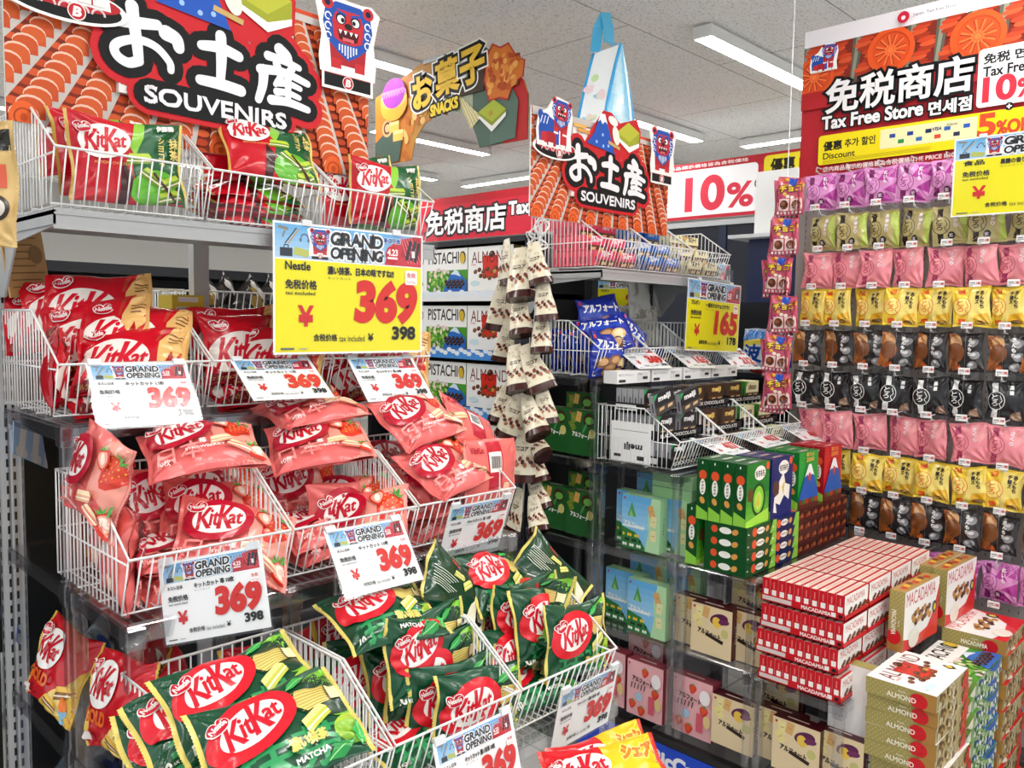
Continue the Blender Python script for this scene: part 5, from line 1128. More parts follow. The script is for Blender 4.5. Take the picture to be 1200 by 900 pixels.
def pile(kind, M, offs, g):
    for (dx, dy, dz, r), lb in offs: kind.place(M @ T(dx, dy, dz) @ Rz(r), lb, g)
M = pose(((214, 852), (384, 775), (440, 885), (262, 962)), BW, BH, Y=.97)
pile(K_GREEN, M, (((0, 0, 0, 0), 'frontmost green matcha bag lying slanted, its logo the lowest at left'), ((-.012, .112, -.03, .05), 'green matcha bag directly above the frontmost one, under the leftmost white price card'), ((-.05, .122, -.062, .02), 'green matcha bag third from the front in the left basket, mostly covered'), ((-.066, .115, -.095, .0), 'rearmost green matcha bag of the left basket, at its left wires')), g)
M = pose(((515, 794), (616, 765), (606, 868), (498, 900)), BW, BH, Y=1.105, pref=(-.3, -.92, .2))
pile(K_GREEN, M, (((0, 0, 0, 0), 'front green matcha bag of the middle basket, above the lowest white card'), ((-.035, .012, -.038, .08), 'green matcha bag second from the front in the middle basket'), ((-.06, .05, -.075, .1), 'green matcha bag third from the front in the middle basket, its logo half hidden')), g)
M = pose(((634, 712), (708, 700), (710, 780), (640, 806)), BW, BH, Y=1.12)
pile(K_GREEN, M, (((0, 0, 0, 0), 'front upright green matcha bag of the right basket with MATCHA lettering'), ((-.035, .035, -.05, .02), 'green matcha bag second from the front in the right basket'), ((-.06, .05, -.095, .04), 'green matcha bag third from the front in the right basket, mostly hidden')), g)
def backbag(kind, c4, Y, label, group, W=BW, H=BH):
    M = pose(c4, W, H, Y=Y) @ Ry(math.pi); kind.place(M, label, group)
backbag(K_GREEN, ((509, 640), (572, 703), (556, 760), (488, 698)), 1.27, 'green matcha bag turned round, its pale panel with a black crane showing', g)
backbag(K_GREEN, ((626, 617), (694, 686), (668, 742), (598, 662)), 1.30, 'green matcha bag turned round with its corner pointing up, small print showing', g)
for x, y, z, s, lb in ((.66, 1.27, .81, 0, 'green matcha bag standing at the back of the left basket'), (1.25, 1.2, .77, .1, 'green matcha bag standing low at the front wires of the right basket'), (.97, 1.3, .79, -.2, 'green matcha bag standing deep in the middle basket')):
    K_GREEN.place(T(x, y, z) @ Rz(s) @ Rx(-.25) @ facingY(0, 0, 0), lb, g)
g = 'pink strawberry snack bags'
for c4, Y, lb in (
    (((108, 484), (160, 527), (133, 640), (75, 590)), 1.50, 'pink strawberry bag standing on edge at the left wires, its strawberry turned right'),
    (((155, 507), (296, 492), (316, 540), (175, 563)), 1.52, 'pink strawberry bag lying nearly flat under the faded white card'),
    (((306, 512), (424, 487), (450, 543), (318, 554)), 1.51, 'pink strawberry bag lying flat across the middle basket with STRAWBERRY lettering'),
    (((297, 478), (395, 455), (425, 484), (345, 508)), 1.60, 'pink strawberry bag tipped forward under the middle small card of the red baskets'),
    (((432, 480), (502, 455), (539, 499), (477, 528)), 1.52, 'pink strawberry bag lying slanted under the right small card of the red baskets'),
    (((462, 541), (526, 508), (578, 557), (517, 592)), 1.43, 'pink strawberry bag lying slanted at the front of the right basket'),
    (((450, 548), (520, 512), (572, 566), (505, 600)), 1.47, 'pink strawberry bag hidden beneath the slanted front one of the right basket')): bag(K_PINK, c4, Y, lb, g)
M = pose(((218, 578), (348, 600), (330, 692), (195, 665)), BW, BH, Y=1.425)
pile(K_PINK, M, (((0, 0, 0, 0), 'front pink strawberry bag of the left basket, above the leftmost low card'), ((-.036, .075, -.05, .28), 'pink strawberry bag partly covered by the front one of the left basket')), g)
M = pose(((367, 581), (480, 571), (474, 652), (358, 658)), BW, BH, Y=1.425)
pile(K_PINK, M, (((0, 0, 0, 0), 'front pink strawberry bag of the middle basket with a large strawberry'), ((-.045, .085, -.05, .06), 'pink strawberry bag second from the front of the middle basket')), g)
backbag(K_PINK, ((509, 449), (578, 495), (592, 560), (535, 515)), 1.53, 'pink strawberry bag turned round with its barcode showing', g)
backbag(K_PINK, ((545, 520), (600, 525), (604, 575), (540, 590)), 1.42, 'pink strawberry bag on end in the right corner of the right basket', g)
for x, y, z, s, t, lb in ((.78, 1.62, 1.12, -.1, -.5, 'pink strawberry bag leaning at the back of the left basket'), (1.02, 1.48, 1.07, .1, -.3, 'pink strawberry bag standing at the bottom of the middle basket'), (1.27, 1.5, 1.07, -.1, -.3, 'pink strawberry bag standing at the bottom of the right basket'), (1.28, 1.66, 1.13, .0, -.7, 'pink strawberry bag behind the slanted ones of the right basket'), (.66, 1.6, 1.13, .3, -.4, 'pink strawberry bag with only its red corner seen below the faded card')):
    K_PINK.place(T(x, y, z) @ Rz(s) @ Rx(t) @ facingY(0, 0, 0), lb, g)
g = 'red classic snack bags'
for c4, Y, lb in (
    (((91, 380), (222, 383), (218, 458), (82, 462)), 1.73, 'front red classic bag of the left basket with its whole logo and crane showing'),
    (((97, 345), (228, 366), (222, 436), (88, 430)), 1.78, 'red classic bag second from the front of the left basket, its gold corner raised'),
    (((50, 362), (172, 348), (178, 425), (62, 440)), 1.82, 'red classic bag behind the front two of the left basket, mostly its oval badge showing'),
    (((36, 320), (188, 325), (190, 400), (45, 402)), 1.88, 'tallest red classic bag at the back of the left basket beside the yellow cartons'),
    (((20, 328), (150, 324), (155, 398), (25, 402)), 1.93, 'red classic bag second from the back at the left edge of the left basket'),
    (((2, 343), (130, 337), (135, 408), (8, 414)), 1.97, 'rearmost red classic bag at the left edge, only a corner showing'),
    (((268, 378), (392, 384), (388, 455), (258, 455)), 1.73, 'front red classic bag of the middle basket, left of the large yellow sign'),
    (((211, 358), (325, 360), (340, 430), (232, 440)), 1.84, 'red classic bag lying tilted at the back of the middle basket'),
    (((232, 372), (335, 372), (335, 440), (245, 445)), 1.79, 'red classic bag between the front and back ones of the middle basket'),
    (((405, 385), (512, 388), (508, 450), (400, 452)), 1.74, 'red classic bag in the right basket behind the large yellow sign')): bag(K_RED, c4, Y, lb, g)
g = 'red and green matcha chocolate bags'
for c4, Y, lb in (
    (((78, 133), (214, 153), (217, 238), (80, 236)), 1.70, 'front red and green chocolate bag in the left top basket'),
    (((36, 113), (164, 114), (172, 202), (46, 206)), 1.86, 'rear red and green chocolate bag of the left top basket, above the front one'),
    (((56, 132), (178, 140), (190, 235), (72, 225)), 1.78, 'red and green chocolate bag between two others in the left top basket'),
    (((259, 134), (359, 159), (371, 216), (267, 205)), 1.74, 'front red and green chocolate bag leaning back in the middle top basket'),
    (((216, 131), (312, 148), (330, 215), (240, 212)), 1.82, 'red and green chocolate bag behind the front one of the middle top basket'),
    (((411, 186), (496, 198), (491, 267), (408, 262)), 1.73, 'front red and green chocolate bag in the right top basket'),
    (((378, 188), (462, 184), (466, 255), (385, 258)), 1.82, 'red and green chocolate bag with its back showing in the right top basket')): bag(K_DUO, c4, Y, lb, g, .225, .17)
for k in range(4): K_DUO.place(T(.955, 1.80, 1.725+.02*k) @ Rz(.06*(-1)**k) @ Rx(-1.35) @ facingY(0, 0, 0), 'red and green chocolate bag lying flat in the middle top basket, %s from the bottom' % ORD[k], g)
g = 'red and gold snack bags'
bag(K_GOLD, ((118, 765), (186, 782), (165, 898), (96, 868)), 1.40, 'gold-edged red bag standing left of the green baskets, its oval logo showing', g)
bag(K_GOLD, ((65, 727), (120, 752), (85, 862), (25, 802)), 1.72, 'gold-edged red bag behind the plastic post, GOLD lettering showing', g)
for k, (x, y, s) in enumerate(((.62, 1.46, 1.0), (.60, 1.53, .95), (.64, 1.6, .9))): K_GOLD.place(T(x, y, .79) @ Rz(s) @ Rx(-.2) @ facingY(0, 0, 0), 'gold-edged red bag standing behind the one with the oval logo, %s behind it' % ORD[k], g)
for k, (x, y) in enumerate(((.8, 1.42), (1.02, 1.45), (1.24, 1.43))): K_GOLD.place(T(x, y, .79) @ Rx(-.25) @ facingY(0, 0, 0), 'gold-edged red bag in the dark gap under the pink baskets, %s from the left' % ORD[k], g)
g = 'red and yellow snack bags'
bag(K_YEL, ((640, 892), (762, 862), (800, 950), (672, 985)), .80, 'front red and yellow bag below the lowest right price card', g)
bag(K_YEL, ((648, 882), (748, 848), (790, 930), (684, 970)), .90, 'red and yellow bag behind the front one, beside the blue kick panel', g)
for k, (x, y) in enumerate(((1.0, .88), (.75, .88))): K_YEL.place(T(x, y, .3) @ Rx(-.5) @ facingY(0, 0, 0), 'red and yellow bag low under the lowest white card, %s from the right' % ORD[k], g)
# small price cards hanging from the rims
def card(c4, Y, label, w=.19, h=.135, **k):
    big = k.pop('big', False); M = pose(c4, w, h, Y=Y, tilt_ok=k.pop('tilt', (.12, .95)), pref=k.pop('pref', None)); price_card(M, w, h, label, big=big, group='small white price cards' if not big else None, **k)
card(((185, 660), (306, 640), (318, 733), (195, 757)), 1.295, 'white 369 price card hanging from the left pink basket, strawberry 10 pieces')
card(((380, 624), (470, 607), (496, 678), (405, 701)), 1.29, 'white 369 price card hanging from the middle pink basket', title='キットカット 11枚')
card(((526, 599), (595, 584), (585, 641), (517, 650)), 1.335, 'white 369 price card hanging from the right pink basket beside the cream bags', tilt=(-.6, .3))
card(((507, 875), (597, 833), (615, 919), (523, 968)), 0.99, 'white 369 price card hanging from the middle green basket at the bottom edge', pref=(0, -.95, .3), title='キットカット 濃い抹茶 10枚')
card(((657, 813), (723, 781), (713, 845), (645, 882)), 1.02, 'pinkish 369 price card hanging from the right green basket', tilt=(-.6, .3), title='キットカット 濃い抹茶 12枚')
card(((103, 427), (217, 425), (235, 493), (115, 502)), 1.6, 'pale washed-out 369 price card on the left red basket', title='キットカット 11枚')
card(((272, 422), (362, 421), (390, 464), (297, 470)), 1.6, 'white 369 price card on the middle red basket below the yellow sign', title='キットカット 11枚')
card(((410, 420), (482, 420), (506, 463), (430, 472)), 1.6, 'white 369 price card on the right red basket below the yellow sign', title='キットカット 苺 10枚')
price_card(facingY(1.128, 1.625, 1.563), .415, .29, 'large yellow 369 price sign hanging from the top shelf', maker='Nestle', title='濃い抹茶、日本の味ですね!!', big=True)
# things seen left of and behind the unit
def kraft():
    e = empty('paper_carton_panel', 'brown cardboard sheet with printed notes leaning behind the red bags', 'cardboard', None, pose(((2, 258), (41, 262), (66, 345), (8, 350)), .12, .16, Y=2.02))
    m = MB(); m.box((-.06, -.08, -.004), (.06, .08, 0), 'B9935C'); a = Art()
    for k in range(9): a.rect(-.05, .06-.015*k, .05-.012*(k % 3), .0625-.015*k, '7A5A34')
    a.ell(.03, .01, .02, .02, '8A6A40'); a.onto(m, None, z0=.0003); m.obj('printed_sheet', M_PAPER, e)
kraft()
def kraft_bag():
    M = frame(onY(-34, 215, 1.42), (.75, -.3, 0), (0, 0, 1)); a = Art(); a.rect(-.08, .05, .08, .08, '1A1816'); a.ell(.02, .064, .012, .01, 'B08A4A'); a.ell(.03, -.035, .02, .02, '3A2A1E'); a.ell(.03, -.035, .014, .014, 'D8D0C4'); a.rect(.02, -.005, .045, .03, 'C8563A'); a.text('和', -.03, -.02, .05, '2A2018', w=.045)
    me, sl = bag_mesh('kraft_snack_pouch', 1500, .12, .185, .03, a, 'C9A86A', 'B9935C', None, .006)
    o = bpy.data.objects.new('kraft_snack_pouch', me); COLL.objects.link(o); tag(o, 'tan paper pouch with black top hanging beside the left top basket', 'pouch'); o.matrix_world = Matrix(M.tolist())
    for q in sl: c = bpy.data.objects.new('crimped_seal', q); COLL.objects.link(c); c.parent = o
    h = empty('peg_hook', 'grey hook carrying the tan paper pouch', 'hook', None, M @ T(0, .095, 0)); m = MB(); m.tube([(0, 0, .03), (0, -.004, -.03), (0, -.004, -.25)], .0025, 'B8BABC', n=6); m.obj('wire_prong', M_CARD, h); m = MB(); m.box((-.02, -.02, -.254), (.02, .03, -.25), 'B8BABC'); m.obj('back_plate', M_CARD, h)
kraft_bag()
m = MB(); m.box((.14, 1.80, 1.92), (.45, 1.806, 2.34), 'C4C9C2', bev=.001); m.box((.447, 1.798, 1.92), (.4535, 1.808, 2.34), 'F2F2EE'); tag(m.obj('plain_sign_board', M_MATTE), 'plain pale grey board at the left edge of the large souvenir sign', 'board')
for k, (c4, w, h, X) in enumerate((((( 15, 494), (66, 520), (64, 552), (16, 530)), .24, .07, .56), (((19, 609), (42, 625), (33, 650), (16, 632)), .12, .06, .56), (((22, 712), (55, 738), (45, 768), (20, 752)), .14, .075, .56))):
    M = pose(c4, w, h, X=X); e = empty('shelf_price_strip', ('blue and white striped price strip under the left red basket', 'small blue and white price strip behind the clear post, above the gold bags', 'deep blue and white price strip left of the gold bags')[k], 'price strip', None, M)
    m = MB(); m.box((-w/2, -h/2, -.001), (w/2, h/2, 0), 'A8CCF4' if k < 2 else '3A6AD0'); a = Art()
    for q in range(3): a.poly([(-w*.4+q*w*.3, -h/2), (-w*.26+q*w*.3, -h/2), (-w*.2+q*w*.3, h/2), (-w*.34+q*w*.3, h/2)], 'F2F4F6')
    for q in range(6): a.ell(-w*.4+q*w*.16, -h*.35, w*.05, h*.14, 'E4ECF4')
    a.onto(m, None); m.obj('printed_strip', M_PAPER, e)
g = 'snack bags on the dark side shelves'
for kind, x, y, z, s, lb in ((K_AMBER, .60, 1.78, 1.08, .9, 'dark amber snack bag under the left red basket'), (K_AMBER, .62, 1.86, 1.07, 1.0, 'second dark amber snack bag under the left red basket, further in'), (K_SILVER, .60, 1.80, .76, .9, 'silver and yellow snack bag left of the gold bags'), (K_SILVER, .60, 1.9, .76, 1.0, 'silver snack bag further in, left of the gold bags'),
    (K_SILVER, .60, 1.74, .46, .9, 'silver blue snack bag at the bottom left corner'), (K_SILVER, .62, 1.84, .46, .9, 'second silver blue snack bag at the bottom left corner, further in'), (K_SILVER, .6, 1.93, .46, .9, 'third silver blue snack bag at the bottom left corner, furthest in'), (K_AMBER, .62, 1.5, .46, .9, 'amber snack bag under the gold bags'), (K_AMBER, .66, 1.6, .46, .8, 'second amber snack bag under the gold bags')):
    kind.place(T(x, y, z) @ Rz(s) @ Rx(-.2) @ facingY(0, 0, 0), lb, g)
# far side of the unit, seen below the top shelf
for i in range(2): basket(GX0+.45*i+.01, 2.1, 1.425, ('wire basket on the far side of the left unit, behind the red bags', 'wire basket of black and gold bags on the far side, right of the white post')[i], 'wire baskets on the far side', w=.43, d=.3, hf=.14, hb=.14, flat=.01)
g = 'black and gold bags on the far side'
for k in range(5): K_GOLDSTRIPE.place(T(1.05+.07*k, 2.2+.02*(k % 2), 1.5) @ Rz(.3) @ Ry(.9) @ Rx(-.2) @ facingY(0, 0, 0), 'black and gold bag on the far side, right of the white post, %s from left' % ORD[k], g)
for k in range(3): K_GOLDSTRIPE.place(T(.62+.1*k, 2.24, 1.47) @ Rz(.2) @ Rx(-.4) @ facingY(0, 0, 0), 'black and gold bag on the far side, left of the white post, %s from left' % ORD[k], g)
YC = Carton('yellow_carton', .08, .05, .08, ('E4C83A',)*6, {'F': (lambda a: (a.rect(-.025, .008, .025, .02, 'F4F2EA'), a.rect(-.03, -.018, .03, -.004, 'F4F2EA'), [a.rect(-.027+.004*k, -.016, -.025+.004*k, -.006, '1A1A1A') for k in range(14)], a)[-1])(Art())})
YC.at_Y(.862, 2.0, 1.50, 'upper yellow carton with a barcode behind the red bags', 'yellow cartons'); YC.at_Y(.85, 2.0, 1.447, 'lower yellow carton behind the red bags', 'yellow cartons')

# more bags filling the baskets behind the wires
for k, (kind, x, y, z, rz, tl, lb) in enumerate((
    (K_PINK, .535, 1.475, 1.085, -1.4, .1, 'pink strawberry bag standing against the left side wires, nearer one'), (K_PINK, .56, 1.6, 1.1, -1.4, .1, 'pink strawberry bag standing against the left side wires, further one'), 
    (K_PINK, 1.25, 1.47, 1.03, -.03, -1.2, 'pink strawberry bag low behind the front wires of the right basket'), (K_PINK, .97, 1.6, 1.12, 0, -.5, 'pink strawberry bag at the back of the middle basket'),
    (K_RED, .64, 1.78, 1.33, .05, -1.25, 'red classic bag low behind the front wires of the left red basket'), (K_RED, .535, 1.8, 1.39, -1.3, .1, 'red classic bag against the left side wires of the red baskets'), (K_RED, .95, 1.78, 1.33, -.04, -1.25, 'red classic bag low behind the front wires of the middle red basket'), (K_RED, 1.25, 1.76, 1.34, .03, -1.05, 'red classic bag low behind the front wires of the right red basket'), (K_RED, .66, 1.88, 1.39, 0, -.2, 'red classic bag standing hidden at the back of the left red basket'), (K_RED, 1.22, 1.86, 1.42, 0, -.2, 'red classic bag standing at the back of the right red basket'),
    (K_GREEN, .62, 1.12, .775, .1, -.15, 'green matcha bag low in the left basket behind the pale front ones'), (K_GREEN, .92, 1.3, .78, .0, -.12, 'green matcha bag low behind the front wires of the middle basket'), (K_GREEN, 1.12, 1.3, .78, .05, -.12, 'green matcha bag low behind the front wires of the right basket'), (K_GREEN, .535, 1.2, .79, 1.4, -.1, 'green matcha bag against the left side wires'), (K_GREEN, 1.0, 1.24, .79, -.1, -.3, 'green matcha bag hidden in the middle of the middle basket'), (K_GREEN, 1.3, 1.28, .8, .1, -.3, 'green matcha bag at the back of the right basket'),
    (K_DUO, 1.25, 1.80, 1.79, .05, -.1, 'red and green chocolate bag standing low in the right top basket'))):
    kind.place(T(x, y, z) @ Rz(-rz if abs(rz) > .8 else rz) @ Rx(tl) @ facingY(0, 0, 0), lb, {'matcha_snack_bag': 'green matcha snack bags', 'strawberry_snack_bag': 'pink strawberry snack bags', 'classic_snack_bag': 'red classic snack bags', 'matcha_chocolate_snack_bag': 'red and green matcha chocolate bags'}[kind.name])
# dark neighbouring shelves behind the left unit
e = empty('dark_aisle_shelf', 'dark shelf unit of the next aisle seen through the gap under the top shelf', 'store shelf', None, T(-.9, 3.45, FLOOR)); m = MB(); m.box((0, .4, 0), (3.25, .44, 1.8), '0C0D12'); m.obj('back_panel', M_CARD, e)
for z in (.5, .95, 1.4, 1.62): m = MB(); m.box((0, 0, z), (3.25, .4, z+.025), '1A1F2A'); m.box((0, -.005, z-.02), (3.25, 0, z+.03), '333C4A'); m.obj('shelf_board', M_CARD, e)
m = MB(); m.box((-.02, 0, 0), (0, .44, 1.82), '20242C'); m.box((0, 0, 1.78), (3.25, .44, 1.82), '15171C'); m.obj('side_panel', M_CARD, e)

m = MB(); m.box((.2, 2.06, FLOOR), (.49, 2.09, 1.55), '141416'); m.box((.2, 2.05, FLOOR), (.23, 2.1, 1.56), '2A2B2E'); tag(m.obj('dark_backing', M_CARD), 'dark panel added to darken the left edge behind the slotted post', 'panel')  # added dark sheet, covers the pale floor so the left edge stays dark

for i in range(3):
    for k in range(2): K_PINK.place(T(.655+.3*i, 1.475+.01*k, 1.022+.034*k) @ Rz(.04-.09*k) @ Rx(-1.42) @ facingY(0, 0, 0), 'pink strawberry bag lying flat on the floor of the %s basket, %s' % (LC[i], ('lowest', 'second')[k]), 'pink strawberry snack bags')
    K_RED.place(T(.655+.3*i, 1.79, 1.322) @ Rz(.03) @ Rx(-1.42) @ facingY(0, 0, 0), 'red classic bag lying flat on the floor of the %s red basket' % LC[i], 'red classic snack bags')
    K_GREEN.place(T(.655+.3*i, 1.165, .722) @ Rz(-.03) @ Rx(-1.42) @ facingY(0, 0, 0), 'green matcha bag lying flat on the floor of the %s basket' % LC[i], 'green matcha snack bags')
# ================================================================== MIDDLE GONDOLA
HX0, HX1 = 2.35, 3.25
gondola(HX0, HX1, 1.82, 2.25, 0, 1.78, [(1.692, 1.852)], 'dark shelf unit in the middle under the small souvenir board', postcol=M_DARKSTEEL)
riser(HX0, HX1, 1.865, 2.2, (1.297, .997, .69, .38), FLOOR, 'clear acrylic riser holding the green tea biscuit boxes', bays=3)
riser(HX0, HX1, 1.505, 1.855, (.997, .697, .40), FLOOR, 'clear acrylic riser holding the blue biscuit boxes', bays=3)
riser(HX0, HX1, 1.215, 1.495, (.697, .405), FLOOR, 'clear acrylic riser under the matcha bean snack boxes', bays=3)
riser(HX0, HX1, .925, 1.205, (.397,), FLOOR, 'clear acrylic riser under the macadamia boxes', bays=3)
souvenir_board(2.078, 1.96, 'smaller looking souvenir sign with red roof tiles above the middle shelf unit')
g = 'wire baskets on the middle shelf unit'
for i in range(3):
    basket(HX0+.3*i, 1.855, 1.697, 'white wire basket of biscuit cartons on the middle top shelf, %s of three' % LC[i], g)
    basket(HX0+.3*i, 1.855, 1.300, 'white wire basket on the second level of the middle unit, %s of three' % LC[i], g)
    basket(HX0+.3*i, 1.505, 1.000, 'white wire basket of chocolate boxes on the middle unit, %s of three' % LC[i], g)
m = MB(); m.box((HX0, 1.84, 1.66), (HX1, 1.8425, 1.735)); tag(m.obj('clear_price_rail', M_SLEEVE), 'clear plastic strip along the front of the middle top shelf', 'price rail')
# cartons in the top baskets
for bi, (K, nm) in enumerate(((MC_PINK, 'pink'), (MC_BLUE, 'blue'), (MC_CREAM, 'cream'))):
    for lay in range(3):
        for c in range(2):
            for r_ in range(9):
                if r_ < 2*lay: continue
                K.at_Y(HX0+.3*bi+.03+.125*c, 1.895+.0245*r_, 1.706+.057*lay+.003, '%s biscuit carton in top basket, %s from the front, %s layer, %s row' % (nm, ORD[r_], ('lower', 'middle', 'upper')[lay], ('left', 'right')[c]), nm + ' biscuit cartons on the top shelf')
g = 'blue biscuit bags in a wire basket'
for c4, Y, lb in ((((672, 352), (722, 345), (730, 392), (682, 402)), 2.0, 'blue biscuit bag on top of the pile, its white lettering upright'), (((674, 378), (730, 366), (742, 405), (688, 420)), 1.93, 'blue biscuit bag lying in front of the topmost one'), (((728, 375), (757, 395), (745, 425), (715, 405)), 1.96, 'blue biscuit bag slumped at the right of the pile'), (((690, 395), (735, 400), (730, 435), (690, 435)), 1.89, 'blue biscuit bag lowest at the front of the pile')): bag(K_BLUE, c4, Y, lb, g, .2, .17)
for k in range(5): K_BLUE.place(T(2.47, 1.93+.055*k, 1.39) @ Rz(.25) @ Rx(-.2) @ facingY(0, 0, 0), 'blue biscuit bag standing in the side of the basket, %s from the front' % ORD[k], g)
for r_ in range(8):
    for c in range(2): MC_NAVY.at_Y(2.68+.125*c, 1.90+.0245*r_, 1.31+.04, 'navy biscuit carton behind small white cards, %s from front, %s row' % (ORD[r_], ('left', 'right')[c]), 'navy biscuit cartons'); MC_OLIVE.at_Y(2.98+.125*c, 1.90+.0245*r_, 1.31, 'dark green biscuit carton by the yellow 165 sign, %s from front, %s row' % (ORD[r_], ('left', 'right')[c]), 'dark green biscuit cartons')
# chocolates on the second riser
tr = 'black chocolate trays'
WT = Carton('white_display_tray', .2, .045, .06, ('F0F0EE', 'F0F0EE', 'F0F0EE', 'F6F6F4', 'F0F0EE', 'F4F4F2'), {'F': (lambda a: (a.text('明治ブラックチョコレート', -.09, .004, .009, '2A2A2E', w=.09), a.rect(-.09, -.018, -.05, -.008, '3A3A3E'), a.rect(.02, -.016, .09, .016, 'E2E2E0'), a.rect(.055, -.01, .085, .0, '2A2A2E'), a.text('meiji', .025, .004, .01, '2A2A2E', w=.025), a)[-1])(Art())})
for k in range(4): WT.at_Y(2.36+.215*k, 1.78, 1.282, 'white paper display tray under the second row of cards, %s from the left' % ORD[k], 'white display trays')
def tray(x, y, z, w, d, label):
    e = empty('black_display_tray', label, 'display tray', tr, T(x, y, z)); m = MB(); m.box((0, 0, 0), (w, d, .003), '141416'); m.box((0, 0, 0), (.002, d, .032), '141416'); m.box((w-.002, 0, 0), (w, d, .032), '141416'); m.box((0, d-.002, 0), (w, d, .032), '141416'); m.box((0, 0, 0), (w, .002, .026), '141416')
    a = Art(); a.text('BLACK CHOCOLATE', .02, .006, .012, 'E6E6E2', w=w-.06, bold=.04); a.onto(m, facingY(0, 0, 0)); b = Art(); b.rect(-d*.75, .006, -d*.2, .026, 'D8D8D6'); b.rect(-d*.7, .01, -d*.4, .018, '3A3A3E'); b.onto(m, facingX(0, 0, 0)); m.obj('folded_card', M_CARD, e)
for i in range(3):
    for lv in range(3): tray(HX0+.006+.295*i, (1.545, 1.6, 1.66)[lv], 1.012+.088*lv, .284, (.27, .215, .16)[lv], 'black card tray under the chocolate boxes, %s layer, %s bay' % (('bottom', 'middle', 'top')[lv], LC[i]))
for lv, (y0, z0, n) in enumerate(((1.555, 1.018, 9), (1.612, 1.106, 7), (1.672, 1.194, 5))):
    for i in range(6):
        K = (MJ_BLACK, MJ_BLACK, MJ_BROWN, MJ_BROWN, MJ_ALM, MJ_ALM)[i] if lv < 2 else (MJ_BLACK, MJ_BLACK, MJ_BROWN, MJ_BROWN, MJ_BROWN, MJ_ALM)[i]
        for r_ in range(n if i == 0 else (3 if lv == 2 else 2)):
            K.at_Y(HX0+.024+.143*i, y0+.0245*r_, z0, '%s, %s from front, %s column, %s tier' % ({'black_chocolate_box': 'small black chocolate box', 'brown_chocolate_box': 'small brown gold-lettered chocolate box', 'green_almond_chocolate_box': 'small cream and green chocolate box'}[K.name], ORD[r_], ORD[i], ('bottom', 'middle', 'top')[lv]), 'small chocolate boxes in trays')
for k, (px, py) in enumerate(((776, 470), (806, 468))):
    M = T(*onY(px, py, 1.60)) @ Ry(-.28) @ Rz(-.1) @ facingY(0, 0, 0); MJ_BLACK.place(M, ('small black chocolate box tilted against the stack, left of two', 'small black chocolate box tilted against the stack, right of two')[k], 'small chocolate boxes in trays')
# boxes in the left side of the unit, fronts looking to -X
g = 'green tea biscuit boxes'
for k, (y, x, z) in enumerate(((1.945, 2.375, 1.003), (2.095, 2.385, 1.003), (2.02, 2.45, 1.06), (1.945, 2.375, .697), (2.095, 2.385, .697), (2.0, 2.45, .75))):
    B_GREEN.at_X(x, y, z, 'dark green tea biscuit box, %s of three on the %s shelf' % (('right', 'left', 'rear')[k % 3], ('upper', 'lower')[k//3]), g)
g = 'blue biscuit boxes'
for y, x, z, lb in ((1.665, 2.365, .703, 'front blue biscuit box with green castle on the upper shelf'), (1.725, 2.412, .703, 'blue biscuit box just behind the front one on the upper shelf'), (1.575, 2.415, .703, 'blue biscuit box at the right of the upper shelf behind the clear post'), (1.70, 2.50, .76, 'blue biscuit box standing at the back of the upper shelf'),
    (1.63, 2.365, .404, 'front blue biscuit box on the lower shelf'), (1.765, 2.412, .404, 'blue biscuit box left of the front one on the lower shelf'), (1.72, 2.50, .45, 'blue biscuit box standing at the back of the lower shelf, left'), (1.58, 2.50, .45, 'blue biscuit box standing at the back of the lower shelf, right')): B_BLUE.at_X(x, y, z, lb, g)
for k in range(2): B_BLUE.place(T(2.52, 1.58, .905+.047*k) @ frame((0, 0, 0), (0, -1, 0), (1, 0, 0)), 'blue biscuit box lying flat at the top of the upper shelf, %s of two' % ('lower', 'upper')[k], g)
g = 'sweet potato biscuit boxes'
for y, x, z, lb in ((1.375, 2.37, .408, 'front beige sweet potato biscuit box on the upper shelf'), (1.455, 2.40, .408, 'beige sweet potato biscuit box behind and left of the front one'), (1.275, 2.40, .408, 'beige sweet potato biscuit box behind the clear post, right of the front one'), (1.30, 2.50, .5, 'sweet potato biscuit box set high at the back of the upper shelf'),
    (1.285, 2.37, .12, 'beige sweet potato biscuit box beside the pink strawberry ones, lower shelf'), (1.14, 2.40, .12, 'beige sweet potato biscuit box half hidden on the lower shelf'), (1.07, 2.37, .12, 'front beige sweet potato biscuit box at the bottom edge'), (.95, 2.395, .12, 'rightmost beige sweet potato biscuit box on the lower shelf'), (1.2, 2.5, .2, 'sweet potato biscuit box at the back of the lower shelf')): B_POT.at_X(x, y, z, lb, g)
g = 'strawberry biscuit boxes'
for y, x, z, lb in ((1.63, 2.37, .10, 'pink strawberry biscuit box in the middle of the lowest shelf'), (1.80, 2.38, .10, 'pink strawberry biscuit box leftmost on the lowest shelf, by the price card'), (1.445, 2.385, .10, 'pink strawberry biscuit box rightmost on the lowest shelf, behind a clear post'), (1.7, 2.47, .16, 'pink strawberry biscuit box behind the others on the lowest shelf')): B_PINK.at_X(x, y, z, lb, g)
g = 'matcha bean snack boxes'
GB = BEANS['green']
for k in range(4): GB.at_Y(2.36, 1.262+.0455*k, .86, 'tall green matcha bean snack box standing upright, %s from the front' % ORD[k], g)
GB.at_Y(2.365, 1.437, .70, 'green matcha bean snack box standing low at the left of its stack', g)
for k in range(4): GB.place(T(2.36+.1, 1.33, .7235+.0395*k-.004) @ Rz(-math.pi/2) @ frame((0, 0, 0), (1, 0, 0), (0, 1, 0)), 'green matcha bean snack box lying flat in the stack, %s from the bottom' % ORD[k], g)
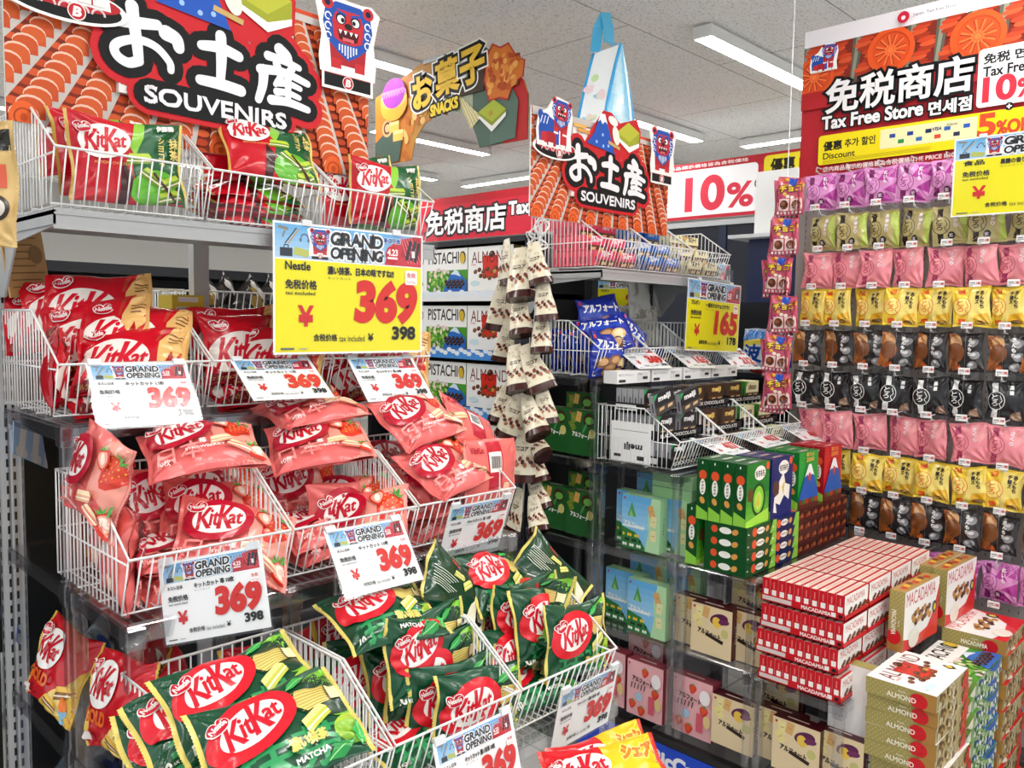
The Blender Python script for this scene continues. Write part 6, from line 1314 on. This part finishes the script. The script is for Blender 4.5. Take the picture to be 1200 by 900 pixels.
BRFLAT = Carton('brown_snack_box', .15, .2, .042, ('4A1A14',)*5+('5A241A',), {'L': (lambda a: ([a.ell(.004*(q % 3)-.004, -.09+.018*q, .012, .008, ('7A2A1E', '8A4A2A', '3A120E')[q % 3]) for q in range(11)], a)[-1])(Art()), 'Rf': (lambda a: ([a.ell(-.09+.018*q, .004*(q % 3)-.004, .012, .008, ('8A2A1E', '9A5A2A', '3A120E')[q % 3]) for q in range(11)], a)[-1])(Art())})
for nm, x, wd in (('navy', 2.525, 3), ('fuji', 2.725, 3), ('fujired', 2.93, 3)):
    col = {'navy': 'navy blue bean snack box with white island', 'fuji': 'green snack box with snowy mountain', 'fujired': 'red snack box with snowy mountain'}[nm]
    for k in range(wd): BEANS[nm].at_Y(x, 1.262+.0455*k, .86, '%s, standing, %s from the front' % (col, ORD[k]), nm + ' upright snack boxes')
    for k in range(4): (BEANS[nm] if nm == 'navy' else BRFLAT).place(T(x+.1, 1.33, .7195+.0395*k) @ Rz(-math.pi/2) @ frame((0, 0, 0), (1, 0, 0), (0, 1, 0)), '%s, lying flat, %s from the bottom' % (col if nm == 'navy' else 'dark brown snack box under the %s ones' % ('green mountain', 'red mountain')[nm == 'fujired'], ORD[k]), nm + ' flat snack boxes')
# macadamia tiers
g = 'thin red macadamia boxes'
for t in range(4):
    for c in range(4):
        x = 2.347+.183*c; z = .402+.0825*t; sh = (.012 if t == 1 else 0)
        e = empty('red_display_tray', 'red macadamia display tray, %s tier up, %s column from the left' % (ORD[t], ORD[c]), 'display tray', 'red macadamia trays', T(x, .93+sh, z)); m = MB(); w, d = .179, .262
        m.box((0, 0, 0), (w, d, .002), 'C8101E'); m.box((0, 0, 0), (.0015, d, .022), 'C8101E'); m.box((w-.0015, 0, 0), (w, d, .022), 'C8101E'); m.box((0, 0, 0), (w, .0015, .014), 'CC1420'); m.box((0, d-.0015, 0), (w, d, .022), 'C8101E')
        a = Art(); a.text('MACADAMIA', -d*.42, .006, .01, 'F6E8E6', w=.085, bold=.05) if False else None
        b = Art(); b.rect(.005-d, .005, -d*.62, .018, 'D8C8C4'); b.text('MACADAMIA', -d*.5, .005, .011, 'F6E8E6', w=.09, bold=.05); b.rect(-.04, .005, -.026, .018, 'F0EAE6'); b.rect(-.018, .006, -.006, .016, '1A1012')
        # art x on this side runs towards -Y
        b2 = Art(); b2.it = [(V*[1, 1]+[0, 0], tt, cc) for V, tt, cc in b.it]; b2.onto(m, facingX(0, 0, 0)); m.obj('folded_card', M_CARD, e)
        for r_ in range(10):
            if not (t == 3 or c == 0 or r_ == 0): continue
            SMAC.at_Y(x+.003, .933+sh+.0257*r_, z+.003, 'thin red macadamia box, %s from the front, %s column, %s tier up' % (ORD[r_], ORD[c], ORD[t]), g)
# stacks of chocolate gift boxes in front
g = 'stacked almond chocolate boxes'
for k in range(13):
    dx, dy, r_ = ((0, 0, 0), (.012, .004, .02), (.014, .0, -.02), (.012, .002, .015))[k % 4] if k else (0, 0, 0)
    ALMOND.flat(2.518+(.012 if k in (12, 11, 10, 9, 8) and k < 12 else (.03 if k < 8 else 0)), .778-(0 if k > 7 else .012), FLOOR+.003+.0473*k, 'almond chocolate gift box lying flat, %s from the top of its stack' % ORD[12-k], g, rz=(.0, .015, -.012, .008)[k % 4])
for k, z in enumerate((.22, -.06)): ALMOND.place(T(2.36+AH/2, .905, z+AW/2) @ frame((0, 0, 0), (0, 0, 1), (-1, 0, 0)) @ Rx(math.pi/2), ('almond chocolate box standing on end beside the almond stack, upper', 'almond chocolate box standing on end beside the almond stack, lower')[k], g)
g = 'stacked pistachio chocolate boxes'
for k in range(12): PISTA.flat(2.812+.006*(k % 3), .765-.005*(k % 2), FLOOR+.003+.0473*k, 'pistachio chocolate gift box lying flat, %s from the top of its stack' % ORD[11-k], g, rz=(.01, -.012, .0)[k % 3])
g = 'macadamia gift boxes'
for k in range(13): MACAD.flat(3.105+.008*(k % 3), .755-.008*(k % 2), FLOOR+.003+.0473*k, 'red macadamia gift box lying flat, %s from the top of its stack' % ORD[12-k], g, rz=(.02, -.015, .0)[k % 3])
MACAD.at_Y(2.63, .86, .497, 'macadamia gift box standing upright on the almond stack, left of two', g, rz=-.05); MACAD.at_Y(2.965, .84, .5, 'macadamia gift box standing upright, right of two', g, rz=-.05); MACAD.at_Y(2.975, .89, .5, 'macadamia gift box behind the right standing one', g, rz=-.05)
# blue kick panel
e = empty('blue_kick_panel', 'blue shop kick panel with white lettering under the pink strawberry boxes', 'panel', None, T(2.335, 1.9, FLOOR)); m = MB(); m.box((0, -1.2, 0), (.012, .0, .175), '1546C8'); a = Art(); a.text('BicCamera', .335, .1, .05, 'F4F6FA', w=.31, bold=.07); b = Art(); a.ell(.285, .135, .03, .03, 'F4F6FA'); a.ell(.285, .135, .024, .024, '1546C8'); a.text('B', .273, .12, .03, 'F4F6FA', w=.024, bold=.08); a.onto(m, facingX(0, 0, 0)); m.obj('printed_panel', M_CARD, e)
m = MB(); m.box((.0, -1.2, .178), (.03, 0, .2), '1A1A1C'); m.obj('black_edge_strip', M_CARD, e)
# cards on the middle unit
card(((722, 409), (762, 408), (785, 430), (749, 432)), 1.83, 'white 369 price card on the second level of the middle unit, leftmost', w=.2, h=.14, title='アルフォート', maker='ブルボン')
card(((781, 409), (815, 410), (838, 430), (808, 431)), 1.83, 'white 165 price card below the yellow 165 sign', w=.2, h=.14, price='165', tax='178', title='アルフォート', maker='ブルボン')
card(((843, 413), (871, 412), (887, 428), (860, 431)), 1.83, 'white 212 price card right of the yellow 165 sign', w=.2, h=.14, price='212', tax='228', title='アルフォート', maker='ブルボン')
card(((812, 516), (840, 511), (879, 528), (849, 535)), 1.485, 'white 417 price card above the matcha bean boxes, leftmost of three', w=.2, h=.14, price='417', tax='450', title='チョコレート', maker='明治')
card(((862, 510), (890, 505), (926, 517), (896, 525)), 1.485, 'white 417 price card above the navy bean box, middle of three', w=.2, h=.14, price='417', tax='450', title='チョコレート', maker='明治')
card(((919, 503), (944, 497), (970, 515), (945, 517)), 1.485, 'white 417 price card above the green mountain box, rightmost of three', w=.2, h=.14, price='417', tax='450', title='チョコレート', maker='明治')
price_card(facingY(3.06, 1.815, 1.532) @ Rz(-.04), .42, .29, 'yellow 165 price sign hanging from the middle top shelf', maker='ブルボン', title='一番好きなチョコです!!', price='165', tax='178', big=True)
# things seen through the middle unit
price_card(facingX(3.25, 2.42, 1.62) @ Ry(.2), .3, .21, 'yellow price sign seen through the middle unit behind the blue bags', maker='ブルボン', title='', price='298', tax='321', big=True)
price_card(facingY(3.35, 2.0, 1.58), .3, .4, 'tall yellow price sign half hidden behind the 165 sign', maker='明治', title='', price='298', tax='321', big=True)
for k, (x, y, z) in enumerate(((2.95, 2.17, 1.39), (2.97, 2.14, 1.52), (3.1, 2.17, 1.39))): K_WHITE.place(T(x, y, z+.09) @ Rx(-.15) @ facingY(0, 0, 0) @ Rz(math.pi/2), 'white snack pouch seen under the middle top shelf, %s' % ('lower left', 'upper', 'right')[k], 'white pouches')
m = MB(); m.box((3.27, 2.3, FLOOR), (3.3, 2.9, 1.75), '15161A'); m.box((3.265, 2.3, 1.2), (3.27, 2.9, 1.23), '2A2C32'); tag(m.obj('dark_backing', M_CARD), 'dark panel closing the far side of the middle unit', 'panel')
# ------------------------------------------------------------------ big chocolate boxes behind, fronts to -X
def choc_rack():
    e = empty('chocolate_rack', 'dark rack of white chocolate gift boxes between the two shelf units', 'rack', None, T(2.45, 2.3, FLOOR)); x1 = .35
    m = MB(); m.box((.33, 0, 0), (.35, 1.1, 1.84-FLOOR), '141418'); m.obj('back_panel', M_CARD, e)
    for z, c in ((1.857, None), (1.625, 'F0F0F0'), (1.372, '4C94E0'), (1.12, '4C94E0'), (.86, '4C94E0')):
        m = MB(); m.box((0, 0, z-FLOOR-.03), (.33, 1.1, z-FLOOR-.008), '26262A'); s_ = m.obj('shelf_board', M_CARD, e)
        if c:
            r = MB(); r.box((-.012, 0, z-FLOOR-.042), (-.004, 1.1, z-FLOOR+.0), c); a = Art()
            for q in range(40): a.ell(-.03-.026*q, z-FLOOR-.018+.008*(q % 3), .016, .01, 'E8F0F8')
            a.onto(r, facingX(-.012, 0, 0)); r.obj('price_rail', M_CARD, s_)
        else: pass
    for y in (0, 1.07):
        m = MB(); m.box((0, y, 0), (.33, y+.03, 1.86-FLOOR), '1C1C20'); m.obj('side_upright', M_CARD, e)
choc_rack()
g = 'white chocolate gift boxes on the rack'
for lv, z in enumerate((1.627, 1.374, 1.122, .862)):
    for k, (y, K) in enumerate(((2.545, ALMOND), (2.825, PISTA), (3.1, ALMOND))):
        for q in range(2): K.at_X(2.462+.052*q, y-.005*q, z, '%s gift box upright on the rack, %s row, %s from the right, %s' % ('almond chocolate' if K is ALMOND else 'pistachio chocolate', ('top', 'second', 'third', 'lowest')[lv], ORD[k], ('in front', 'behind another')[q]), g)
    pass
# ------------------------------------------------------------------ chain of cream chocolate bags
def cone_mesh(seed, flatb=False):
    m = MB(); rr = np.random.default_rng(seed); w, t, h = .058, .034, .175; N = 20; rows = 14; an = np.arange(N)*2*math.pi/N; V = []
    for j in range(rows+1):
        f = j/rows; hw = w*(.42+.58*min(1, f*1.05)**.8)*.86; tk = t*(.03+.97*f**1.2) if not flatb else t*.35*(.1+f)
        wob = 1+.06*np.sin(an*3+seed+f*5)+.03*np.sin(an*7+f*9)
        V.append(np.stack([hw*np.sign(np.cos(an))*np.abs(np.cos(an))**.8*wob, tk*np.sin(an)*wob, np.full(N, -h*f)], 1))
    V = np.concatenate(V); q = []; c = []
    for j in range(rows):
        for k in range(N): q.append((j*N+k, (j+1)*N+k, (j+1)*N+(k+1) % N, j*N+(k+1) % N)); c.append(L('3E1712') if j >= rows-2 else (L('E9DFC6') if (j*7+k*3+seed) % 11 else L('CDBFA4')))
    m.add(V, q, np.array(c), True); nb = [tuple(rows*N+k for k in range(N))[::-1]]
    cv = np.concatenate([V[rows*N:], [[0, 0, -h*.985]]]); m.add(cv, [(k, N, (k+1) % N) for k in range(N)][::1], '2E100D', False); m.add(cv, [((k+1) % N, N, k) for k in range(N)], '2E100D', False) if False else None
    a = Art(); a.text('ココア', -.02, -.075, .012, '3A1A14', w=.04, bold=.05)
    for q_ in range(9): a.ell(-.03+.0085*q_, -.1-.01*(q_ % 3), .0085, .006, ('7A3A2A', '5A241A', 'A8684A')[q_ % 3], 20*q_, 8)
    for q_ in range(7): a.ell(-.02+.012*(q_ % 4), -.03-.02*(q_//2), .004, .004, 'D2C4A8')
    def fn(u, v, l): f = np.clip(-v/h, 0, 1); hw = w*(.42+.58*np.minimum(1, f*1.05)**.8)*.86; tk = t*(.03+.97*f**1.2) if not flatb else t*.35*(.1+f); cu = np.clip(u/hw, -.95, .95); return np.stack([u, -tk*np.sqrt(1-np.abs(cu)**2.2)-.0016-l, v], 1)
    a.onto(m, fn=fn, maxlen=.01); return m.mesh('cream_chocolate_bag', M_FILM)
CONES = [cone_mesh(1), cone_mesh(2), cone_mesh(3), cone_mesh(4, True)]
CH = [(609, 290, 611, 352, 0, 0), (624, 284, 634, 334, -.03, 1), (594, 280, 592, 335, .05, 3), (636, 326, 640, 376, -.02, 2), (608, 344, 611, 394, .0, 1), (592, 330, 583, 388, .04, 3), (634, 366, 635, 414, .0, 0), (597, 378, 588, 424, .04, 3), (603, 404, 609, 460, -.02, 2), (615, 404, 637, 458, -.02, 3),
      (594, 452, 583, 494, .03, 0), (611, 460, 594, 512, -.04, 1), (616, 464, 631, 512, -.04, 2), (634, 450, 642, 497, .0, 3), (600, 496, 603, 546, .02, 0), (614, 500, 612, 566, -.02, 1), (622, 505, 634, 530, .03, 2), (622, 522, 634, 565, .02, 0), (610, 572, 600, 626, .0, 3), (622, 556, 637, 596, .03, 1), (624, 580, 632, 624, .0, 2)]
for k, (x0, y0, x1, y1, dx, v) in enumerate(CH):
    Xp = 2.2+dx; p = onX(x0, y0, Xp); q = onX(x1, y1, Xp-(.035, .0, .02, .0)[k % 4]); d = q-p; ln = np.linalg.norm(d); zax = -d/ln
    fy = np.array([1., .55, 0]) if v != 3 else np.array([.75, .9 if k % 2 else -.2, 0]); M = np.eye(4); yv = fy-zax*(fy @ zax); yv /= np.linalg.norm(yv); M[:3, 1] = yv; M[:3, 2] = zax; M[:3, 0] = np.cross(yv, zax); M[:3, 3] = p; sc = np.eye(4); sc[:3, :3] *= max(.8, min(1.15, ln/.175)); 
    o = bpy.data.objects.new('cream_chocolate_bag', CONES[v]); COLL.objects.link(o); tag(o, 'cream chocolate bag with brown base on the hanging chain, %s down from the top' % (ORD[k] if k < 16 else ('seventeenth', 'eighteenth', 'nineteenth', 'twentieth', 'twenty-first')[k-16]), 'snack bag', 'cream chocolate bags on a hanging chain'); o.matrix_world = Matrix((M @ sc).tolist())
e = empty('hanging_clip_chain', 'white string and clips carrying the chain of cream bags', 'clip strip', None, T(*onX(634, 262, 2.2))); m = MB(); p0 = onX(634, 262, 2.2); p1 = onX(612, 600, 2.23); m.tube([p0-p0, p1-p0], .004, 'ECECEA', n=6); m.obj('plastic_strip', M_CARD, e); m = MB()
for k, (a_, b_, c_, r_, t_) in enumerate(((0, 0, .0, .035, .2), (-.01, .02, -.03, .028, 1.1), (-.02, -.03, -.02, .03, -.6), (-.01, .045, -.05, .022, .5), (0, -.01, -.075, .024, 1.6))):
    lp = [(a_+.012*math.sin(q*2+k), b_+r_*.7*math.cos(q)*math.cos(t_)-r_*math.sin(q)*math.sin(t_)*.6, c_+r_*math.sin(q)*math.cos(t_)+r_*.7*math.cos(q)*math.sin(t_)) for q in np.linspace(0, 2*math.pi, 15)[:-1]]
    m.tube(lp, .0036, 'F4F4F2', n=6, closed=True)
m.obj('knotted_string', M_CARD, e)
# ------------------------------------------------------------------ blue triangular tote on the middle unit
def tote():
    A0, A1, Ap = np.array([2.44, 2.14, 1.95]), np.array([2.88, 2.10, 1.95]), np.array([2.735, 2.14, 2.62]); e = empty('triangular_tote_bag', 'pale blue triangular tote bag with loop handle standing above the small souvenir board', 'bag', None, T(2.44, 2.12, 1.95)); o0 = A0
    B0, Bp = np.array([2.44, 2.48, 1.95]), np.array([2.62, 2.42, 2.55])
    tri = [np.array(p)-o0 for p in ((2.555, 2.08, 1.95), (2.86, 2.08, 1.95), (2.735, 2.11, 2.62))]; bk = [p+np.array([.0, .14, -.01]) for p in tri]
    m = MB(); n = 14; V = []; 
    for f in (tri, bk):
        for j in range(n+1):
            for i in range(n+1): s_, t_ = i/n, j/n; base = f[0]+(f[1]-f[0])*s_; p = base+(f[2]-base)*t_**.85; bul = .03*math.sin(math.pi*s_)*math.sin(math.pi*min(1, t_*.9)); V.append(p+np.array([0, -bul if f is tri else bul, 0])+np.array([(s_-.5)*.05*math.sin(math.pi*t_), 0, 0]))
    V = np.array(V); k = (n+1)**2; col0 = np.array(L('D8F2FA')); col1 = np.array(L('8AD2F0')); fs = []; cs = []
    for j in range(n):
        for i in range(n): a_ = j*(n+1)+i; fs.append((a_, a_+1, a_+n+2, a_+n+1)); cs.append(col1+(col0-col1)*(.5+.5*math.sin(i*.9+j*.6)))
    m.add(V[:k], fs, np.array(cs), True); m.obj('printed_end_panel', M_FILM, e); m = MB(); m.add(V[k:], [f[::-1] for f in fs], np.array(cs), True); m.obj('printed_end_panel', M_FILM, e)
    m = MB(); L0 = [V[j*(n+1)] for j in range(n+1)]; L1 = [V[k+j*(n+1)] for j in range(n+1)]; R0 = [V[j*(n+1)+n] for j in range(n+1)]; R1 = [V[k+j*(n+1)+n] for j in range(n+1)]
    W2 = np.array(L0+L1+R0+R1); q = n+1; m.add(W2, [(j, j+1, q+j+1, q+j) for j in range(n)], 'F6FAFA', True); m.add(W2, [(2*q+j+1, 2*q+j, 3*q+j, 3*q+j+1) for j in range(n)], 'BFE2F2', True); m.obj('side_panel', M_FILM, e)
    m = MB(); rr = np.random.default_rng(9)
    for f in range(18):
        j, s_ = rr.integers(1, n-2), rr.uniform(.12, .85); p = L0[j]*(1-s_)+L1[j]*s_; nrm = np.array([-1, -.2, .5]); nrm = nrm/np.linalg.norm(nrm); M = frame(p+nrm*.004, np.array([.2, -1, 0]), np.array([.35, 0, 1])); a = Art(); a.ell(0, 0, rr.uniform(.012, .03), rr.uniform(.008, .02), ('C8E6A8', 'F0D8DC', 'A8D4EC', 'E8E8C8')[f % 4], rr.uniform(0, 180), 12); a.onto(m, M)
    m.obj('pastel_spots', M_FILM, e)
    for ln_ in (L0, R0, L1): m = MB(); m.tube(ln_, .007, '3FA9E2', n=6); m.obj('blue_piping', M_FILM, e)
    m = MB(); top = tri[2]; h = []
    c1, c2, c3 = onY(693, 62, 2.3)-o0, onY(705, 16, 2.3)-o0, onY(709, 50, 2.2)-o0
    P = [top+(bk[2]-top)*.8, c1, c1*.4+c2*.6+np.array([-.02, 0, 0]), c2, c2*.5+c3*.5+np.array([.01, 0, 0]), c3, top+(bk[2]-top)*.15]
    for a_, b_ in zip(P[:-1], P[1:]):
        d = (b_-a_)/np.linalg.norm(b_-a_); s_ = np.cross(d, [1, .6, 0]); s_ = np.array([.5, -.5, 0])*.03; m.add([a_-s_, b_-s_, b_+s_, a_+s_, a_-s_+[.002, 0, .0], b_-s_+[.002, 0, 0], b_+s_+[.002, 0, 0], a_+s_+[.002, 0, 0]], [(0, 1, 2, 3), (7, 6, 5, 4), (0, 4, 5, 1), (3, 2, 6, 7)], '56BEEA')
    m.obj('loop_handle', M_FILM, e)
tote()

WC = Carton('white_chocolate_case', .17, .14, .016, ('F0F0EE',)*6, {'F': (lambda a: (a.text('meiji', .05, .0, .026, '26262A', w=.075, bold=.06, rot=180), a.rect(-.07, -.055, -.04, -.045, '3A3A3E'), a.rect(.03, -.06, .06, -.045, '3A3A3E'), a.rect(-.075, .04, .075, .042, '8A8A8E'), a)[-1])(Art())})
WC.at_X(2.353, 1.71, 1.012, 'white chocolate case with upside down lettering in the side of the basket', None)
# ================================================================== PEG WALL, looking to -X
PX = 3.4
def peg_wall():
    e = empty('peg_display_panel', 'warm grey peg panel carrying rows of small snack bags at right', 'display panel', None, T(PX, 1.605, FLOOR)); W = 2.3; H = 2.125-FLOOR
    m = MB(); m.box((0, -W, 0), (.02, 0, H)); 
    m.obj('perforated_sheet', M_PEGS, e)
    m = MB(); m.box((-.004, -.012, 0), (.06, .022, H+.53)); m.box((-.004, -W, H-.004), (.02, 0, H+.004)); m.obj('edge_frame', M_PEG, e)
    m = MB(); m.box((-.12, -W, 0), (.02, 0, .1)); m.obj('base_plinth', M_DARKSTEEL, e)
M_PEGS = mat('perforated_warm_grey', .45, .4, col='A8A29E')
def perforate():
    nt = M_PEGS.node_tree; b = nt.nodes['Principled BSDF']; tc = nt.nodes.new('ShaderNodeTexCoord'); sp = nt.nodes.new('ShaderNodeSeparateXYZ'); nt.links.new(tc.outputs['Object'], sp.inputs[0])
    def mt(op, a, b_=None):
        n = nt.nodes.new('ShaderNodeMath'); n.operation = op
        for i, v in enumerate((a, b_)):
            if v is None: continue
            if isinstance(v, (int, float)): n.inputs[i].default_value = v
            else: nt.links.new(v, n.inputs[i])
        return n.outputs[0]
    fy = mt('ABSOLUTE', mt('SUBTRACT', mt('FRACT', mt('MULTIPLY', sp.outputs[1], 1/.03)), .5)); fz = mt('ABSOLUTE', mt('SUBTRACT', mt('FRACT', mt('MULTIPLY', sp.outputs[2], 1/.0275)), .5))
    h = mt('MULTIPLY', mt('LESS_THAN', fy, .05), mt('LESS_THAN', fz, .2)); mx = nt.nodes.new('ShaderNodeMix'); mx.data_type = 'RGBA'; mx.inputs[6].default_value = (*L('A8A29E'), 1); mx.inputs[7].default_value = (*L('55504E'), 1)
    nt.links.new(h, mx.inputs[0]); nt.links.new(mx.outputs[2], b.inputs['Base Color'])
perforate(); peg_wall()
HOOK = None
def hook(x, y, z, label):
    global HOOK
    if HOOK is None:
        e = empty('peg_hook', label, 'peg hook', 'peg hooks with price tags', T(x, y, z)); m = MB(); m.tube([(0, 0, 0), (-.02, 0, -.002), (-.12, 0, .0), (-.128, 0, .008)], .0022, 'C4C6C8', n=6); m.tube([(0, 0, .022), (-.135, 0, .02), (-.14, 0, -.0)], .0018, 'C4C6C8', n=6); m.box((-.003, -.012, -.008), (0, .012, .03), 'B8BABC'); m.obj('double_prong', M_CARD, e)
        m = MB(); M = facingX(-.139, .019, -.15) ; m.tube([(-.1385, 0, .0), (-.139, 0, -.126)], .0004, '8A8A8C', n=4); m.box((-.139, -.019, -.15), (-.1375, .019, -.126), 'F4F2F0'); a = Art(); a.rect(.003, .013, .02, .016, '4A4A4E'); a.rect(.003, .008, .022, .01, '7A7A7E'); a.text('180', .024, .008, .009, 'C8303C', w=.012, bold=.05); a.rect(.003, .003, .012, .005, '8A8A8E'); a.onto(m, M); m.obj('price_tag', M_PAPER, e); HOOK = e
    else: dup(HOOK, T(x, y, z), label)
ROWS = [('purple', 1.979), ('olive', 1.806), ('pink', 1.65), ('yellow', 1.496), ('brown', 1.325), ('black', 1.15), ('pink', .985), ('yellow', .82), ('brown', .655), ('purple', .47)]
cnt = {}
for ri, (kind, zl) in enumerate(ROWS):
    cnt[kind] = cnt.get(kind, 0) + 1; n0 = {7: 1, 8: 1, 9: 4}.get(ri, 0)
    jit = np.random.default_rng(40+ri)
    for c in range(n0, 10):
        y = 1.537-.125*c - (.02 if kind == 'olive' else 0) + (.02 if ri in (3, 4, 5) else 0); s = .965
        zt = 1.5+(zl-1.5)*s + .155; yy = y*s+.01; x = PX-.145
        where = '%s %s row' % (('upper', 'lower')[cnt[kind]-1], kind)
        hook(PX-.0, yy, zt, 'peg hook with white price tag, %s from the left in the %s' % (ORD[c], where))
        M = T(PX-.085+jit.uniform(-.02, .015), yy+jit.uniform(-.006, .006), zt-.0715) @ Rz(jit.uniform(-.3, .3)) @ Rx(jit.uniform(-.04, .04)) @ facingX(0, 0, 0) @ Rz(math.pi/2) @ Rz(jit.uniform(-.05, .05))
        PEGS[kind].place(M, '%s snack bag, %s from the left, %s of the peg wall' % ({'purple': 'purple patterned', 'olive': 'olive and lime', 'pink': 'pink', 'yellow': 'yellow and orange', 'brown': 'black and brown', 'black': 'black and white'}[kind], ORD[c], where), '%s bags in the %s' % (kind, where))
taxfree_banner(PX-.012, 1.625, -.65, 2.121, 2.725, 'large red tax free store banner above the peg wall')
price_card(facingX(PX-.2, .74, 2.028) @ Rz(.0), .45, .27, 'yellow 200 price sign hanging over the purple bags at the right edge', maker='食品', title='黒糖の香り豊かな かりんとう', price='200', tax='216', big=True)
# chain of chocolate crunch bags beside the wall
def crunch_mesh():
    a = Art(); a.rect(-.06, -.08, .06, .08, 'C8506A'); a.rect(-.06, .02, .06, .08, 'D8607A')
    rr = np.random.default_rng(2)
    for q in range(16): a.ell(rr.uniform(-.055, .055), rr.uniform(-.02, .075), .009, .007, ('E8B83A', 'F0E4D0', 'B43A8A', 'E87A3A')[q % 4], 0, 8)
    a.poly([(-.01, .08), (.025, .08), (.022, .05), (.005, .042), (-.012, .052)], '1E4CB4'); a.text('チョコ', -.045, .015, .024, 'F2C83A', w=.09, bold=.06, out=((.18, '3A1A14'),), rot=5)
    for x in (-.026, .026): a.rect(x-.023, -.06, x+.023, -.012, 'E8C8C0'); a.ell(x, -.036, .019, .019, '5A2A18', 0, 14); a.ell(x-.004, -.032, .01, .009, '8A4A2A', 0, 10)
    for q in range(7): a.rect(-.055+.016*q, -.076, -.047+.016*q, -.064, 'F4E8E4')
    r = Art(); r.put(a, 0, 0, 1, -90); return bag_mesh('crunch_snack_bag', 1700, .16, .112, .02, r, 'C8506A', 'B84058', None, .006, None, nx=26, ny=22, maxlen=.007)
CR = crunch_mesh(); names = ('topmost', 'second from the top', 'third from the top', 'fourth from the top', 'fifth from the top', 'lowest')
for k, (px, py) in enumerate(((924, 230), (921, 277), (916, 322), (916, 368), (914, 414), (913, 458))):
    for q in range(3):
        p = onX(px+(0, 7, -6)[q]+4*math.sin(k*2.3+1), py+(0, 3, 5)[q], 3.0+(0, .03, .045)[q]); M = T(*p) @ Rz((.15, -.9, .9)[q]+.1*math.sin(k*2)) @ Rx(.05) @ facingX(0, 0, 0) @ Rz(math.pi/2+.13*math.sin(k*3+q*1.4)) @ np.diag([.9, .9, .9, 1])
        o = bpy.data.objects.new('crunch_snack_bag', CR[0]); COLL.objects.link(o); tag(o, 'small pink chocolate crunch bag on the hanging strip, %s cluster, %s' % (names[k], ('facing out', 'turned right', 'turned left')[q]), 'snack bag', 'chocolate crunch bags on a strip'); o.matrix_world = Matrix(M.tolist())
        for sl in CR[1]: c = bpy.data.objects.new('crimped_seal', sl); COLL.objects.link(c); c.parent = o
p0 = onX(938, 40, 3.02); p1 = onX(912, 470, 3.02); e = empty('hanging_clip_chain', 'thin clear strip hanging from the ceiling beside the peg wall', 'clip strip', None, T(*p1)); m = MB(); top = np.array([p1[0], p1[1], CEIL]); m.tube([(0, 0, 0), (0, 0, 2.2-p1[2]), (0, 0, CEIL-p1[2])], .002, 'E8E8EA', n=5); m.obj('plastic_strip', M_CARD, e); m = MB()
for k in range(6): m.box((-.006, -.006, .12*k+.02), (.006, .006, .12*k+.05), 'F0F0F0')
m.box((-.03, -.03, CEIL-p1[2]-.006), (.03, .03, CEIL-p1[2]), 'E0E0E0'); m.obj('strip_clip', M_CARD, e)
# ------------------------------------------------------------------ beyond
back_banner(); snacks_sign()
def far_shelf():
    e = empty('far_display_wall', 'dark navy display wall below the far red banner', 'display wall', None, T(5.62, 6.9, FLOOR)); m = MB(); m.box((0, -4.8, 0), (.3, 0, 2.28-FLOOR), '0E1424'); 
    for k in range(7): m.box((-.01, -.15-.7*k, 0), (0, -.09-.7*k, 2.26-FLOOR), '16203C')
    m.obj('navy_panel', M_CARD, e); m = MB(); m.box((-.02, -4.8, 2.25-FLOOR), (.3, 0, 2.29-FLOOR), 'B4B6B8'); m.obj('top_ledge', M_CARD, e)
far_shelf()
def white_stand():
    q = onX(902, 240, 4.4); e = empty('white_display_stand', 'white column with a thin ledge and navy base behind the crunch bag strip', 'stand', None, T(4.4, q[1], FLOOR)); zt = onX(902, 200, 4.4)[2]-FLOOR; zb = onX(902, 275, 4.4)[2]-FLOOR
    m = MB(); m.box((0, -.16, zb), (.1, .09, zt), 'ECECEA'); m.obj('white_column', M_CARD, e); m = MB(); m.box((-.1, -.16, zb-.02), (.12, .2, zb), 'DDE0E2'); m.obj('ledge', M_CARD, e); m = MB(); m.box((.0, -.2, 0), (.12, .12, zb-.02), '12214E'); m.obj('navy_base', M_CARD, e)
white_stand()
M = pose(((868, 316), (872, 316), (873, 420), (869, 420)), .1, .3, X=3.9) if False else None
CHIP = [K_SILVER]
def mk_chip(i):
    a = Art(); a.rect(-.09, -.12, .09, .12, 'DDE8F0'); a.poly([(-.09, .12), (.09, .12), (.09, .06), (-.09, .04)], '2F7AC8'); a.poly([(-.09, .05), (.09, .07), (.09, .045), (-.09, .02)], 'F2DE4A'); a.text('波', -.06, -.05, .085, '1A4AA8', w=.11, bold=.04); a.ell(.02, -.1, .05, .02, 'C8402A')
    r = Art(); r.put(a, 0, 0, 1, -90); return bag_mesh('blue_white_chip_bag', 1800+i, .23, .17, .06, r, 'DDE8F0', 'B8C8D4', None, .008, None, nx=30, ny=24)
K_CHIP = BagKind('blue_white_chip_bag', 2, mk_chip)
for k, (px, py, X) in enumerate(((887, 412, 3.75), (936, 420, 3.85))):
    K_CHIP.place(T(*onX(px, py, X)) @ Rz(-.2) @ facingX(0, 0, 0) @ Rz(math.pi/2), ('blue and white crisps bag left of the crunch bag strip', 'blue and white crisps bag right of the crunch bag strip')[k], 'crisps bags on a far shelf')
e = empty('far_shelf_unit', 'dark shelf unit behind the crunch bag strip holding the crisps bags', 'shelf', None, T(3.72, 1.35, FLOOR)); m = MB()
for z in (.6, 1.0, 1.245): m.box((0, 0, z-FLOOR), (.3, .9, z-FLOOR+.02), '2A2C32'); 
m.obj('shelf_board', M_CARD, e); m = MB(); m.box((.3, 0, 0), (.33, .9, 1.62-FLOOR), '101218'); m.obj('back_panel', M_CARD, e)
bpy.context.view_layer.update()
